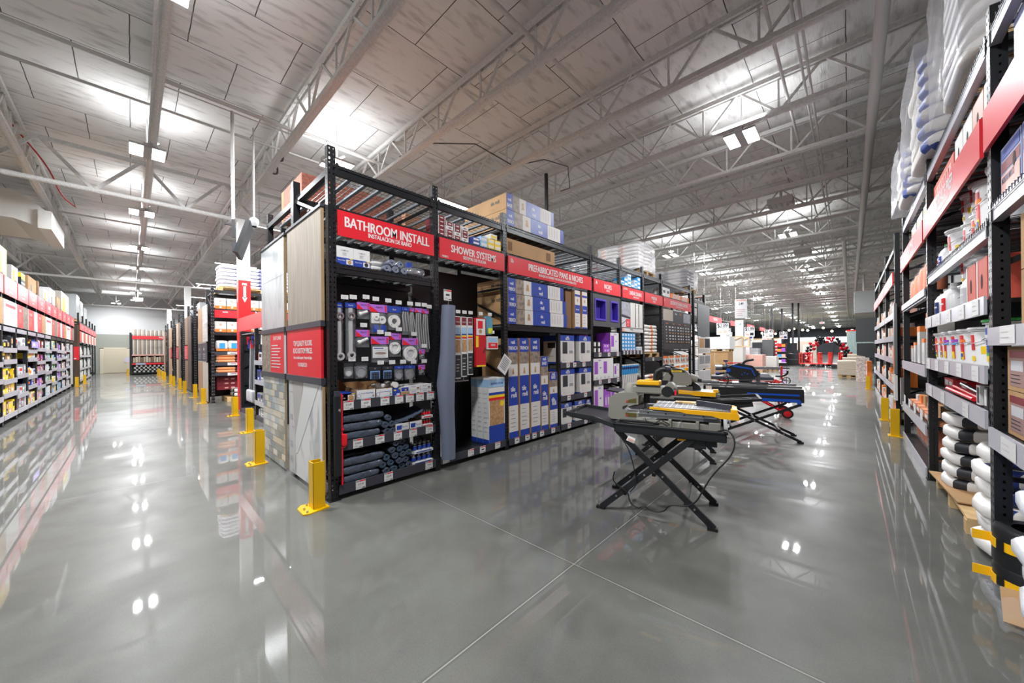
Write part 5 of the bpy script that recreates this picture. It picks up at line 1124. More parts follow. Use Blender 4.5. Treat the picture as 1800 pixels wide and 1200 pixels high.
# C shaped column
mb = LB(); C = [(-.44, .87), (-.41, .845), (-.2, .845), (-.15, .865), (-.15, .92), (-.27, .92), (-.30, .94), (-.30, .975), (-.24, .995), (-.15, 1.0), (-.15, 1.085), (-.18, 1.115), (-.35, 1.10), (-.43, 1.055)]
mb.ext(C, 'y', -.16, .06, TAUPE); mb.build('column_body', sw, local=True, bevel=.014)
for z0, z1, sl in ((.88, .915, 0), (1.015, 1.06, .03)):
    mb = LB(); mb.quad([(-.27, -.1625, z0), (-.17, -.1625, z0), (-.17, -.1625, z1), (-.27+sl, -.1625, z1-sl*.6)], M('warning_olive', '#57501c', .5)); mb.quad([(-.265, -.163, z0+.004), (-.25, -.163, z0+.004), (-.25, -.163, z0+.018), (-.265, -.163, z0+.018)], REDD); mb.build('warning_label', sw, local=True)
mb = LB(); mb.tube([(-.235, -.05, 1.07), (-.235, -.05, 1.185), (-.235, -.05, 1.195)], [.068, .064, .052], TAUPE, 20); mb.build('swivel_post', sw, local=True)
mb = LB(); mb.box((-.22, -.11, 1.10), (.08, .02, 1.178), TAUPE); mb.build('motor_arm', sw, local=True, bevel=.015)
mb = LB(); mb.box((-.175, -.115, 1.182), (.035, .02, 1.228), SAWY); mb.tube([(-.07, -.05, 1.225), (-.07, -.05, 1.236)], .035, SAWY, 16); mb.build('motor_cap', sw, local=True, bevel=.01)
mb = LB(); mb.box((-.18, -.118, 1.175), (.038, .022, 1.184), RUB); mb.build('gasket', sw, local=True)
mb = LB(); hp = [(.06, 1.10)]+[(.06+.11*(1-math.cos(a*PI/10))*.55, 1.10+.115*math.sin(a*PI/10)) for a in range(1, 10)]+[(.18, 1.10)]
mb.ext(hp, 'y', -.1, .02, TAUPE); mb.build('blade_guard', sw, local=True, bevel=.006)
mb = LB(); mb.tube([(.1, -.13, 1.13), (.1, -.10, 1.13)], .05, BLKP, 16); mb.tube([(.155, -.1, 1.13), (.19, -.1, 1.13)], .035, BLKP, 14); mb.box((.165, -.14, 1.105), (.18, -.12, 1.15), REDD); mb.build('guard_knob', sw, local=True)
mb = LB(); mb.tube([(-.01, -.03, 1.22), (-.01, -.03, 1.275), (.005, -.03, 1.31), (.035, -.03, 1.33), (.075, -.02, 1.335)], .026, BLKP, 14); mb.tube([(.07, -.02, 1.335), (.11, .0, 1.33)], .03, CHAR, 12); mb.tube([(.1, -.01, 1.32), (.13, .02, 1.27), (.12, .0, 1.22)], .012, RUB, 8); mb.build('dust_elbow', sw, local=True)
mb = LB(); mb.tube([(-.1, 0, 1.0), (-.1, 0, 1.1)], .03, BLKP, 12); mb.tube([(-.02, -.05, 1.095), (-.02, -.05, 1.08)], .05, BLKP, 14); mb.build('arbor', sw, local=True)
cp = [(-.3, -.27, .86), (-.1, -.3, .87), (.05, -.29, .855), (-.05, -.3, .865), (-.25, -.3, .85), (0, -.31, .85), (.02, -.3, .842)]
mb = LB(); mb.tube(cp, .011, RUB, 6); mb.tube([(.02, -.24, .86), (.06, -.25, .89), (.1, -.25, .87), (.13, -.25, .855)], .005, RUB, 6); mb.tube([(.2, -.25, .83), (.21, -.27, .88), (.23, -.25, .9), (.24, -.26, .84)], .008, CLEAR, 8); mb.build('cord_bundle', sw, local=True)
mb = MB(); c = [(.5, -.3, .84), (.58, -.36, .88), (.63, -.4, .8), (.6, -.42, .68), (.47, -.42, .52), (.4, -.42, .38), (.35, -.42, .27), (.28, -.4, .21), (.14, -.4, .20), (.1, -.38, .12), (.0, -.36, .09), (-.08, -.36, .13), (-.12, -.36, .09), (-.2, -.34, .12), (-.22, -.33, .22), (-.30, -.33, .25), (-.36, -.33, .3), (-.34, -.33, .38)]
def smooth(p, n=2):
    p = [Vector(x) for x in p]
    for _ in range(n):
        q = [p[0]]
        for a, b in zip(p, p[1:]): q += [a.lerp(b, .25), a.lerp(b, .75)]
        p = q+[p[-1]]
    return p
mb.tube(smooth(c), .006, RUB, 7); mb.build('power_cord', st, local=True)
mb = MB(); mb.tube(smooth([(-.30, -.33, .74), (-.2, -.35, .62), (-.16, -.34, .45), (-.13, -.33, .3), (-.2, -.33, .22)]), .005, RUB, 6); mb.build('power_cord', st, local=True)
mb = MB(); mb.quad([(-.22, -.37, .70), (-.15, -.38, .68), (-.135, -.38, .725), (-.2, -.37, .745)], WHT); mb.quad([(-.205, -.376, .705), (-.155, -.382, .69), (-.148, -.382, .71), (-.2, -.376, .725)], PINK); mb.build('cord_tag', st, local=True)
# --- saw 2 -----------------------------------------------------------
RB = math.radians(14)
O2 = (-1.84, 5.42, 0)
st = thing('saw_stand', 'black folding stand with long side rails, second from the viewer', 'saw stand', O2, RB)
scissor(st, BLKP, .47, .32, .29, .76)
mb = MB(); mb.box((-.55, -.33, .755), (.45, .33, .775), TR)
for y in (-.33, .315): mb.box((-.55, y, .76), (.45, y+.015, .84), TR)
for x in (-.55, .435): mb.box((x, -.33, .76), (x+.015, .33, .84), TR)
mb.build('tray', st, local=True, bevel=.005)
mb = MB()
for y in (-.33, -.18, .2): mb.bar((.0, y, .845), (.6, y, .845), .03, .035, BLKP); mb.bar((.6, y, .845), (.98, y, .885), .03, .035, BLKP)
mb.bar((.98, -.345, .885), (.98, .21, .885), .03, .035, BLKP); mb.bar((.45, -.3, .76), (.9, -.3, .845), .03, .1, TR); mb.build('side_wing', st, local=True)
mb = MB(); mb.add([(-.55, -.25, .84), (-.95, -.25, .9), (-.95, .2, .9), (-.55, .2, .84)], [(0,1,2,3)], TR); mb.build('outfeed_wing', st, local=True, solid=.02)
sw = thing('tile_saw', 'grey wet tile saw with round blade guard and yellow table, second from the viewer', 'tile saw', (O2[0], O2[1], .776), RB)
mb = LB(); mb.box((-.5, -.22, .79), (.32, .2, .87), TAUPE); mb.build('base', sw, local=True, bevel=.006)
for y in (-.22, .18): LB().box((-.62, y, .88), (.55, y+.035, .92), ALU).build('rail', sw, local=True)
mb = LB(); mb.box((-.08, -.2, .925), (.5, .2, .938), ALU); mb.build('cutting_table', sw, local=True)
mb = LB(); mb.ext([(-.1, .91), (.2, .90), (.25, .885), (.5, .885), (.5, .94), (.2, .945), (-.06, .965), (-.1, .95)], 'y', -.235, -.2, SAWY)
for k in range(14): mb.box((-.03+.02*k, -.237, .93), (-.025+.02*k, -.235, .94), WHT)
mb.box((.44, -.2, .885), (.5, .2, .935), SAWY); mb.box((.47, -.15, .93), (.53, -.05, .97), SAWY); mb.build('table_frame', sw, local=True, bevel=.003)
mb = LB(); mb.ext([(.0, .94), (.22, .94), (.22, 1.0), (.02, .985)], 'y', -.1, -.085, M('fence_brown', '#5b5552', .45)); mb.build('fence', sw, local=True)
def halfdisc(r, cx, cz, a0=0, a1=PI, n=16): return [(cx+r*math.cos(a0+(a1-a0)*i/n), cz+r*math.sin(a0+(a1-a0)*i/n)) for i in range(n+1)]
mb = LB(); mb.ext(halfdisc(.19, .02, 1.06)+[(-.16, 1.02), (.1, 1.0), (.2, 1.02)], 'y', -.06, .03, TAUPE); mb.build('blade_guard', sw, local=True, bevel=.01)
mb = LB(); mb.ext(halfdisc(.165, .02, 1.075, PI*.25, PI*.75, 8), 'y', -.064, -.0625, DARK); mb.build('badge', sw, local=True)
mb = LB(); mb.quad([(-.055, -.065, 1.195), (.085, -.065, 1.195), (.085, -.065, 1.22), (-.055, -.065, 1.22)], YELP); mb.text('DEWALT', .024, (.015, -.0665, 1.199), (1,0,0), (0,0,1), DARK, sq=1, maxw=.12); mb.build('name_plate', sw, local=True)
mb = LB(); mb.tube([(.02, -.02, 1.08), (.02, .12, 1.08)], .06, TAUPE, 16); mb.tube([(.18, 0, 1.13), (.28, 0, 1.09)], .05, TAUPE, 14); mb.tube([(.28, 0, 1.09), (.33, 0, 1.08)], .025, BLKP, 10); mb.build('motor', sw, local=True)
mb = LB(); mb.tube(smooth([(-.1, -.02, 1.25), (-.15, -.02, 1.3), (-.04, -.02, 1.26), (.02, -.02, 1.23)]), .02, BLKP, 8); mb.tube([(.13, -.02, 1.22), (.15, -.02, 1.26)], .025, SAWY, 10); mb.build('handle', sw, local=True)
mb = LB(); mb.box((-.19, -.07, 1.0), (-.1, .03, 1.07), BLKP); mb.build('splash_flap', sw, local=True)
mb = LB(); mb.ext([(.12, .93), (.32, .93), (.3, 1.0), (.22, 1.06), (.18, 1.04)], 'y', .02, .16, BLKP); mb.build('pivot_support', sw, local=True)
# --- saw 3, blue -----------------------------------------------------
O3 = (-1.24, 7.42, 0)
st = thing('saw_stand', 'black scissor stand under the black and blue saw, third from the viewer', 'saw stand', O3, RB)
scissor(st, BLKP, .62, .62, .28, .62, .04)
sw = thing('tile_saw', 'black and blue wet saw with silver rails, third from the viewer', 'tile saw', (O3[0], O3[1], .62), RB)
Z = .62
BL = M('saw_blue', '#1156c8', .35)
mb = LB(); mb.box((-.62, -.3, .645), (.66, .28, .86), BLKP); mb.build('pan', sw, local=True, bevel=.008)
for z0, z1 in ((.655, .70), (.75, .78)): LB().box((-.1, -.312, z0), (.6, -.3, z1), BL).build('blue_trim', sw, local=True)
LB().box((.57, -.31, .625), (.62, -.27, .68), BL).build('corner_clip', sw, local=True)
for y in (-.28, .2): LB().box((-.75, y, .87), (.64, y+.05, .905), ALU).build('rail', sw, local=True)
mb = LB(); mb.box((-.3, -.22, .91), (.2, .2, .93), ALU); mb.box((-.05, -.24, .93), (.2, -.2, .955), CHAR); mb.build('cutting_table', sw, local=True)
mb = LB(); mb.box((-1.0, -.1, .90), (-.5, -.06, .94), ALU); mb.box((-1.0, .06, .90), (-.5, .1, .94), ALU); mb.build('extension_rail', sw, local=True)
mb = LB(); n = 12; pts = [(-.42+.05*math.sin(i*PI/n), 0, .84+.27*i/n) for i in range(n+1)]; 
for i in range(n): mb.bar((pts[i][0], -.2, pts[i][2]), (pts[i+1][0], -.2, pts[i+1][2]), .1, .02, BLKP if i < 9 else ALU)
for k in range(3): mb.box((-.42+.0, -.252, .9+.06*k), (-.37, -.25, .905+.06*k), ORNG)
mb.build('blade_guard', sw, local=True)
mb = LB(); mb.ext([(-.35, 1.05), (-.2, .98), (.02, 1.0), (.1, 1.08), (.0, 1.22), (-.2, 1.27), (-.38, 1.2)], 'y', -.12, .06, BLKP); mb.build('motor_head', sw, local=True, bevel=.02)
mb = LB(); mb.bar((-.3, -.125, 1.22), (-.02, -.125, 1.17), .01, .025, BL); mb.bar((-.02, -.125, 1.17), (.03, -.125, 1.05), .01, .02, BL); mb.tube([(-.36, -.14, 1.14), (-.36, -.1, 1.14)], .035, BL, 12)
for a, c in ((-.12, 1.1), (-.16, 1.07), (-.08, 1.08)): mb.tube([(a, -.128, c), (a, -.12, c)], .012, BL, 8)
mb.build('blue_trim', sw, local=True)
mb = LB(); mb.tube(smooth([(-.15, -.03, 1.2), (-.12, -.03, 1.3), (.02, -.03, 1.33)]), .02, BLKP, 8); mb.tube([(-.38, -.1, 1.2), (-.4, -.1, 1.3)], .008, BL, 6); mb.tube([(-.4, -.1, 1.29), (-.4, -.1, 1.32)], .035, NAVY, 10); mb.tube([(-.36, -.1, 1.1), (-.52, -.1, 1.08)], .02, BLKP, 8); mb.tube([(-.56, -.1, 1.08), (-.5, -.1, 1.08)], .03, NAVY, 10); mb.build('handle', sw, local=True)
mb = LB(); mb.box((-.1, .0, .93), (.0, .1, 1.05), ALU); mb.box((.06, .05, .86), (.12, .12, 1.1), ALU); mb.tube([(-.2, 0, .98), (-.05, 0, .98)], .05, ALU, 12); mb.build('pivot_support', sw, local=True)
# --- saw 4, red ------------------------------------------------------
O4 = (-1.66, 9.56, 0)
st = thing('saw_stand', 'red folding stand with two red wheels, farthest of the saws', 'saw stand', O4, RB)
RS = M('stand_red', '#c41822', .35)
for y in (-.02, .5):
    MB().tube([(.66, y, .1), (-.5, y, .78)], .022, RS, 10).build('leg', st, local=True); MB().tube([(-.6, y, .02), (.55, y, .78)], .022, RS, 10).build('leg', st, local=True)
    MB().tube([(.72, y+.7, .02), (.52, y+.03, .77)], .022, RS, 10).build('leg', st, local=True)
    wheel(st, (.68, y-.03, .105), .105, .04, RS)
MB().box((-.66, -.03, .77), (.6, .0, .8), RS).box((-.66, .5, .77), (.6, .53, .8), RS).box((-.6, -.03, .77), (-.56, .53, .8), RS).box((.56, -.03, .77), (.6, .53, .8), RS).build('top_frame', st, local=True)
sw = thing('tile_saw', 'grey bridge saw with red handle and black crank wheel, farthest of the saws', 'tile saw', (O4[0], O4[1], .80), RB); Z = .80
mb = LB(); mb.box((-.75, -.05, .81), (.45, .5, .88), CHAR); mb.build('pan', sw, local=True, bevel=.01)
mb = LB(); mb.ext([(-.5, .88), (.42, .88), (.36, .95), (-.44, .95)], 'y', -.03, .45, MID); mb.build('table', sw, local=True)
mb = LB(); mb.box((-.35, .15, 1.04), (.62, .23, 1.10), ALU); mb.build('bridge_rail', sw, local=True)
for x in (-.36, .60): LB().box((x, .13, .83), (x+.03, .25, 1.12), RS if x > 0 else ALU).build('bridge_post', sw, local=True)
mb = LB(); mb.tube([(-.52, .12, 1.08), (-.3, .12, 1.08)], .065, BLKP, 14); mb.box((-.3, .08, 1.03), (-.2, .16, 1.08), YELP); mb.tube([(-.66, .12, 1.08), (-.52, .12, 1.08)], .07, ALU, 14); mb.build('motor', sw, local=True)
LB().box((-.42, .06, 1.17), (-.1, .14, 1.2), RS).build('handle', sw, local=True)
LB().tube([(.63, .19, 1.07), (.76, .19, 1.07)], .016, BLKP, 8).build('end_grip', sw, local=True)
mb = LB()
q = [(.66+.07*math.cos(k*PI/8), -.1, .82+.07*math.sin(k*PI/8)) for k in range(17)]; mb.tube(q, .009, BLKP, 6); mb.tube([(.59, -.1, .82), (.73, -.1, .82)], .006, BLKP, 6); mb.tube([(.66, -.1, .75), (.66, -.1, .89)], .006, BLKP, 6); mb.tube([(.66, -.1, .82), (.6, .05, .84)], .01, BLKP, 6); mb.build('crank_wheel', sw, local=True)
mb = LB(); mb.tube(smooth([(.5, .1, .9), (.62, .05, .9), (.7, .02, .96), (.7, 0, 1.04)]), .02, BLKP, 8); mb.build('guide_arm', sw, local=True)
# ================================================================ the rack at the right edge
XR = .652
R = Frame((XR, 0, 0), (0,1,0), (1,0,0), True, 'x-')
def RB_(s0, s1, d0, d1, z0, z1): return R.box(s0, s1, d0, d1, z0, z1)
rr = thing('storage_rack', 'tall black storage rack with red surface prep header along the right edge', 'storage rack', (XR, 3.74, 0))
UR = [1.2, 3.74, 6.28, 8.82]
for i, s in enumerate(UR): upright(R, s, 3.66, 1.1, rr, holes=i in (1, 2))
ZB = 3.50
for i in range(3):
    s0, s1 = UR[i], UR[i+1]
    beam(R, s0, s1, ZB, 1.1, rr, .10, GREYR); wire_deck(R, s0, s1, ZB+.005, 1.1, rr, i > 0)
    beam(R, s0, s1, 3.03, 1.1, rr, .07); wire_deck(R, s0, s1, 3.035, 1.1, rr, i > 0)
    mb = MB(); mb.box(R.P(s0+.05, 1.06, .1), R.P(s1-.05, 1.09, 3.45), BLKP); mb.build('back_panel', rr)
header(R, UR[1], UR[2], 2.745, 3.0, rr, 'SURFACE PREP', 'PREPARACIÓN DE SUPERFICIE', .15, .05, [('t', 'MAPEI', .03, .8, .045, WHT, .2, 'L')])
header(R, UR[2], UR[3], 2.745, 3.0, rr, 'UNDERLAYMENT', 'BASE PARA PISO', .15, .05)
header(R, UR[0], UR[1], 2.745, 3.0, rr, 'FLOOR PATCH', 'NIVELACIÓN', .15, .05, [('d', .90, .45, .075, WHT), ('d', .90, .45, .07, RED), ('t', 'ROCK', .90, .5, .045, WHT, .05), ('t', 'PREP', .90, .3, .045, WHT, .05), ('t', 'MAPEI', .84, .82, .05, WHT, .12, 'L')])
def mrail(s0, s1, z, h=.11, depth=1.0, n=5):
    return rail(R, s0, s1, z, rr, h, GREYR, tags=[], depth=depth)
# middle bay
beam(R, UR[1], UR[2], 2.33, 1.1, rr, .10, GREYR); wire_deck(R, UR[1], UR[2], 2.335, 1.1, rr)
for z in (1.85, 1.40, 1.11): mrail(UR[1], UR[2], z, .12)
for z, ss in ((1.85, (3.98, 4.4, 4.9, 5.4, 5.9)), (1.40, (4.0, 4.5, 5.0, 5.5, 6.0)), (1.11, (4.3, 5.2, 5.9))):
    for s in ss: price_tag(R, s, z-.115, .18, .105, rr, None, plain=True)
# bay beyond
beam(R, UR[2], UR[3], 2.2, 1.1, rr, .10, GREYR)
for z in (1.30, .62, .12): mrail(UR[2], UR[3], z, .13)
mrail(UR[2], UR[3], 2.2, .08)
for s in (6.6, 7.2, 7.8, 8.4): price_tag(R, s, .64, .2, .12, rr, None, plain=True)
# nearest bay
beam(R, UR[0], UR[1], 2.40, 1.1, rr, .10, GREYR); wire_deck(R, UR[0], UR[1], 2.405, 1.1, rr)
mrail(UR[0], UR[1], 1.64, .11); mrail(UR[0], UR[1], 1.02, .12)
for s, z in ((3.3, 1.54), (2.7, 1.54), (3.3, .91), (2.7, .91)): price_tag(R, s, z, .25, .1, rr, None, plain=True)
for s, z in ((3.64, 1.67), (3.6, 1.12), (3.66, .72)):
    b = R.box(s-.045, s+.045, .16, .165, z, z+.11)
    mb = MB(); mb.box(b[0], b[1], WHT); deco(mb, b, 'x-', lines(5, .15, .85, .1, .9, MID, .4)); mb.build('barcode_label', rr)
# ---- goods: buckets --------------------------------------------------
BW = M('bucket_white', '#f4f4f4', .3)
def bucket_proto(r, h, kind, lid=None):
    t = thing('bucket', 'x', 'bucket', (0,0,0)); mb = MB()
    mb.lathe([(0, 0), (r*.88, 0), (r*.95, h*.9), (r*1.03, h*.9), (r*1.03, h*.915), (r*.97, h*.92), (r*.97, h*.95)], BW, n=20); mb.build('pail', t, local=True)
    mb = MB(); mb.lathe([(r*1.0, h*.93), (r*1.06, h*.94), (r*1.06, h*.985), (r*1.0, h), (r*.85, h), (0, h*.99)], lid or BW, n=20); mb.build('lid', t, local=True)
    mb = MB(); a = PI
    def rr_(z): return r*(.88+.07*z/(.9*h))+.0015
    def patch(z0, z1, a0, a1, m, e=0): mb.arcpatch((0,0,0), rr_(z0*h)+e, z0*h, z1*h, a+a0, a+a1, m, r1=rr_(z1*h)+e)
    if kind == 'red': patch(.12, .82, -.55, .35, REDD); patch(.12, .34, -.5, .3, YELP, .001); patch(.12, .24, -.3, .1, GRN, .002); patch(.2, .3, .0, .25, BLUE, .002); patch(.62, .7, -.45, .45, ORNG, .001)
    if kind == 'purple': patch(.12, .82, -.55, .35, REDD); patch(.12, .34, -.5, .3, YELP, .001); patch(.12, .22, -.4, 0, GRN, .002); patch(.64, .72, -.5, .6, PURP, .001); patch(.55, .62, .0, .6, SKY, .001)
    if kind == 'blue': patch(.12, .82, -.45, .45, M('print_royal', '#1446a8', .4)); patch(.12, .3, -.4, .3, GRN, .001); patch(.12, .24, -.1, .4, YELP, .002); patch(.6, .68, -.35, .35, WHT, .001)
    if kind == 'side': patch(.4, .8, -.2, .3, REDD); patch(.3, .5, .6, .9, YELP); patch(.2, .7, 1.0, 1.4, LGREY); patch(.12, .25, -.2, .3, YELP, .001)
    for k in range(4): patch(.4+.05*k, .415+.05*k, -.35, .1, WHT, .003)
    mb.build('print', t, local=True)
    mb = MB(); pts = [(r*1.05*math.cos(q), r*1.05*math.sin(q), h*(.85-.3*math.sin(max(0, (q-PI/2)))*1.0)) for q in [PI/2+PI*i/10 for i in range(11)]]; mb.tube(pts, .003, STEEL, 5); mb.build('bail_handle', t, local=True)
    return t
_BK = {}
def bucket(label, s, d, z, r, h, kind, lid=None, group=None):
    k = (r, h, kind, lid.name if lid else '')
    loc = tuple(R.P(s, d, z))
    if k not in _BK: o = bucket_proto(r, h, kind, lid); _BK[k] = o; o.location = loc; o['label'] = label; WL[o.name] = loc
    else: o = dup(_BK[k], loc, None, label)
    return o
z = 1.38     # the row at eye level
for i, (s, kd) in enumerate([(6.08, 'red'), (5.80, 'red'), (5.50, 'purple'), (5.17, 'purple'), (4.81, 'red'), (4.43, 'side')]): bucket('white tub in the eye level row, %s from the far post' % NTH[i], s, .16 if i < 3 else .19, z, .132 if i < 2 else .145 if i < 3 else .172, .29, kd)
bucket('white tub with blue label and green lid at the near post', 4.03, .19, z, .17, .33, 'blue', GRN)
z = 2.34     # upper shelf
for i, (s, kd, zz) in enumerate([(4.05, 'purple', 0), (4.42, 'red', 0), (4.76, 'red', 0), (4.80, 'side', .235), (5.06, 'side', 0), (5.1, 'side', .235)]):
    bucket('bucket on the shelf below the surface prep sign, %s from the near post' % NTH[i], s, .2, z+zz*(1.15), .155 if i < 2 else .12, .42 if i < 2 else .26, kd)
bucket('large white bucket standing alone right of the green capped jug', 5.62, .25, z, .19, .34, 'side')
z = 1.83     # third shelf
bucket('large white bucket under another one on the third shelf', 5.2, .25, z, .17, .25, 'side'); bucket('large white bucket stacked on another one on the third shelf', 5.2, .25, z+.252, .17, .25, 'side')
bucket('large white pail on the pallet behind the bags near the drum', 4.75, .34, .14, .17, .62, 'red')
# jugs
def jug(label, s, d, z, w, h, m, pr, cap=WHT):
    t = thing('jug', label, 'jug', tuple(R.P(s, d, z))); mb = MB(); P = R.P
    b = w/2; c = P(s, d, z); mb.lathe([(0, 0), (b*.9, 0), (b, h*.1), (b, h*.62), (b*.75, h*.76), (b*.35, h*.86), (b*.3, h*.92), (0, h*.92)], m, c=c, n=12); mb.build('bottle', t)
    mb = MB(); mb.lathe([(b*.36, h*.9), (b*.36, h), (0, h)], cap, c=c, n=12); mb.build('cap', t)
    mb = MB(); mb.arcpatch(tuple(c), b+.002, h*.15, h*.55, PI-.7, PI+.7, pr); mb.arcpatch(tuple(c), b+.003, h*.35, h*.4, PI-.5, PI+.5, WHT); mb.build('print', t)
    mb = MB(); mb.tube([c+V(0, b*.8, h*.6), c+V(0, b*1.05, h*.72), c+V(0, b*.3, h*.86)], b*.14, m, 8); mb.build('grip', t)
jug('white jug with dark blue print on the third shelf', 6.0, .12, 1.83, .19, .31, BW, NAVY); jug('white jug with coloured print beside the dark blue one', 5.66, .12, 1.83, .18, .33, BW, REDD)
jug('small white jug with red print at the far post of the third shelf', 6.18, .1, 1.83, .1, .28, BW, MAROON); jug('white jug before the red slotted cartons', 4.78, .12, 1.83, .18, .33, BW, LGREY)
jug('jug with green cap and blue print below the surface prep sign', 6.0, .12, 2.34, .13, .28, BW, BLUE, GRN); jug('thin white jug at the far post below the surface prep sign', 6.17, .12, 2.34, .11, .25, BW, MAROON)
# slotted cartons
SRD = M('carton_salmon', '#c9523f', .6)
def slotbox(label, s0, s1, d0, d1, z0, z1, m, prints=()):
    return carton('slotted_carton', label, 'carton', RB_(s0, s1, d0, d1, z0, z1), m, {'x-': [('p', [(.5+.09*math.cos(a*PI/6), .5+.17*math.sin(a*PI/6)) for a in range(12)], M('slot_dark', '#2c1c14', .8))]+list(prints)})
for i, s in enumerate((4.42, 4.10)): slotbox('salmon red slotted carton on the third shelf, %s one' % ('left', 'right')[i], s-.0, s+.28, .05, .3, 1.83, 2.16, SRD, [('r', .0, .0, .12, 1, WHT)])
for i, (s, m) in enumerate([(3.84, WHT), (4.16, PINK), (4.48, WHT), (4.80, WHT)]): slotbox('%s slotted carton above the surface prep sign, %s from the near post' % ('pinkish' if i == 1 else 'white', NTH[i]), s, s+.29, .05, .35, 3.045, 3.36, m)
carton('large_carton', 'wide salmon and white carton lying above the surface prep sign', 'carton', RB_(5.15, 6.2, .05, .5, 3.045, 3.30), SRD, {'x-': [('r', .1, .2, .9, .8, PINK)]+[('r', .15+.1*k, .25, .2+.1*k, .75, SRD) for k in range(7)]})
# maroon flat boxes at the back
for k in range(8): carton('flat_carton', 'maroon flat carton stacked at the back of the third shelf, %s layer' % ORD[k], 'carton', RB_(5.2, 6.1, .62, 1.0, 1.85+.045*k, 1.892+.045*k), MAROON)
for k in range(8): carton('flat_carton', 'maroon flat carton stacked at the back below the surface prep sign, %s layer' % ORD[k], 'carton', RB_(4.8, 5.9, .62, 1.0, 2.35+.045*k, 2.392+.045*k), MAROON)
# red tools shelf
mb = MB(); P = R.P
for k, (s, d, z0) in enumerate([(6.0, .1, 1.1), (5.7, .14, 1.1), (5.4, .2, 1.1), (5.0, .25, 1.11)]):
    b = RB_(s-.35, s+.1, d, d+.2, z0, z0+.09); mb = MB(); mb.box(b[0], b[1], REDD if k % 2 else M('card_pinkred', '#c9404a', .5)); deco(mb, b, 'x-', [('r', .1, .2, .5, .8, WHT if k % 2 == 0 else DARK), ('r', .6, .3, .9, .7, WHT)]); mb.build('tool_carton', None, 'red tool carton on the narrow shelf above the grey bags, %s from the far post' % NTH[k], 'carton')
for k in range(3): MB().tube([P(5.3-.1*k, .02+.03*k, 1.13+.03*k), P(4.5-.05*k, .05+.03*k, 1.11+.012*k)], .016, REDD if k < 2 else STEEL, 10).build('tool_tube', None, 'clear capped red and silver tool tube lying on the red carton shelf, %s' % NTH[k], 'tube')
for k in range(2): carton('tool_carton', 'white and black upright tool carton near the post on the red carton shelf, %s' % NTH[k], 'carton', RB_(4.2-.2*k, 4.3-.2*k, .03, .25, 1.1, 1.24), WHT if k == 0 else DARK, {'x-': [('r', .2, .1, .8, .9, DARK if k == 0 else WHT)]})
# nearest bay cartons
for c in range(3):
    for q in range(2): carton('mix_carton', 'kraft carton with maroon label, nearest right bay, %s layer, %s from the post' % (ORD[q], NTH[c]), 'carton', RB_(3.28-.36*c, 3.62-.36*c, .04, .4, 1.005+.262*q, 1.262+.262*q) if q == 0 or True else None, KRAFT, {'x-': [('r', .12, .1, .88, .9, M('label_brown', '#9c7b75', .5)), ('r', .12, .74, .88, .9, MAROON), ('r', .2, .45, .8, .68, LGREY)]+lines(3, .2, .7, .15, .4, DARK)})
for c in range(2):
    for q in range(2): carton('mix_carton', 'large kraft carton with a dark label above the nearest price rail, %s layer, %s' % (ORD[q], NTH[c]), 'carton', RB_(2.95-.5*c, 3.42-.5*c, .05, .5, 1.645+.31*q, 1.95+.31*q), KRAFT, {'x-': [('r', .3, .15, .9, .8, DARK), ('r', .3, .7, .9, .8, MAROON), ('d', .5, .5, .03, WHT)]+lines(4, .4, .85, .2, .45, LGREY)})
for c in range(3): carton('mix_carton', 'blue and salmon carton below the floor patch sign, %s from the post' % NTH[c], 'carton', RB_(3.3-.38*c, 3.66-.38*c, .03, .4, 2.415, 2.72), M('carton_bluegrey', '#8a90b4', .5), {'x-': [('r', .05, .5, .95, .7, MAROON), ('r', .05, .75, .95, .95, BLUE), ('r', .05, .1, .95, .45, PINK), ('p', [(.7+.07*math.cos(a*PI/6), .55+.14*math.sin(a*PI/6)) for a in range(12)], M('slot_dark', '#2c1c14', .8)), ('t', 'MORTAR MIX GS', .4, .28, .05, NAVY, .6)]})
carton('large_carton', 'large blue and salmon carton above the floor patch sign at the frame edge', 'carton', RB_(2.6, 3.5, .05, .6, 3.05, 3.4), M('carton_bluegrey', '#8a90b4', .5), {'x-': [('r', .05, .1, .95, .5, MAROON), ('d', .5, .3, .08, PINK)]})
# wrapped pallets on top
def bagpile(desc, grp, x0, x1, y0, y1, z0, layers, m, band, seed, h=.13):
    sack_pile('sack', desc, x0, x1, y0, y1, z0, layers, 2, 1, h, m, band, grp, True, seed)
pallet('pallet', 'wooden pallet carrying the nearest wrapped sacks on the right rack', (1.2, 4.65, 3.515), 1.0, 1.3)
bagpile('white sack inside the nearest wrapped pile on the right rack, %s', 'sacks in the nearest right pile', .62, 1.75, 4.1, 5.3, 3.645, 9, SKW, [(-.2, .4, LGREY)], 1)
wrap_over('', .58, 1.8, 4.05, 5.36, 3.62, 4.9, 'clear stretch wrap around the nearest pile on the right rack', seed=4)
pallet('pallet', 'wooden pallet carrying the blue printed sacks on the right rack', (1.2, 6.55, 3.515), .9, .35)
bagpile('white sack with a coloured print in the middle wrapped pile, %s', 'sacks in the middle right pile', .56, 1.8, 5.75, 7.0, 3.66, 7, SKW, [(-.8, -.45, SKB)], 2, .15)
wrap_over('', .52, 1.85, 5.7, 7.06, 3.62, 4.72, 'clear stretch wrap around the middle pile on the right rack', seed=5)
pallet('pallet', 'wooden pallet carrying the farthest wrapped sacks on the right rack', (1.2, 7.9, 3.515), .9, .9)
bagpile('pale sack with a blue band in the farthest wrapped pile, %s', 'sacks in the far right pile', .55, 1.8, 7.4, 8.5, 3.66, 5, SKW, [(-.8, -.45, SKB)], 3, .14)
wrap_over('', .52, 1.85, 7.36, 8.56, 3.62, 4.38, 'clear stretch wrap around the farthest pile on the right rack', seed=6)
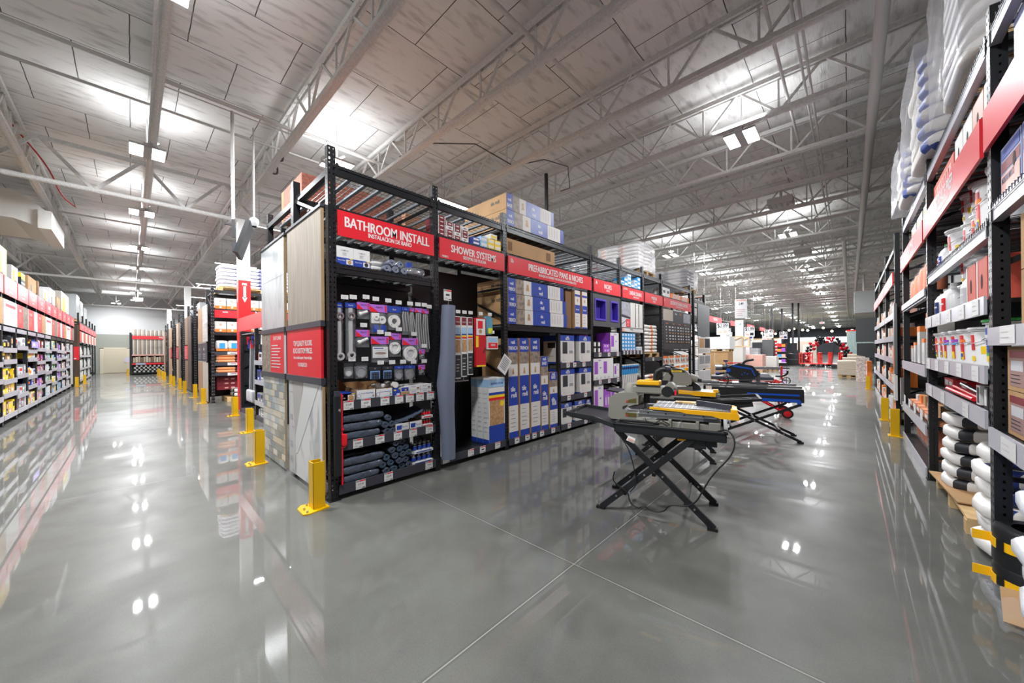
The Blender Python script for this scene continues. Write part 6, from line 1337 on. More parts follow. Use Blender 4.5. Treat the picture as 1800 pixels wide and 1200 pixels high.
# goods of the farther bay
for i, (s, w, z0, h) in enumerate([(8.5, .18, 1.29, .25), (8.2, .2, 1.29, .3), (7.8, .26, 1.29, .52), (7.35, .22, 1.29, .34), (6.95, .3, 1.29, .66), (6.6, .16, 1.29, .4)]):
    carton('tool_carton', 'white upright carton with orange top, second right bay, %s from far end' % NTH[i], 'carton', RB_(s-w, s, .06, .25, z0, z0+h), OFFW, {'x-': [('r', 0, .85, 1, 1, ORNG), ('r', .1, .1, .8, .5, LGREY)], 'y-': [('r', 0, .85, 1, 1, ORNG)]})
for i in range(4): 
    mb = MB().pillow(R.P(8.4-.45*i, .15, 2.38), .2, .36, .36+.04*i, M('foam_orange', '#e6763a', .5), e=.8, seed=i); mb.pillow(R.P(8.4-.45*i, .15, 2.38), .22, .4, .4+.04*i, CLEAR, seed=i); mb.build('spacer_bag', None, 'clear bag of orange spacers below the underlayment sign, %s from the far end' % NTH[i], 'packet')
for i in range(3): carton('tool_carton', 'white and orange carton above the underlayment sign, %s from the near post' % NTH[i], 'carton', RB_(6.5+.6*i, 7.0+.6*i, .05, .4, 3.045, 3.3), OFFW, {'x-': [('r', .1, .1, .4, .8, ORNG)]})
for i in range(6):
    mb = MB(); s = 8.5-.38*i; t = 0; b = RB_(s-.3, s, .04, .5, .61, .70); mb.box(b[0], b[1], M('tray_salmon', '#e0906a', .55)); deco(mb, b, 'x-', [('r', .1, .2, .9, .7, WHT)]); mb.box(R.P(s-.25, .1, .70), R.P(s-.05, .3, .70+.08+.03*(i % 3)), (OFFW, ORNG, KRAFT)[i % 3]); mb.build('tray_box', None, 'orange edged tray box of small parts, second price shelf, %s from far end' % NTH[i], 'tray box')
for i in range(5):
    mb = MB().pillow(R.P(8.4-.42*i, .2, .34), .2, .36, .44, M('foam_orange', '#e6763a', .5), e=.7, seed=i); mb.pillow(R.P(8.4-.42*i, .2, .36), .26, .42, .5, CLEAR, seed=i+3); mb.build('spacer_bag', None, 'large clear bag of orange spacers on the bottom shelf, %s from the far end' % NTH[i], 'packet')
# floor level of the middle bay : pallets, bags
pl = pallet('pallet', 'wooden pallet sticking out below the grey printed bags', (1.18, 5.35, 0), 1.0, 1.4)
mb = MB().bar((.72, 6.0, .16), (.78, 5.0, .15), .2, .012, KRAFT); mb.build('cardboard_sheet', None, 'bent kraft cardboard sheet on the edge of the floor pallet', 'cardboard')
for i in range(6):
    for j in range(1): sack('bag', 'white bag with dark print on the floor pallet, %s layer' % ORD[i], (.98, 5.62-.03*i, .135+.125*i), .62, .5, .122, SKW, [(-.75, -.5, DARK)], i, .08*(i % 3-1), group='dark printed bags')
for i in range(6): sack('bag', 'white bag with navy print beside the pail, %s layer' % ORD[i], (1.0+.03*(i % 2), 4.33+.05*(i % 2), .02+.13*i), .66, .52, .126, SKW, [(-.75, -.5, NAVY)], i+1, -.1*(i % 3-1), group='navy printed bags')
mb = MB().pillow((1.0, 5.7, .93), .6, .5, .12, M('black_bag', '#2b2b2d', .3, bump=.5, bscale=12)); mb.build('bag', None, 'black crinkled bag on top of the dark printed bags', 'bag')
# nearest bay floor : drum guard, big bags
t = thing('drum_guard', 'black column guard drum with yellow straps around the near post', 'column guard', (.80, 3.62, 0))
mb = MB(); mb.lathe([(.10, 0), (.165, 0), (.17, .02), (.17, .2), (.166, .21), (.17, .22), (.17, .42), (.16, .44), (.10, .44)], BLKP, n=32); mb.build('drum', t, local=True)
for z0 in (.09, .31):
    mb = MB(); mb.lathe([(.172, z0), (.176, z0), (.176, z0+.055), (.172, z0+.055)], M('strap_yellow', '#f2b800', .5), n=32); mb.box((-.24, .05, z0+.0), (-.15, .06, z0+.055), MATS['strap_yellow']); mb.build('strap', t, local=True)
    mb = MB(); mb.arcpatch((0,0,0), .179, z0-.006, z0+.061, PI+.35, PI+.6, RUB); mb.build('buckle', t, local=True)
BBG = M('sack_bluewhite', '#dfe3ea', .3, bump=.4, bscale=14)
for i in range(5): sack('bag', 'white bag with royal blue print at the frame edge, %s layer' % ORD[i], (.93+.02*(i % 2), 3.08, .12+.13*i), .6, .62, .126, BBG, [(-.8, -.45, SKB)], i, .06*(i % 3-1), group='royal blue printed bags')
pallet('pallet', 'wooden pallet under the blue printed bags at the frame edge', (1.18, 3.05, 0), .98, .75)
mb = MB().pillow((.66, 3.38, .05), .16, .5, .1, CLEAR, seed=8, noise=.15); mb.build('plastic_scrap', None, 'crumpled clear plastic lying at the foot of the strapped drum', 'plastic scrap')
mb = MB().bar((.70, 3.42, .14), (.68, 3.25, .02), .16, .01, KRAFT); mb.build('cardboard_sheet', None, 'small kraft cardboard flap beside the crumpled plastic', 'cardboard')
# end of the rack and the second rack beyond the gap
mb = MB(); mb.box((.62, 8.9, .55), (.72, 8.98, 1.0), STEEL); mb.build('brochure_holder', rr)
r2 = thing('storage_rack', 'black storage rack with pale headers beyond the gap on the right', 'storage rack', (XR, 10.6, 0))
for i, s in enumerate([10.3, 12.8, 15.3, 17.8]): upright(R, s, 3.75, 1.1, r2, holes=False)
for s in (10.3, 12.8, 15.3):
    beam(R, s, s+2.5, 3.5, 1.1, r2); mb = MB(); mb.box(R.P(s+.05, 1.06, .1), R.P(s+2.45, 1.09, 3.4), BLKP); mb.build('back_panel', r2)
    header(R, s, s+2.5, 2.75, 3.0, r2, 'TOOLS', 'HERRAMIENTAS', .14, .05)
    for z in (2.2, 1.75, 1.3, .75, .12): rail(R, s, s+2.5, z, r2, .12, GREYR, depth=1.0)
    rnd = random.Random(int(s)); cols = [OFFW, ORNG, LGREY, WHT, PINK, KRAFT]; cn = ['white', 'orange', 'grey', 'white', 'pink', 'kraft']
    for zi, z in enumerate((2.18, 1.73, 1.28, .73, .10)):
        q = s+.1; k = 0
        while q < s+2.2:
            w = rnd.uniform(.18, .4); h = rnd.uniform(.15, .34); c = rnd.randrange(6)
            carton('goods_carton', '%s carton in the right rack beyond the gap, %s bay, %s shelf, %s' % (cn[c], NTH[int((s-10.3)/2.5)], ORD[4-zi], NTH[k]), 'carton', RB_(q, q+w, .03, .3, z, z+h), cols[c], {'x-': [('r', .15, .2, .8, .5, cols[(c+2) % 6])]}, 'cartons beyond the gap'); q += w+.03; k += 1
mb = MB(); mb.box((.62, 10.0, 1.0), (.66, 10.24, 2.35), ALU); mb.box((.62, 10.0, .5), (.66, 10.24, .98), OFFW); mb.box((.615, 10.02, 1.1), (.62, 10.1, 1.5), ORNG); mb.build('profile_pack', None, 'tall silver profiles standing at the end of the right rack beyond the gap', 'profiles')
# ================================================================ racks along the left aisle
Lf = Frame((0, -1.9, 0), (-1,0,0), (0,-1,0), False, 'y+')
lr = thing('storage_rack', 'long black storage rack with pale red headers on the left edge', 'storage rack', (-19, -1.9, 0))
UL = [11.85, 13.2, 14.55, 15.9, 17.25, 18.7, 20.0, 21.3, 22.65, 24.0, 25.45, 26.95]
for s in UL: upright(Lf, s, 3.3, 1.1, lr, holes=False)
HDN = ['SAWS', 'TILE CUTTERS', 'BLADES', 'POLISHING', 'SPACERS', 'CLEANERS', 'SEALERS', 'CAULK', 'GROUT', 'SPONGES', 'TROWELS']
PAL = [[YELP, KRAFT, DARK, OFFW], [KRAFT, YELP, M('pale_tan', '#d8b27a', .6), DARK], [MID, LGREY, REDD, WHT], [YELP, WHT, BLUE, ORNG], [MAROON, PINK, WHT, LILAC], [WHT, LBLUE, GRN, OFFW], [WHT, YELP, GRN, SKY], [LBLUE, PURP, WHT, MID], [WHT, PINK, SKY, OFFW], [OFFW, WHT, LGREY, MID], [WHT, PINK, OFFW, LGREY]]
CN = {'pale_green': 'pale green', 'print_yellow': 'yellow', 'kraft': 'kraft', 'print_dark': 'black', 'off_white_print': 'off-white', 'pale_tan': 'tan', 'print_grey': 'grey', 'print_light_grey': 'pale grey', 'rail_red': 'red', 'white_print': 'white', 'print_blue': 'blue', 'print_orange': 'orange', 'print_maroon': 'maroon', 'pinkish_wrap': 'pink', 'card_lilac': 'lilac', 'print_light_blue': 'light blue', 'print_green': 'green', 'print_sky': 'sky blue', 'print_purple': 'purple'}
PRD = M('header_pale_red', '#d9434a', .35)
LEV = [(1.76, .35), (1.42, .26), (1.06, .3), (.68, .3), (.26, .38)]
LN = ['top', 'second', 'middle', 'fourth', 'lowest']
rnd = random.Random(11)
def bottle_mesh(mb, c, r, h, m, cap):
    mb.lathe([(0, 0), (r, 0), (r, h*.7), (r*.4, h*.82), (r*.4, h*.9)], m, c=c, n=10); mb.lathe([(r*.45, h*.88), (r*.45, h), (0, h)], cap, c=c, n=8)
def fill(fr, s0, s1, z, h, pal, where, seed, depth=.3, name='goods', grp=None):
    rn = random.Random(seed); q = s0+.06; k = 0
    while q < s1-.12 and k < 12:
        kind = rn.random(); w = rn.uniform(.14, .42); hh = h*rn.uniform(.55, .92); c = rn.choice(pal); c2 = rn.choice([m for m in pal if m is not c]); w = min(w, s1-.05-q)
        lab = where+', '+NTH[k]
        if kind < .55: carton('goods_carton', CN[c.name]+' carton '+lab, 'carton', fr.box(q, q+w, .02, depth, z, z+hh), c, {fr.sd: [('r', .12, .45, .88, .85, c2), ('r', .2, .1, .6, .3, WHT if c is not WHT else MID)]}, grp)
        elif kind < .8:
            w = min(w, .13); mb = MB(); bottle_mesh(mb, fr.P(q+w/2, .09, z), w/2*.9, hh, c, c2); o = mb.build('goods_bottle', None, CN[c.name]+' bottle '+lab, 'bottle', grp)
        else:
            mb = MB().pillow(fr.P(q+w/2, .15, z+hh*.47), w, .22, hh*.85, c, seed=k); b = fr.box(q+w*.25, q+w*.75, .028, .03, z+hh*.25, z+hh*.6); mb.box(b[0], b[1], c2); mb.build('goods_bag', None, CN[c.name]+' bag '+lab, 'bag', grp)
        q += w+rn.uniform(.01, .04); k += 1
for i in range(len(UL)-1):
    s0, s1 = UL[i], UL[i+1]
    beam(Lf, s0, s1, 3.30, 1.1, lr, .06); beam(Lf, s0, s1, 2.17, 1.1, lr, .1, GREYR if i < 6 else BLK)
    MB().box(Lf.P(s0+.04, .0, 3.22), Lf.P(s1-.04, 1.0, 3.25), BLKP).build('shelf', lr)
    header(Lf, s0, s1, 2.86, 3.26, lr, HDN[i], 'HERRAMIENTAS', .15, .06, mat=PRD)
    MB().box(Lf.P(s0+.04, .85, .1), Lf.P(s1-.04, .87, 2.8), BLKP).build('back_panel', lr)
    b = Lf.box(s0+.05, s1-.05, -.02, -.005, 2.2, 2.76); mb = MB(); k = i % 4
    mb.box(b[0], b[1], WHT); txt = [('t', HDN[i], .25, .7, .09, WHT, .42)]+lines(5, .08, .42, .2, .6, PINK, .2)
    if k == 0: deco(mb, b, 'y+', [('r', 0, 0, .52, 1, PRD), ('r', .52, 0, 1, 1, TANPH)]+txt)
    elif k == 1: deco(mb, b, 'y+', [('r', .12, .72, .88, .84, PRD)]+lines(3, .15, .85, .1, .6, LGREY, .25))
    elif k == 2: deco(mb, b, 'y+', [('r', 0, 0, .5, 1, PRD), ('r', .5, 0, 1, 1, PHOTO)]+txt)
    else: deco(mb, b, 'y+', [('r', 0, 0, .6, 1, PRD), ('r', .6, 0, .8, 1, LGREY)]+txt)
    mb.build('poster_panel', lr)
    if i == 10: continue
    for li, (z, h) in enumerate(LEV):
        z += (0, .05, -.06, .07, -.03, .04, -.07, .03, .06, -.04, 0)[i]*(0 if li == 4 else 1)*(1 if li % 2 else -.6)
        if i == 2 and li == 1: continue
        rail(Lf, s0, s1, z-.03, lr, .11, GREYR if i < 9 else GREYR, depth=.8)
        fill(Lf, s0+.03, s1-.03, z-.05, h, PAL[i], 'on the %s shelf of the left rack, %s bay' % (LN[li], NTH[i]), i*10+li, grp='goods on the left rack')
mb = MB(); b = Lf.box(16.05, 17.1, -.05, -.02, 1.72, 1.92); mb.box(b[0], b[1], BLKP); deco(mb, b, 'y+', [('r', .03, .08, .97, .92, M('screen_violet', '#7a74d8', .3, emit=1.2)), ('r', .2, .3, .5, .7, M('screen_pink', '#d8a0d8', .3, emit=1.0))]); mb.build('shelf_screen', None, 'small glowing violet screen on the fourth bay of the left rack', 'screen')
# end bay with tall samples
for k in range(4): carton('tile_sample', 'tall pale glass tile sample at the far end of the left rack, %s' % NTH[k], 'sample', Lf.box(25.55+.2*k, 25.7+.2*k, .02, .05, .4+.1*k, 1.95), M('glass_green', '#b9cfc8', .2) if k < 2 else LGREY)
for k in range(3): carton('profile_pack', 'tall pale profile at the far end of the left rack, %s' % NTH[k], 'profiles', Lf.box(26.4+.15*k, 26.5+.15*k, .02, .06, .15, 2.0), OFFW)
# goods on the top of the left rack
TG = [(12.0, 13.0, 3.95, M('tan_blur', '#d6ac62', .5), 'clear wrapped pallet of yellow boxes on top of the left rack'), (13.3, 14.4, 4.0, M('tan_blur', '#d6ac62', .5), 'second clear wrapped block of yellow boxes on top of the left rack'), (14.9, 15.6, 3.75, LGREY, 'clear wrapped pale box on top of the left rack'), (16.0, 16.5, 3.7, YELP, 'stack of black and yellow cases on top of the left rack'), (16.9, 18.2, 3.8, KRAFT, 'open kraft carton on top of the left rack'), (18.4, 18.7, 3.85, KRAFTD, 'narrow brown carton on top of the left rack'), (19.6, 20.4, 3.75, WHT, 'white and green box on top of the left rack'), (20.8, 22.2, 3.95, LGREY, 'long grey box on top of the left rack'), (22.5, 23.5, 3.8, KRAFT, 'kraft carton behind green packs on top of the left rack'), (23.9, 26.5, 4.2, OFFW, 'large clear wrapped pallet load at the far end of the left rack top')]
for s0, s1, z, m, lb in TG:
    pr = [('r', .1, .1, .5, .8, YELP), ('r', .6, .2, .9, .7, WHT)]
    if m is YELP:
        for k in range(4): carton('tool_case', 'black and yellow case on top of the left rack, %s layer' % ORD[k], 'case', Lf.box(s0, s1, .1, .5, 3.255+.12*k, 3.37+.12*k), DARK if k < 3 else YELP, {'y+': [('r', 0, .6, 1, .95, WHT if k % 2 else YELP)]})
    else: carton('top_carton', lb, 'carton', Lf.box(s0, s1, .1, .9, 3.255, z), m, {'y+': pr if 'wrapped' in lb or 'white' in lb else [('r', .3, .0, .45, .6, DARK)]})
# second left rack
t2 = thing('storage_rack', 'farther black rack on the left beyond the dark brown endcap', 'storage rack', (-35, -1.9, 0))
for i, s in enumerate([29.7, 32.2, 34.7, 37.2, 39.7, 42.2]): upright(Lf, s, 3.75, 1.1, t2, holes=False)
for i, s in enumerate([29.7, 32.2, 34.7, 37.2, 39.7]):
    header(Lf, s, s+2.5, 2.86, 3.2, t2, 'GROUT', 'LECHADA', .15, .06, mat=PRD); beam(Lf, s, s+2.5, 3.3, 1.1, t2)
    MB().box(Lf.P(s+.04, .85, .1), Lf.P(s+2.46, .87, 2.8), BLKP).build('back_panel', t2)
    for k in range(2):
        b = Lf.box(s+.1+1.2*k, s+1.2+1.2*k, -.02, -.005, 2.2, 2.78); mb = MB(); mb.box(b[0], b[1], PRD if k == 0 else WHT); deco(mb, b, 'y+', [('r', .5, .1, .9, .9, TANPH if k == 0 else PINK)]); mb.build('poster_panel', t2)
    if i < 3:
        for li, z in enumerate((1.5, .8, .2)): rail(Lf, s, s+2.5, z, t2, .12, GREYR, depth=.8); fill(Lf, s+.05, s+2.4, z-.02, .55, [WHT, M('pale_green', '#bccab6', .5), OFFW, LGREY] if True else 0, 'on the %s shelf of the far left rack, %s bay' % (('top', 'middle', 'lowest')[li], NTH[i]), 500+i*5+li, grp='goods on the far left rack')
mb = MB(); DB = wood('dark_walnut', '#3a2a22', '#57402f'); mb.box((-29.62, -3.3, 0), (-29.58, -1.88, 3.1), DB); mb.build('sample_board', None, 'tall dark brown wood sample board facing down the left aisle', 'sample board')
b = ((-29.575, -3.25, 1.25), (-29.56, -1.9, 1.95)); mb = MB(); mb.box(b[0], b[1], RED); deco(mb, b, 'x+', [('t', 'TOP QUALITY FLOORS.', .4, .7, .09, WHT, .6), ('t', 'ROCK BOTTOM PRICES.', .4, .55, .09, WHT, .6), ('r', .75, .08, .93, .14, WHT)]); mb.build('wall_sign', None, 'red sign on the dark brown endcap of the far left rack', 'sign')
for i, (a, b_) in enumerate([(29.9, 31.6), (32.0, 33.6), (34.5, 36.5)]):
    pallet('pallet', 'wooden pallet on the far left rack, %s' % NTH[i], (-(a+b_)/2, -2.5, 3.31), b_-a, 1.0)
    carton('top_carton', 'clear wrapped white block with yellow labels on the far left rack, %s' % NTH[i], 'carton', Lf.box(a, b_, .1, 1.0, 3.45, 4.75-.15*i), M('wrapped_white', '#b4b8ba', .25, bump=.4, bscale=10), {'y+': [('r', .3+.2*(k % 2), .15+.25*k, .4+.2*(k % 2), .2+.25*k, YELP) for k in range(3)], 'x+': [('r', .3+.2*(k % 2), .15+.25*k, .4+.2*(k % 2), .2+.25*k, YELP) for k in range(3)]})
# moulding rack at the end of the left aisle
Mo = Frame((-38.2, 0, 0), (0,1,0), (-1,0,0), False, 'x+')
mr = thing('moulding_rack', 'black moulding rack with a red header next to the cream door', 'moulding rack', (-38.2, 1.6, 0))
for s in (-.05, 3.4): mb = MB(); mb.box(Mo.P(s-.06, 0, 0), Mo.P(s+.06, .6, 3.1), BLK); mb.build('upright', mr)
MB().box(Mo.P(0, .5, 0), Mo.P(3.4, .55, 3.0), BLKP).build('back_panel', mr)
header(Mo, -.02, 3.4, 2.62, 2.87, mr, 'MOLDINGS', 'MOLDURAS', .13, .05)
for z in (1.47, .90, .16): MB().box(Mo.P(.01, 0, z-.08), Mo.P(3.34, .5, z), BLK).build('shelf', mr)
MB().box(Mo.P(.01, -.02, .74), Mo.P(3.34, -.005, .86), REDD).box(Mo.P(.2, -.025, .75), Mo.P(.7, -.02, .85), LBLUE).build('info_strip', mr)
MB().box(Mo.P(.01, -.02, 1.40), Mo.P(3.34, -.005, 1.5), PINK).build('info_strip', mr)
rn = random.Random(5); MC = [M('mould_%d' % k, c, .35) for k, c in enumerate(['#d8d5d0', '#b9a68c', '#8f8a84', '#9aa0a4', '#c9c2b4', '#6f737a', '#e6e3de', '#7c6a58'])]
for k in range(44): q = .05+.075*k; MB().box(Mo.P(q, .08+.02*(k % 3), 1.48), Mo.P(q+.06, .13+.02*(k % 3), 3.32+rn.uniform(-.05, .05)), MC[(k//3*5+k) % 8]).build('moulding', None, 'tall upright moulding in the moulding rack, %s from its left post' % ('number %d' % (k+1)), 'moulding', 'upright mouldings')
for k in range(24): q = .06+.135*k; MB().box(Mo.P(q, .05, .905), Mo.P(q+.11, .4, 1.28+.03*(k % 3)), MC[(1, 4, 1, 7)[k % 4]]).build('moulding', None, 'tan short moulding bundle on the middle shelf, number %d from the left' % (k+1), 'moulding bundle', 'short moulding bundles')
for r_ in range(4):
    for k in range(14): mb = MB(); c = Mo.P(.16+.23*k+(r_ % 2)*.1, .05, .17+.065+.13*r_); mb.tube([c, c+Mo.D*.4], .06, PVC, 10); mb.tube([c+Mo.D*-.002, c], .035, LGREY, 8); mb.build('underlay_roll', None, 'white roll seen end on in the moulding rack base, %s layer' % ORD[r_], 'roll', 'white rolls in the rack base')
MB().box((-38.3, -.36, .95), (-38.15, -.115, 1.3), M('pad_lilac', '#c9c5d6', .5)).build('leaflet_box', None, 'pale leaflet box on the left post of the moulding rack', 'leaflet box')
# ---------------------------------------------------------------- endcap with mops and trowels
Hc = Frame((0, 1.95, 0), (1,0,0), (0,1,0), False, 'y-')
hc = thing('endcap_rack', 'black endcap rack with a plain red header holding mops and trowels', 'endcap rack', (-10, 1.95, 0))
for s in (-11.6, -10.0, -8.8): upright(Hc, s, 2.42, .9, hc, holes=False)
b = Hc.box(-11.65, -8.78, -.04, -.02, 2.08, 2.42); MB().box(b[0], b[1], PRD).build('header_sign', hc)
MB().box(Hc.P(-11.55, .6, .1), Hc.P(-8.82, .63, 2.3), BLKP).build('pegboard', hc)
for s in (-11.67, -8.76): MB().box(Hc.P(s, 0, 0), Hc.P(s+.02, .88, 2.1), BLKP).build('side_panel', hc)
MB().box(Hc.P(-11.65, 0, 0), Hc.P(-8.76, .85, .1), CHAR).build('base_plinth', hc)
for z in (1.36, .92, .45): rail(Hc, -10.0, -8.8, z, hc, .1, GREYR, depth=.5); fill(Hc, -9.95, -8.85, z-.02, .33, [WHT, REDD, BLUE, DARK] if z > .9 else [NAVY_ for NAVY_ in (BLUE, WHT, MID, DARK)], 'on the %s shelf of the mop endcap' % ('top' if z > 1.3 else 'middle' if z > .9 else 'lowest'), int(z*100), .3)
fill(Hc, -9.95, -8.85, .11, .3, [WHT, LGREY, MID], 'on the base of the mop endcap', 77)
for k in range(5):
    s = -11.2+.22*k; mb = MB().tube([Hc.P(s, .12, .55), Hc.P(s+.02, .15, 1.95)], .018, ALU if k % 2 else MID, 8); mb.pillow(Hc.P(s, .1, .45), .12, .1, .3, LGREY if k < 3 else MID, seed=k); mb.build('mop', None, 'long handled mop hanging in the red headed endcap, %s from the left' % NTH[k], 'mop', 'mops in the endcap')
for k in range(9):
    s = -11.4+.14*k; mb = MB().box(Hc.P(s, .1, 1.75-.1*(k % 2)), Hc.P(s+.05, .16, 1.95-.1*(k % 2)), (REDD, BLUE, DARK)[k % 3]); mb.tube([Hc.P(s+.025, .0, 2.0), Hc.P(s+.025, .3, 2.0)], .008, STEEL, 5); mb.build('trowel', None, 'short handled tool hung above the mops, %s from the left' % NTH[k], 'hand tool', 'tools above the mops')
for k in range(6): mb = MB().box(Hc.P(-9.85+.17*k, .08, 1.5), Hc.P(-9.74+.17*k, .12, 1.72), (DARK, REDD, WHT, DARK, GRN, MID)[k]); mb.box(Hc.P(-9.83+.17*k, .08, 1.72), Hc.P(-9.76+.17*k, .1, 1.95), (WHT, WHT, MID, GRN, WHT, WHT)[k]); mb.build('trowel', None, 'carded trowel in the right half of the mop endcap, %s' % NTH[k], 'hand tool', 'carded trowels')
# ---------------------------------------------------------------- mortar rack facing the bathroom rack's back
Mt = Frame((-14.3, 0, 0), (0,1,0), (-1,0,0), False, 'x+')
mt = thing('storage_rack', 'black storage rack with a mortar header behind the red column', 'storage rack', (-14.3, 1.7, 0))
for s in (1.72, 4.3, 6.9): upright(Mt, s, 3.62, 1.1, mt, holes=False)
for s in (1.72, 4.3):
    beam(Mt, s, s+2.55, 3.5, 1.1, mt); beam(Mt, s, s+2.55, 2.92, 1.1, mt, .05); beam(Mt, s, s+2.55, 2.19, 1.1, mt, .1); MB().box(Mt.P(s, 1.0, .1), Mt.P(s+2.5, 1.05, 3.4), BLKP).build('back_panel', mt)
    header(Mt, s, s+2.58, 2.64, 2.88, mt, 'MORTAR', 'MORTERO', .2, .06, [('t', 'MAPEI', .08, .65, .06, WHT, .2, 'L')], .05)
    for z in (1.58, 1.24, .92): rail(Mt, s, s+2.55, z, mt, .1, CHAR, tags=[s+.5, s+1.0, s+1.5, s+2.0], depth=1.0, tw=.3)
for z, nm in ((2.925, 'above the mortar header'), (2.195, 'below the mortar header')):
    for k in range(16): carton('mix_carton', 'white and orange carton %s, %s from the left' % (nm, NTH[k]), 'carton', Mt.box(1.78+.29*k, 2.05+.29*k, .02, .4, z, z+.33), OFFW, {'x+': [('r', 0, 0, 1, .28, ORNG), ('d', .5, .15, .03, WHT), ('r', .4, .6, .6, .8, PINK)]}, 'white and orange cartons on the mortar rack')
for k in range(7): mb = MB().pillow(Mt.P(1.95+.3*k, .15, 1.78), .26, .3, .3, SKW, seed=k); b = Mt.box(1.88+.3*k, 2.02+.3*k, .005, .01, 1.68, 1.85); mb.box(b[0], b[1], SKY); b = Mt.box(1.8+.3*k, 2.09+.3*k, -.0, .004, 1.6, 1.67); mb.box(b[0], b[1], ORNG); mb.build('grout_bag', None, 'white bag with a blue print on the mortar rack, %s from the left' % NTH[k], 'bag', 'blue printed bags on the mortar rack')
for z, n in ((1.23, 3), (.91, 2)):
    for l in range(n):
        for k in range(5): sack('mortar_sack', 'orange sack on the %s orange shelf of the mortar rack, %s layer, %s' % ('upper' if z > 1 else 'lower', ORD[l], NTH[k]), (-14.55, 2.05+.52*k, z+.09*l), .5, .5, .1, SKO, [(.3, .8, SKW)], k, 0, group='orange sacks on the mortar rack')
for k in range(3): carton('large_carton', 'maroon carton at the bottom of the mortar rack, %s layer' % ORD[k], 'carton', Mt.box(1.85, 4.2, .3, .9, .36+.14*k, .495+.14*k), MAROON, {'x+': [('r', .08, .3, .12, .6, PINK), ('r', .15, .3, .19, .6, PINK)]})
pallet('pallet', 'wooden pallet at the foot of the mortar rack', (-14.75, 3.0, 0), 1.0, 1.9)
for l in range(2):
    for k in range(2): sack('mortar_sack', 'wrapped grey and white sack on the mortar rack floor pallet, %s layer, %s' % (ORD[l], ('near', 'far')[k]), (-14.6, 2.6+.85*k, .135+.13*l), .8, .8, .15, SKW, [(.2, .8, DARK)], k, 0)
for i, (x, y) in enumerate([(-14.95, 2.5), (-14.95, 4.2), (-14.95, 5.8)]):
    pallet('pallet', 'wooden pallet on the mortar rack top, %s from the aisle' % NTH[i], (x, y, 3.51), 1.0, 1.2)
    sack_pile('mortar_sack', 'white sack with a violet print on the mortar rack top, '+NTH[i]+' pallet, %s', x-.5, x+.5, y-.6, y+.6, 3.645, 6, 1, 2, .12, M('sack_violet_white', '#e4e2ea', .35, bump=.3, bscale=14), [(.2, .7, M('print_violet_blue', '#7f7fb5', .5))], 'violet printed sacks', True, i)
# ---------------------------------------------------------------- sample-board endcaps down the left aisle
EB = [(-14.45, -15.5, wood('pale_patterned', '#a9a6a2', '#cfcdc9', False), 'pale patterned'), (-15.55, -16.6, wood('warm_tan', '#9f7f5f', '#b79572'), 'warm tan'), (-18.85, -20.0, wood('dark_taupe', '#453a36', '#5e514b'), 'dark taupe'), (-20.05, -21.2, wood('brown_oak', '#7d6654', '#93795f'), 'brown oak'), (-23.4, -24.4, wood('grey_brown', '#6b5c52', '#85766a'), 'grey brown'), (-24.45, -25.5, wood('cream_oak', '#b8a58e', '#cdbba4'), 'cream oak'), (-28.9, -30.0, wood('honey_oak', '#b09172', '#c7a988'), 'honey oak'), (-30.05, -31.1, MATS.get('cream_oak') or wood('tan2', '#a78f77', '#bda58c'), 'tan oak'), (-34.2, -35.2, wood('chestnut', '#6d5442', '#866a55'), 'chestnut'), (-35.25, -36.3, wood('sand', '#c2b09a', '#d4c4b0'), 'sand coloured')]
er = []
for k, x in enumerate((-14.4, -18.8, -23.35, -28.85, -34.15)):
    if k:
        Fk = Frame((x, 0, 0), (0,1,0), (-1,0,0), False, 'x+')
        t = thing('storage_rack', 'black storage rack behind the %s endcap of sample boards' % NTH[k], 'storage rack', (x, 1.6, 0))
        for s in (1.72, 4.3, 6.9): upright(Fk, s, 3.6, 2.3, t, holes=False, base=False)
        for s in (1.72, 4.3):
            beam(Fk, s, s+2.55, 3.2, 2.3, t); beam(Fk, s, s+2.55, 2.2, 2.3, t); MB().box(Fk.P(s, 1.1, .1), Fk.P(s+2.5, 1.15, 3.1), BLKP).build('back_panel', t)
        pl = endpanel('sample_board', 'pale long sample board leaning inside the %s side aisle' % NTH[k], 0, 0, 0, 0, OFFW) if False else None
for i, (x1, x0, m, nm) in enumerate(EB):
    H = 3.05-.0*i; z1 = 1.85
    if i < 2 or i in (3, 5, 6):
        endpanel('sample_board', 'upper %s sample board on an endcap of the left aisle' % nm, x0, x1, 1.9, H, m, y=1.6)
        endpanel('wall_sign', 'small dark sign between the %s boards of the endcap' % nm, x0, x1, 1.28, 1.86, CHAR if i < 2 else PRD, [('t', 'NuCore', .4, .6, .12, WHT, .6)]+lines(3, .15, .8, .1, .45, LGREY), y=1.59, cat='sign')
        endpanel('sample_board', 'lower %s sample board on an endcap of the left aisle' % nm, x0, x1, .03, 1.24, m if i != 0 else MC[4], y=1.6)
    else: endpanel('sample_board', 'full height %s sample board on an endcap of the left aisle' % nm, x0, x1, .03, H, m, y=1.6)
carton('sample_board', 'pale wood board leaning in the aisle behind the dark taupe board', 'sample board', ((-18.75, 1.8, .1), (-18.70, 2.9, 2.5)), MC[4])
for k, x in enumerate((-19.6, -24.2, -29.5)):
    pallet('pallet', 'wooden pallet on the %s rack behind the sample boards' % NTH[k], (x-.5, 3.0, 3.21), 1.2, 1.2)
    carton('top_carton', 'clear wrapped white load on the %s rack behind the sample boards' % NTH[k], 'carton', ((x-1.1, 2.4, 3.35), (x+.1, 3.6, 4.15)), MATS['wrapped_white'], {'y-': [('r', .2, .3, .8, .5, PINK)]})
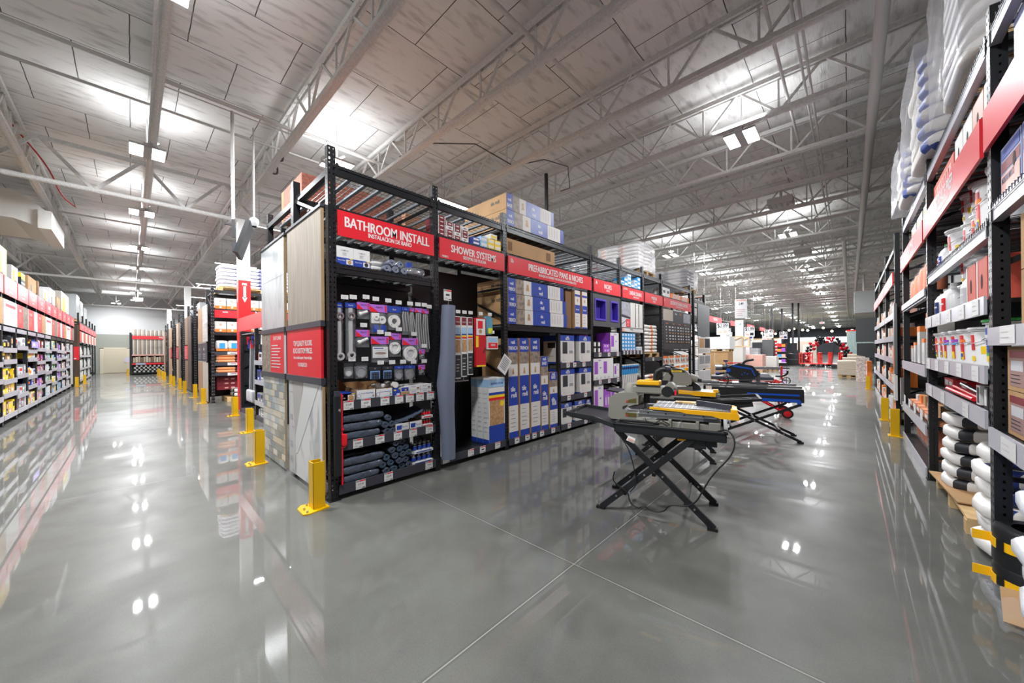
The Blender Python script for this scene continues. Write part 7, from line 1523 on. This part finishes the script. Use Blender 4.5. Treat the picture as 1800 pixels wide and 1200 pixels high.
# ---------------------------------------------------------------- things hanging over the left aisle
t = thing('television', 'black screen hanging tilted from a white ceiling pole over the left aisle', 'television', (-7.62, 1.2, 3.2), math.radians(75))
MB().tube([(0, 0, .6), (0, 0, 2.44)], .026, WSTEEL, 12).build('pole', t, local=True)
MB().box((-.02, -.015, .3), (.03, .015, .62), BLKP).box((-.12, -.02, .5), (-.02, .02, .53), BLKP).build('bracket', t, local=True)
mb = MB(); mb.add([(.03, -.3, 0), (.03, .3, 0), (.2, .3, .56), (.2, -.3, .56), (.09, -.3, -.02), (.09, .3, -.02), (.26, .3, .54), (.26, -.3, .54)], [(0,3,2,1),(4,5,6,7),(0,1,5,4),(1,2,6,5),(2,3,7,6),(3,0,4,7)], BLKP); mb.box((-.01, -.08, .05), (.06, .08, .2), CHAR); mb.build('screen', t, local=True)
mb = MB().tube([(0, 0, .16), (0, 0, 1.8)], .014, WSTEEL, 8); mb.lathe([(0, 0), (.045, .01), (.065, .05), (.075, .09), (.07, .14), (.03, .17), (0, .17)], M('dome_white', '#e2e2e2', .3), n=16); mb.lathe([(0, -.015), (.03, -.008), (.045, .012)], M('dome_dark', '#1b1c20', .1), n=12); mb.build('dome_camera', None, 'white dome camera hanging on a thin rod beside the ceiling pole', 'dome camera', loc=(-7.9, 1.55, 3.83), local=True)
mb = MB(); mb.box((-.22, -.02, 0), (.22, .02, .22), M('exit_white', '#e9e4e2', .4)); mb.text('EXIT', .16, (0, -.022, .05), (1,0,0), (0,0,1), M('exit_red', '#e8242c', .4, emit=1.5), maxw=.36)
o = mb.build('exit_sign', None, 'small red exit sign hanging above the far left aisle', 'exit sign', local=True, loc=(-33.5, .3, 4.95), rot=PI/2); MB().tube([(0, 0, .22), (0, 0, 1.36)], .01, WSTEEL, 6).build('rod', o, local=True)
# air handling unit at the upper left
t = thing('air_unit', 'white boxy air supply unit hanging high at the left edge', 'air unit', (-16.3, -2.9, 4.9)); AW = M('duct_white', '#d3d4d2', .5)
mb = MB(); mb.box((-1.2, -3.0, .05), (1.2, .9, .75), AW); mb.build('duct', t, local=True)
mb = MB(); mb.ext([(.9, .05), (1.35, -.1), (1.45, .3), (1.2, .55), (.9, .75)], 'x', -1.2, 1.2, AW); mb.box((-1.25, 1.28, -.12), (1.25, 1.5, .35), AW); mb.build('outlet_hood', t, local=True)
MB().box((1.2, -1.3, .3), (1.21, -.6, .6), AW).box((1.21, -1.2, .35), (1.215, -.7, .55), DARK).build('grille', t, local=True)
MB().box((-.6, -.6, .75), (.6, .4, 1.55), AW).build('riser', t, local=True)
mb = MB().tube(smooth([(-12.0, -1.6, 6.1), (-12.6, -1.2, 5.6), (-13.2, -1.1, 5.2), (-13.4, -.9, 5.05)]), .014, M('hose_red', '#b4232b', .5), 6); mb.build('cable', None, 'thin red cable drooping beside the white air unit', 'cable')
# ================================================================ the far part of the store
def hang_card(name, lab, x, y, z0, z1, w, m, items, cat='hanging sign', rot=0, ztop=6.31, grp=None):
    t = thing(name, lab, cat, (x, y, z0), rot, grp); h = z1-z0
    b = ((-w/2, -.012, 0), (w/2, .012, h)); mb = MB(); mb.box(b[0], b[1], m); deco(mb, b, 'y-', items); mb.build('panel', t, local=True)
    for s in (-1, 1): MB().tube([(s*w*.42, 0, h), (s*w*.42, 0, ztop-z0)], .006, STEEL, 4).build('hanger', t, local=True)
    return t
for i, (y, tx) in enumerate([(24.6, 'PORCELAIN'), (30.0, 'CERAMIC'), (35.5, 'STONE'), (41.0, 'WOOD'), (46.5, 'VINYL')]):
    hang_card('aisle_sign', 'pale red hanging aisle sign over the far displays, %s from the left' % NTH[i], -6, y, 3.1, 3.45, 3.0, M('sign_pale_red', '#e2565c', .5), [('t', tx, .5, .35, .2, WHT, .6)], rot=PI/2, grp='hanging red aisle signs')
pr = ['$2.49', '$1.69', '$2.89', '89c', '$2.79', '$1.99', '$2.29', '$2.49', '$1.49', '$2.99', '$3.49', '$2.19']
for i in range(12):
    x = -7.2+.9*(i % 3)+.1*i; y = 19+1.9*i; z = 2.25+.12*(i % 3)
    hang_card('price_sign', 'white hanging price card reading %s over the far pallets, %s back' % (pr[i], NTH[i]), x, y, z-.2, z+.45, .6, M('sign_white', '#e4e3e6', .6), [('t', pr[i], .5, .62, .3, DARK, .85), ('r', .55, .12, .9, .4, (MID, DARK, PINK, NAVY)[i % 4]), ('r', .1, .12, .45, .3, PINK)]+lines(2, .1, .9, .42, .58, LGREY), rot=math.radians(30), grp=None)
for i, (x, y, z0, z1, w) in enumerate([(-4.3, 15.4, 2.9, 3.6, .42), (-4.15, 22.0, 3.1, 4.1, .55), (-5.1, 26.5, 2.2, 3.3, .45)]):
    hang_card('price_sign', 'large white hanging banner with a dark price figure, %s from the rack end' % NTH[i], x, y, z0, z1, w, MATS['sign_white'], [('t', '2.49', .5, .7, .16, DARK, .8), ('r', .1, .9, .9, .97, PINK)]+lines(4, .15, .85, .1, .5, PINK), rot=math.radians(25))
# white fluorescent-looking column
t = thing('column', 'white column with a red middle band among the price cards', 'column', (-8.3, 27.0, 0)); MB().box((-.13, -.13, 2.6), (.13, .13, 5.55), MATS['column_white']).build('shaft', t, local=True); MB().box((-.14, -.14, 0), (.14, .14, 2.6), MATS['column_red']).build('red_wrap', t, local=True)
# pallet stacks
def stackbox(lab, x0, x1, y0, y1, z0, z1, m, rows=3, cols=2, m2=None, name='pallet_load'):
    mb = MB(); mb.box((x0, y0, z0), (x1, y1, z1), m); it = [('r', 0, k/rows-.006, 1, k/rows+.006, m2 or MID) for k in range(1, rows)]+[('r', k/cols-.006, 0, k/cols+.006, 1, m2 or MID) for k in range(1, cols)]
    deco(mb, ((x0, y0, z0), (x1, y1, z1)), 'y-', it); deco(mb, ((x0, y0, z0), (x1, y1, z1)), 'x+', it); return mb.build(name, None, lab, 'pallet load')
TK = [(-6.0, -4.75, 21.9, 23.0, KRAFT, 1.35, 'brown cartons on a pallet under the big white block', LGREY, 1, 2), (-6.3, -5.6, 19.6, 20.6, LGREY, 1.0, 'grey tile cartons stacked on a pallet beside the rack end', MID, 9, 2),
      (-7.4, -6.4, 21.0, 22.2, OFFW, 1.8, 'tall off-white tile cartons behind the grey stack', LGREY, 8, 3), (-4.9, -3.9, 26.5, 27.8, PINK, 1.1, 'pink printed cartons beyond the brown ones', OFFW, 4, 2),
      (-7.3, -6.2, 25.0, 26.2, OFFW, 2.0, 'white tile cartons under the red aisle sign', KRAFT, 8, 3), (-5.7, -4.6, 29.5, 30.6, LGREY, 1.5, 'pale grey tile cartons in the middle of the far displays', MID, 7, 3), (-4.2, -3.5, 29.0, 30.0, OFFW, .95, 'low off-white crate before the red bucket towers', LGREY, 2, 1),
      (-7.0, -6.0, 31.0, 32.2, KRAFT, 1.8, 'kraft crate stack further back in the far displays', WOOD, 3, 1)]
for x0, x1, y0, y1, m, z1, lb, m2, r_, c_ in TK:
    pallet('pallet', 'wooden pallet under the '+lb.split(' on a ')[0].split(' stacked')[0], ((x0+x1)/2, (y0+y1)/2, 0), x1-x0, y1-y0); stackbox(lb, x0, x1, y0, y1, .135, z1, m, r_, c_, m2)
pallet('pallet', 'wooden pallet between the brown cartons and the big white block', (-5.35, 22.45, 1.355), 1.3, 1.15)
stackbox('big white wrapped block on top of the brown cartons', -6.1, -4.65, 21.85, 23.05, 1.49, 2.15, WHT, 1, 2, OFFW)
for i, (x, y, z, w) in enumerate([(-5.4, 26.0, 1.6, 1.3), (-5.4, 28.0, 1.6, 1.3), (-7.6, 23.0, 1.9, 1.1)]):
    t = thing('tile_crate', 'open timber crate of tiles above the far pallets, %s' % NTH[i], 'crate', (x, y, z)); h = .66
    MB().box((-w/2+.06, -.35, .05), (w/2-.06, .35, h-.1), M('crate_tiles', '#d3d4d0', .4)).build('tiles', t, local=True)
    for sx in (-1, 1): MB().box((sx*(w/2-.03)-.03, -.42, 0), (sx*(w/2-.03)+.03, -.36, h), WOOD).build('corner_board', t, local=True)
    for z_ in (0, h-.06): MB().box((-w/2, -.43, z_), (w/2, -.36, z_+.06), WOOD).build('rail_board', t, local=True)
    MB().bar((-w/2+.05, -.40, .05), (w/2-.05, -.40, h-.05), .05, .04, WOOD).build('brace_board', t, local=True)
    if z > 1: MB().box((-w/2, -.42, -z+.0), (w/2, .42, -.01), LGREY if i else OFFW).build('lower_load', t, local=True)
# slanted black display and the towers of red buckets
mb = MB(); mb.ext([(30.2, 0), (31.6, 0), (31.2, 2.0), (30.6, 2.1)], 'x', -4.5, -3.85, M('display_black', '#1f2022', .35)); mb.build('display_stand', None, 'slanting black display stand left of the red bucket towers', 'display stand')
RBK = M('bucket_red', '#e01824', .3); rb = None
for c, (x, y) in enumerate([(-4.55, 33.2), (-4.1, 33.0), (-3.95, 32.5)]):
    for k in range(8 if c < 2 else 3):
        if rb is None:
            mb = MB(); mb.lathe([(0, 0), (.14, 0), (.165, .34), (.172, .34), (.172, .36), (.16, .36)], RBK, n=16); mb.arcpatch((0,0,0), .158, .1, .22, -1.2, -.2, WHT, r1=.163); rb = mb.build('bucket', None, 'x', 'bucket', 'red bucket towers', local=True, loc=(x, y, 0)); o = rb
        else: o = dup(rb, (x, y, .24*k))
        o['label'] = 'red bucket nested in the %s tower, %s from the floor' % (('left', 'middle', 'short right')[c], ORD[k])
# checkout area
def merch(lab, x, y, w):
    t = thing('merchandise_rack', lab, 'merchandise rack', (x, y, 0)); MB().box((-w/2, 0, 0), (w/2, .6, 1.9), BLKP).build('body', t, local=True); rn = random.Random(int(x*10))
    for k, z in enumerate((.3, .75, 1.2, 1.6)):
        MB().box((-w/2, -.25, z-.05), (w/2, 0, z), WHT if k < 2 else CHAR).build('shelf', t, local=True)
        for j in range(6): q = -w/2+.05+j*(w-.1)/6; MB().box((q, -.22, z), (q+(w-.2)/6, -.1, z+rn.uniform(.2, .3)), rn.choice([PURP, PINK, REDD, WHT, SKY, ORNG])).build('goods_box', t, local=True)
merch('colourful drink and snack rack beside the checkout', -4.7, 37.6, 1.7)
mb = MB(); mb.box((-4.6, 39.0, 0), (-2.9, 40.4, .95), M('counter_black', '#202225', .4)); mb.box((-4.62, 38.98, .95), (-2.88, 40.42, 1.0), CHAR); mb.box((-4.6, 38.995, .5), (-3.2, 39.0, .52), MID); mb.build('checkout_counter', None, 'black checkout counter at the far end of the aisle', 'counter')
mb = MB(); mb.box((-4.3, 39.3, 1.0), (-3.9, 39.5, 1.35), BLKP).box((-3.5, 39.3, 1.0), (-3.2, 39.5, 1.3), BLKP); mb.build('till_screen', None, 'pair of dark till screens on the checkout counter', 'till')
for i, (x, y, z0, z1) in enumerate([(-3.75, 41.2, 0, 5.55), (-3.35, 41.5, 0, 5.55), (-5.6, 44, 0, 5.5), (-4.9, 44.5, 0, 5.4)]): MB().box((x-.07, y-.07, z0), (x+.07, y+.07, z1), BLK).build('power_pole', None, 'thin black pole from floor to joists by the checkout, %s from the right' % ('second', 'first', 'fourth', 'third')[i], 'pole')
# red balloon arch
rn = random.Random(9); BR = M('balloon_red', '#c8142a', .2); BB = M('balloon_black', '#16161a', .2); bp_ = {}
BP = []
for i in range(35):
    a = PI*i/34; cx = -1.45-1.35*math.cos(a); cz = .35+1.8*math.sin(a); m = BR if (i//4) % 2 == 0 else BB
    for k in range(40):
        x, y, z = cx+rn.uniform(-.2, .2), 41+rn.uniform(-.2, .2), cz+rn.uniform(-.2, .2)
        if any((x-a_)**2+(y-b_)**2+(z-c_)**2 < .0625 for a_, b_, c_ in BP): continue
        BP.append((x, y, z))
        lb = '%s balloon in the arch over the far aisle' % ('red' if m is BR else 'black'); 
        if m.name not in bp_: bp_[m.name] = MB().lathe([(.001, -.15), (.03, -.13), (.1, -.06), (.125, .02), (.1, .09), (.05, .12), (.001, .125)], m, n=12).build('balloon', None, lb, 'balloon', ('red' if m is BR else 'black')+' balloons of the arch', local=True, loc=(x, y, z))
        else: dup(bp_[m.name], (x, y, z))
# red flat carts
CRD = M('cart_red', '#e0281e', .35)
def cart(lab, x, y, rot=0):
    t = thing('flat_cart', lab, 'cart', (x, y, 0), rot)
    MB().box((-.6, -.35, .22), (.6, .35, .28), CRD).build('platform', t, local=True)
    for sx in (-1, 1):
        mb = MB()
        for sy in (-.3, .3): mb.tube([(sx*.58, sy, .25), (sx*.58, sy, 1.1)], .03, CRD, 8)
        mb.tube([(sx*.58, -.3, 1.1), (sx*.58, .3, 1.1)], .03, CRD, 8); mb.tube([(sx*.58, -.3, .7), (sx*.58, .3, .7)], .025, CRD, 8); mb.build('handle_frame', t, local=True)
        for sy in (-.28, .28): mb = MB(); mb.tube([(sx*.48, sy-.03, .1), (sx*.48, sy+.03, .1)], .1, DARK, 12); mb.box((sx*.48-.03, sy-.04, .1), (sx*.48+.03, sy+.04, .22), STEEL); mb.build('caster', t, local=True)
for i, (x, y) in enumerate([(-2.3, 36.8), (-1.7, 37.4), (-1.1, 36.6), (-.5, 37.3), (.1, 38.5)]): cart('red flat cart parked before the balloon arch, %s from the left' % NTH[i], x, y, -.2)
mb = MB(); mb.bar((-.95, 34.5, .3), (-.75, 34.4, 1.9), .25, .04, BLKP); mb.build('leaning_board', None, 'dark board leaning before the red carts', 'board')
MB().box((-.95, 34.2, 0), (-.6, 34.7, .3), BLKP).build('board_base', None, 'low dark base holding the leaning board by the carts', 'stand')
# laminate stacks, speckled board, screens at the right
LAM = stripes_mat('laminate_stack', '#b3a390', '#c9bba8', (2, 2, 60), .5)
for i, (x0, x1, y0, y1, z1) in enumerate([(-.45, .35, 24.5, 26.2, .82), (-.3, .5, 28.2, 30.0, .9), (-.1, .7, 32, 34, 1.05)]):
    pallet('pallet', 'low wooden base under the %s tan laminate stack' % NTH[i], ((x0+x1)/2, (y0+y1)/2, 0), x1-x0, y1-y0); MB().box((x0-.02, y0-.02, .135), (x1+.02, y1+.02, z1), LAM).build('laminate_stack', None, 'tan laminate plank stack on the floor at the right, %s' % NTH[i], 'plank stack')
mb = MB(); mb.ext([(21.9, 0), (22.4, 0), (22.3, 1.05), (22.1, 1.05)], 'x', .2, .62, M('speckled', '#cbb9b2', .5, var=.45, vscale=16)); mb.build('sample_board', None, 'speckled stone sample slab standing before the far right rack', 'sample board')
mb = MB(); mb.box((.50, 20.2, .0), (.64, 21.0, .95), ORNG).box((.49, 20.3, .4), (.5, 20.9, .8), WHT).box((.49, 20.4, .55), (.488, 20.8, .75), REDD); mb.build('sign_stand', None, 'orange and red sign stand beside the speckled slab', 'sign stand')
t = thing('television', 'large dark screen tilted out from the far right rack end', 'television', (.45, 19.6, 1.05)); mb = MB(); mb.add([(-.25, 0, .15), (.45, 0, .0), (.45, 0, .62), (-.25, 0, .62), (-.25, .08, .15), (.45, .08, .0), (.45, .08, .62), (-.25, .08, .62)], [(0,3,2,1),(4,5,6,7),(0,1,5,4),(1,2,6,5),(2,3,7,6),(3,0,4,7)], M('screen_dark', '#3c3e40', .35)); mb.build('screen', t, local=True); MB().box((.2, .08, .2), (.3, .6, .5), BLKP).build('bracket', t, local=True)
MB().box((.18, 19.6, 1.72), (.98, 19.7, 2.65), M('panel_dark', '#47494a', .5)).box((.9, 19.71, 0), (.96, 19.77, 2.6), BLK).build('blank_panel', None, 'plain dark grey panel above the tilted screen at the far right', 'panel')
# mural, far wall things
b = ((-.2, 46, .9), (1.6, 46.1, 3.0)); mb = MB().box(b[0], b[1], veined('mural_blue', '#8fa9a8', '#c3b49a', 1.2, 1.2)); mb.box((-.25, 45.98, 3.0), (1.65, 46.12, 3.12), REDD); mu = mb.build('mural_panel', None, 'large blue grey stone mural with a red top edge', 'mural'); MB().box((-.2, 46.02, 0), (1.6, 46.3, .9), DARK).build('plinth', mu)
WIN = M('window_daylight', '#e8eef4', .4, emit=1.6); n = 0
for x0 in (-40, -34, -28, -22, -16, -10, -4, 2):
    n += 1; mb = MB(); mb.box((x0, Y1-.04, 2.55), (x0+4.6, Y1-.01, 3.75), WIN); w = struct('window_%d' % n, mb); mb = MB()
    for k in range(5): mb.box((x0+k*1.14-.03, Y1-.09, 2.5), (x0+k*1.14+.03, Y1-.04, 3.8), BLK)
    for z in (2.5, 3.15, 3.75): mb.box((x0-.03, Y1-.09, z), (x0+4.63, Y1-.04, z+.05), BLK)
    mb.build('window_frame', w)
mb = MB(); mb.box((-14, 60, 0), (-7, 60.3, 2.7), OFFW); mb.box((-14, 59.98, 2.7), (-7, 60.32, 2.85), M('oak_trim', '#b99a72', .6)); mb.box((-10, 59.97, .3), (-8.2, 59.99, 2.3), DARK); mb.build('design_wall', None, 'pale partition with a dark opening beyond the checkout', 'partition')
mb = MB(); mb.box((-5.2, 62, 0), (-3.2, 62.3, 2.4), M('partition_beige', '#c9b8ab', .6)); mb.box((-4.6, 61.95, .4), (-3.6, 61.98, 1.9), OFFW); mb.build('design_wall', None, 'beige partition seen through the balloon arch', 'partition')
mb = MB(); mb.box((-.9, 58, .3), (1.8, 58.4, 2.0), BLKP)
for r_ in range(4):
    for k in range(6): mb.box((-.8+.42*k, 57.9, .5+.38*r_), (-.55+.42*k, 57.98, .7+.38*r_), WHT)
mb.box((-.9, 58, 0), (1.8, 58.4, .3), BLKP); mb.build('sample_shelf', None, 'black shelf of white samples seen through the balloon arch', 'shelf unit')
rn = random.Random(3)
GB = M('bulb_warm', '#ffe7b8', .4, emit=14)
gl = None
for k in range(14):
    x = -8.5+.68*k+rn.uniform(-.2, .2); y = 58+rn.uniform(-3, 3); z = 3.55+rn.uniform(-.35, .5); t = None
    if gl is None:
        gl = thing('pendant_lamp', 'x', 'pendant lamp', (x, y, z), 0, 'globe pendants'); MB().lathe([(.001, -.13), (.09, -.09), (.13, 0), (.09, .09), (.001, .13)], GB, n=12).build('globe', gl, local=True); MB().tube([(0, 0, .12), (0, 0, 2.9)], .012, BLK, 5).build('cord', gl, local=True); o = gl
    else: o = dup(gl, (x, y, z))
    o['label'] = 'glowing globe pendant lamp beyond the balloon arch'
mb = MB(); mb.box((.2, 27.5, 3.4), (1.1, 29, 4.6), M('unit_grey', '#9a9c9c', .5)).tube([(.6, 28, 4.6), (.6, 28, 5.6)], .05, WSTEEL, 8); mb.build('heater_unit', None, 'grey heating unit hanging at the far right', 'heater')
mb = MB(); mb.box((-.22, -.02, 0), (.22, .02, .22), MATS['exit_white']); mb.text('EXIT', .16, (0, -.022, .05), (1,0,0), (0,0,1), MATS['exit_red'], maxw=.36); o = mb.build('exit_sign', None, 'small red exit sign hanging at the far end of the right aisle', 'exit sign', local=True, loc=(-2.2, 52, 4.1)); MB().tube([(0, 0, .22), (0, 0, 2.21)], .01, WSTEEL, 6).build('rod', o, local=True)
for i, (x, y) in enumerate([(-1.45, 13.2), (-1.5, 20.6), (-1.35, 26.5)]):
    mb = MB(); mb.box((x-.3, y-.3, 5.72), (x+.3, y+.3, 5.9), WSTEEL)
    for k in range(5): mb.box((x-.27+.12*k, y-.27, 5.70), (x-.21+.12*k, y+.27, 5.72), LGREY)
    mb.tube([(x, y, 5.9), (x, y, 6.31)], .03, WSTEEL, 6); mb.build('ceiling_vent', None, 'white slatted air diffuser under the deck above the right aisle, %s' % ['nearest', 'middle', 'farthest'][i], 'air diffuser')
mb = MB(); mb.tube(smooth([(-9.6, 2.14, 5.66), (-9.3, 2.3, 5.5), (-9.0, 2.14, 5.75), (-8.6, 2.2, 5.5), (-8.4, 2.14, 5.62)]), .02, MATS['cable_grey'], 6); mb.build('cable', None, 'dark bundled cable hanging on the joist left of the tall rack post', 'cable')
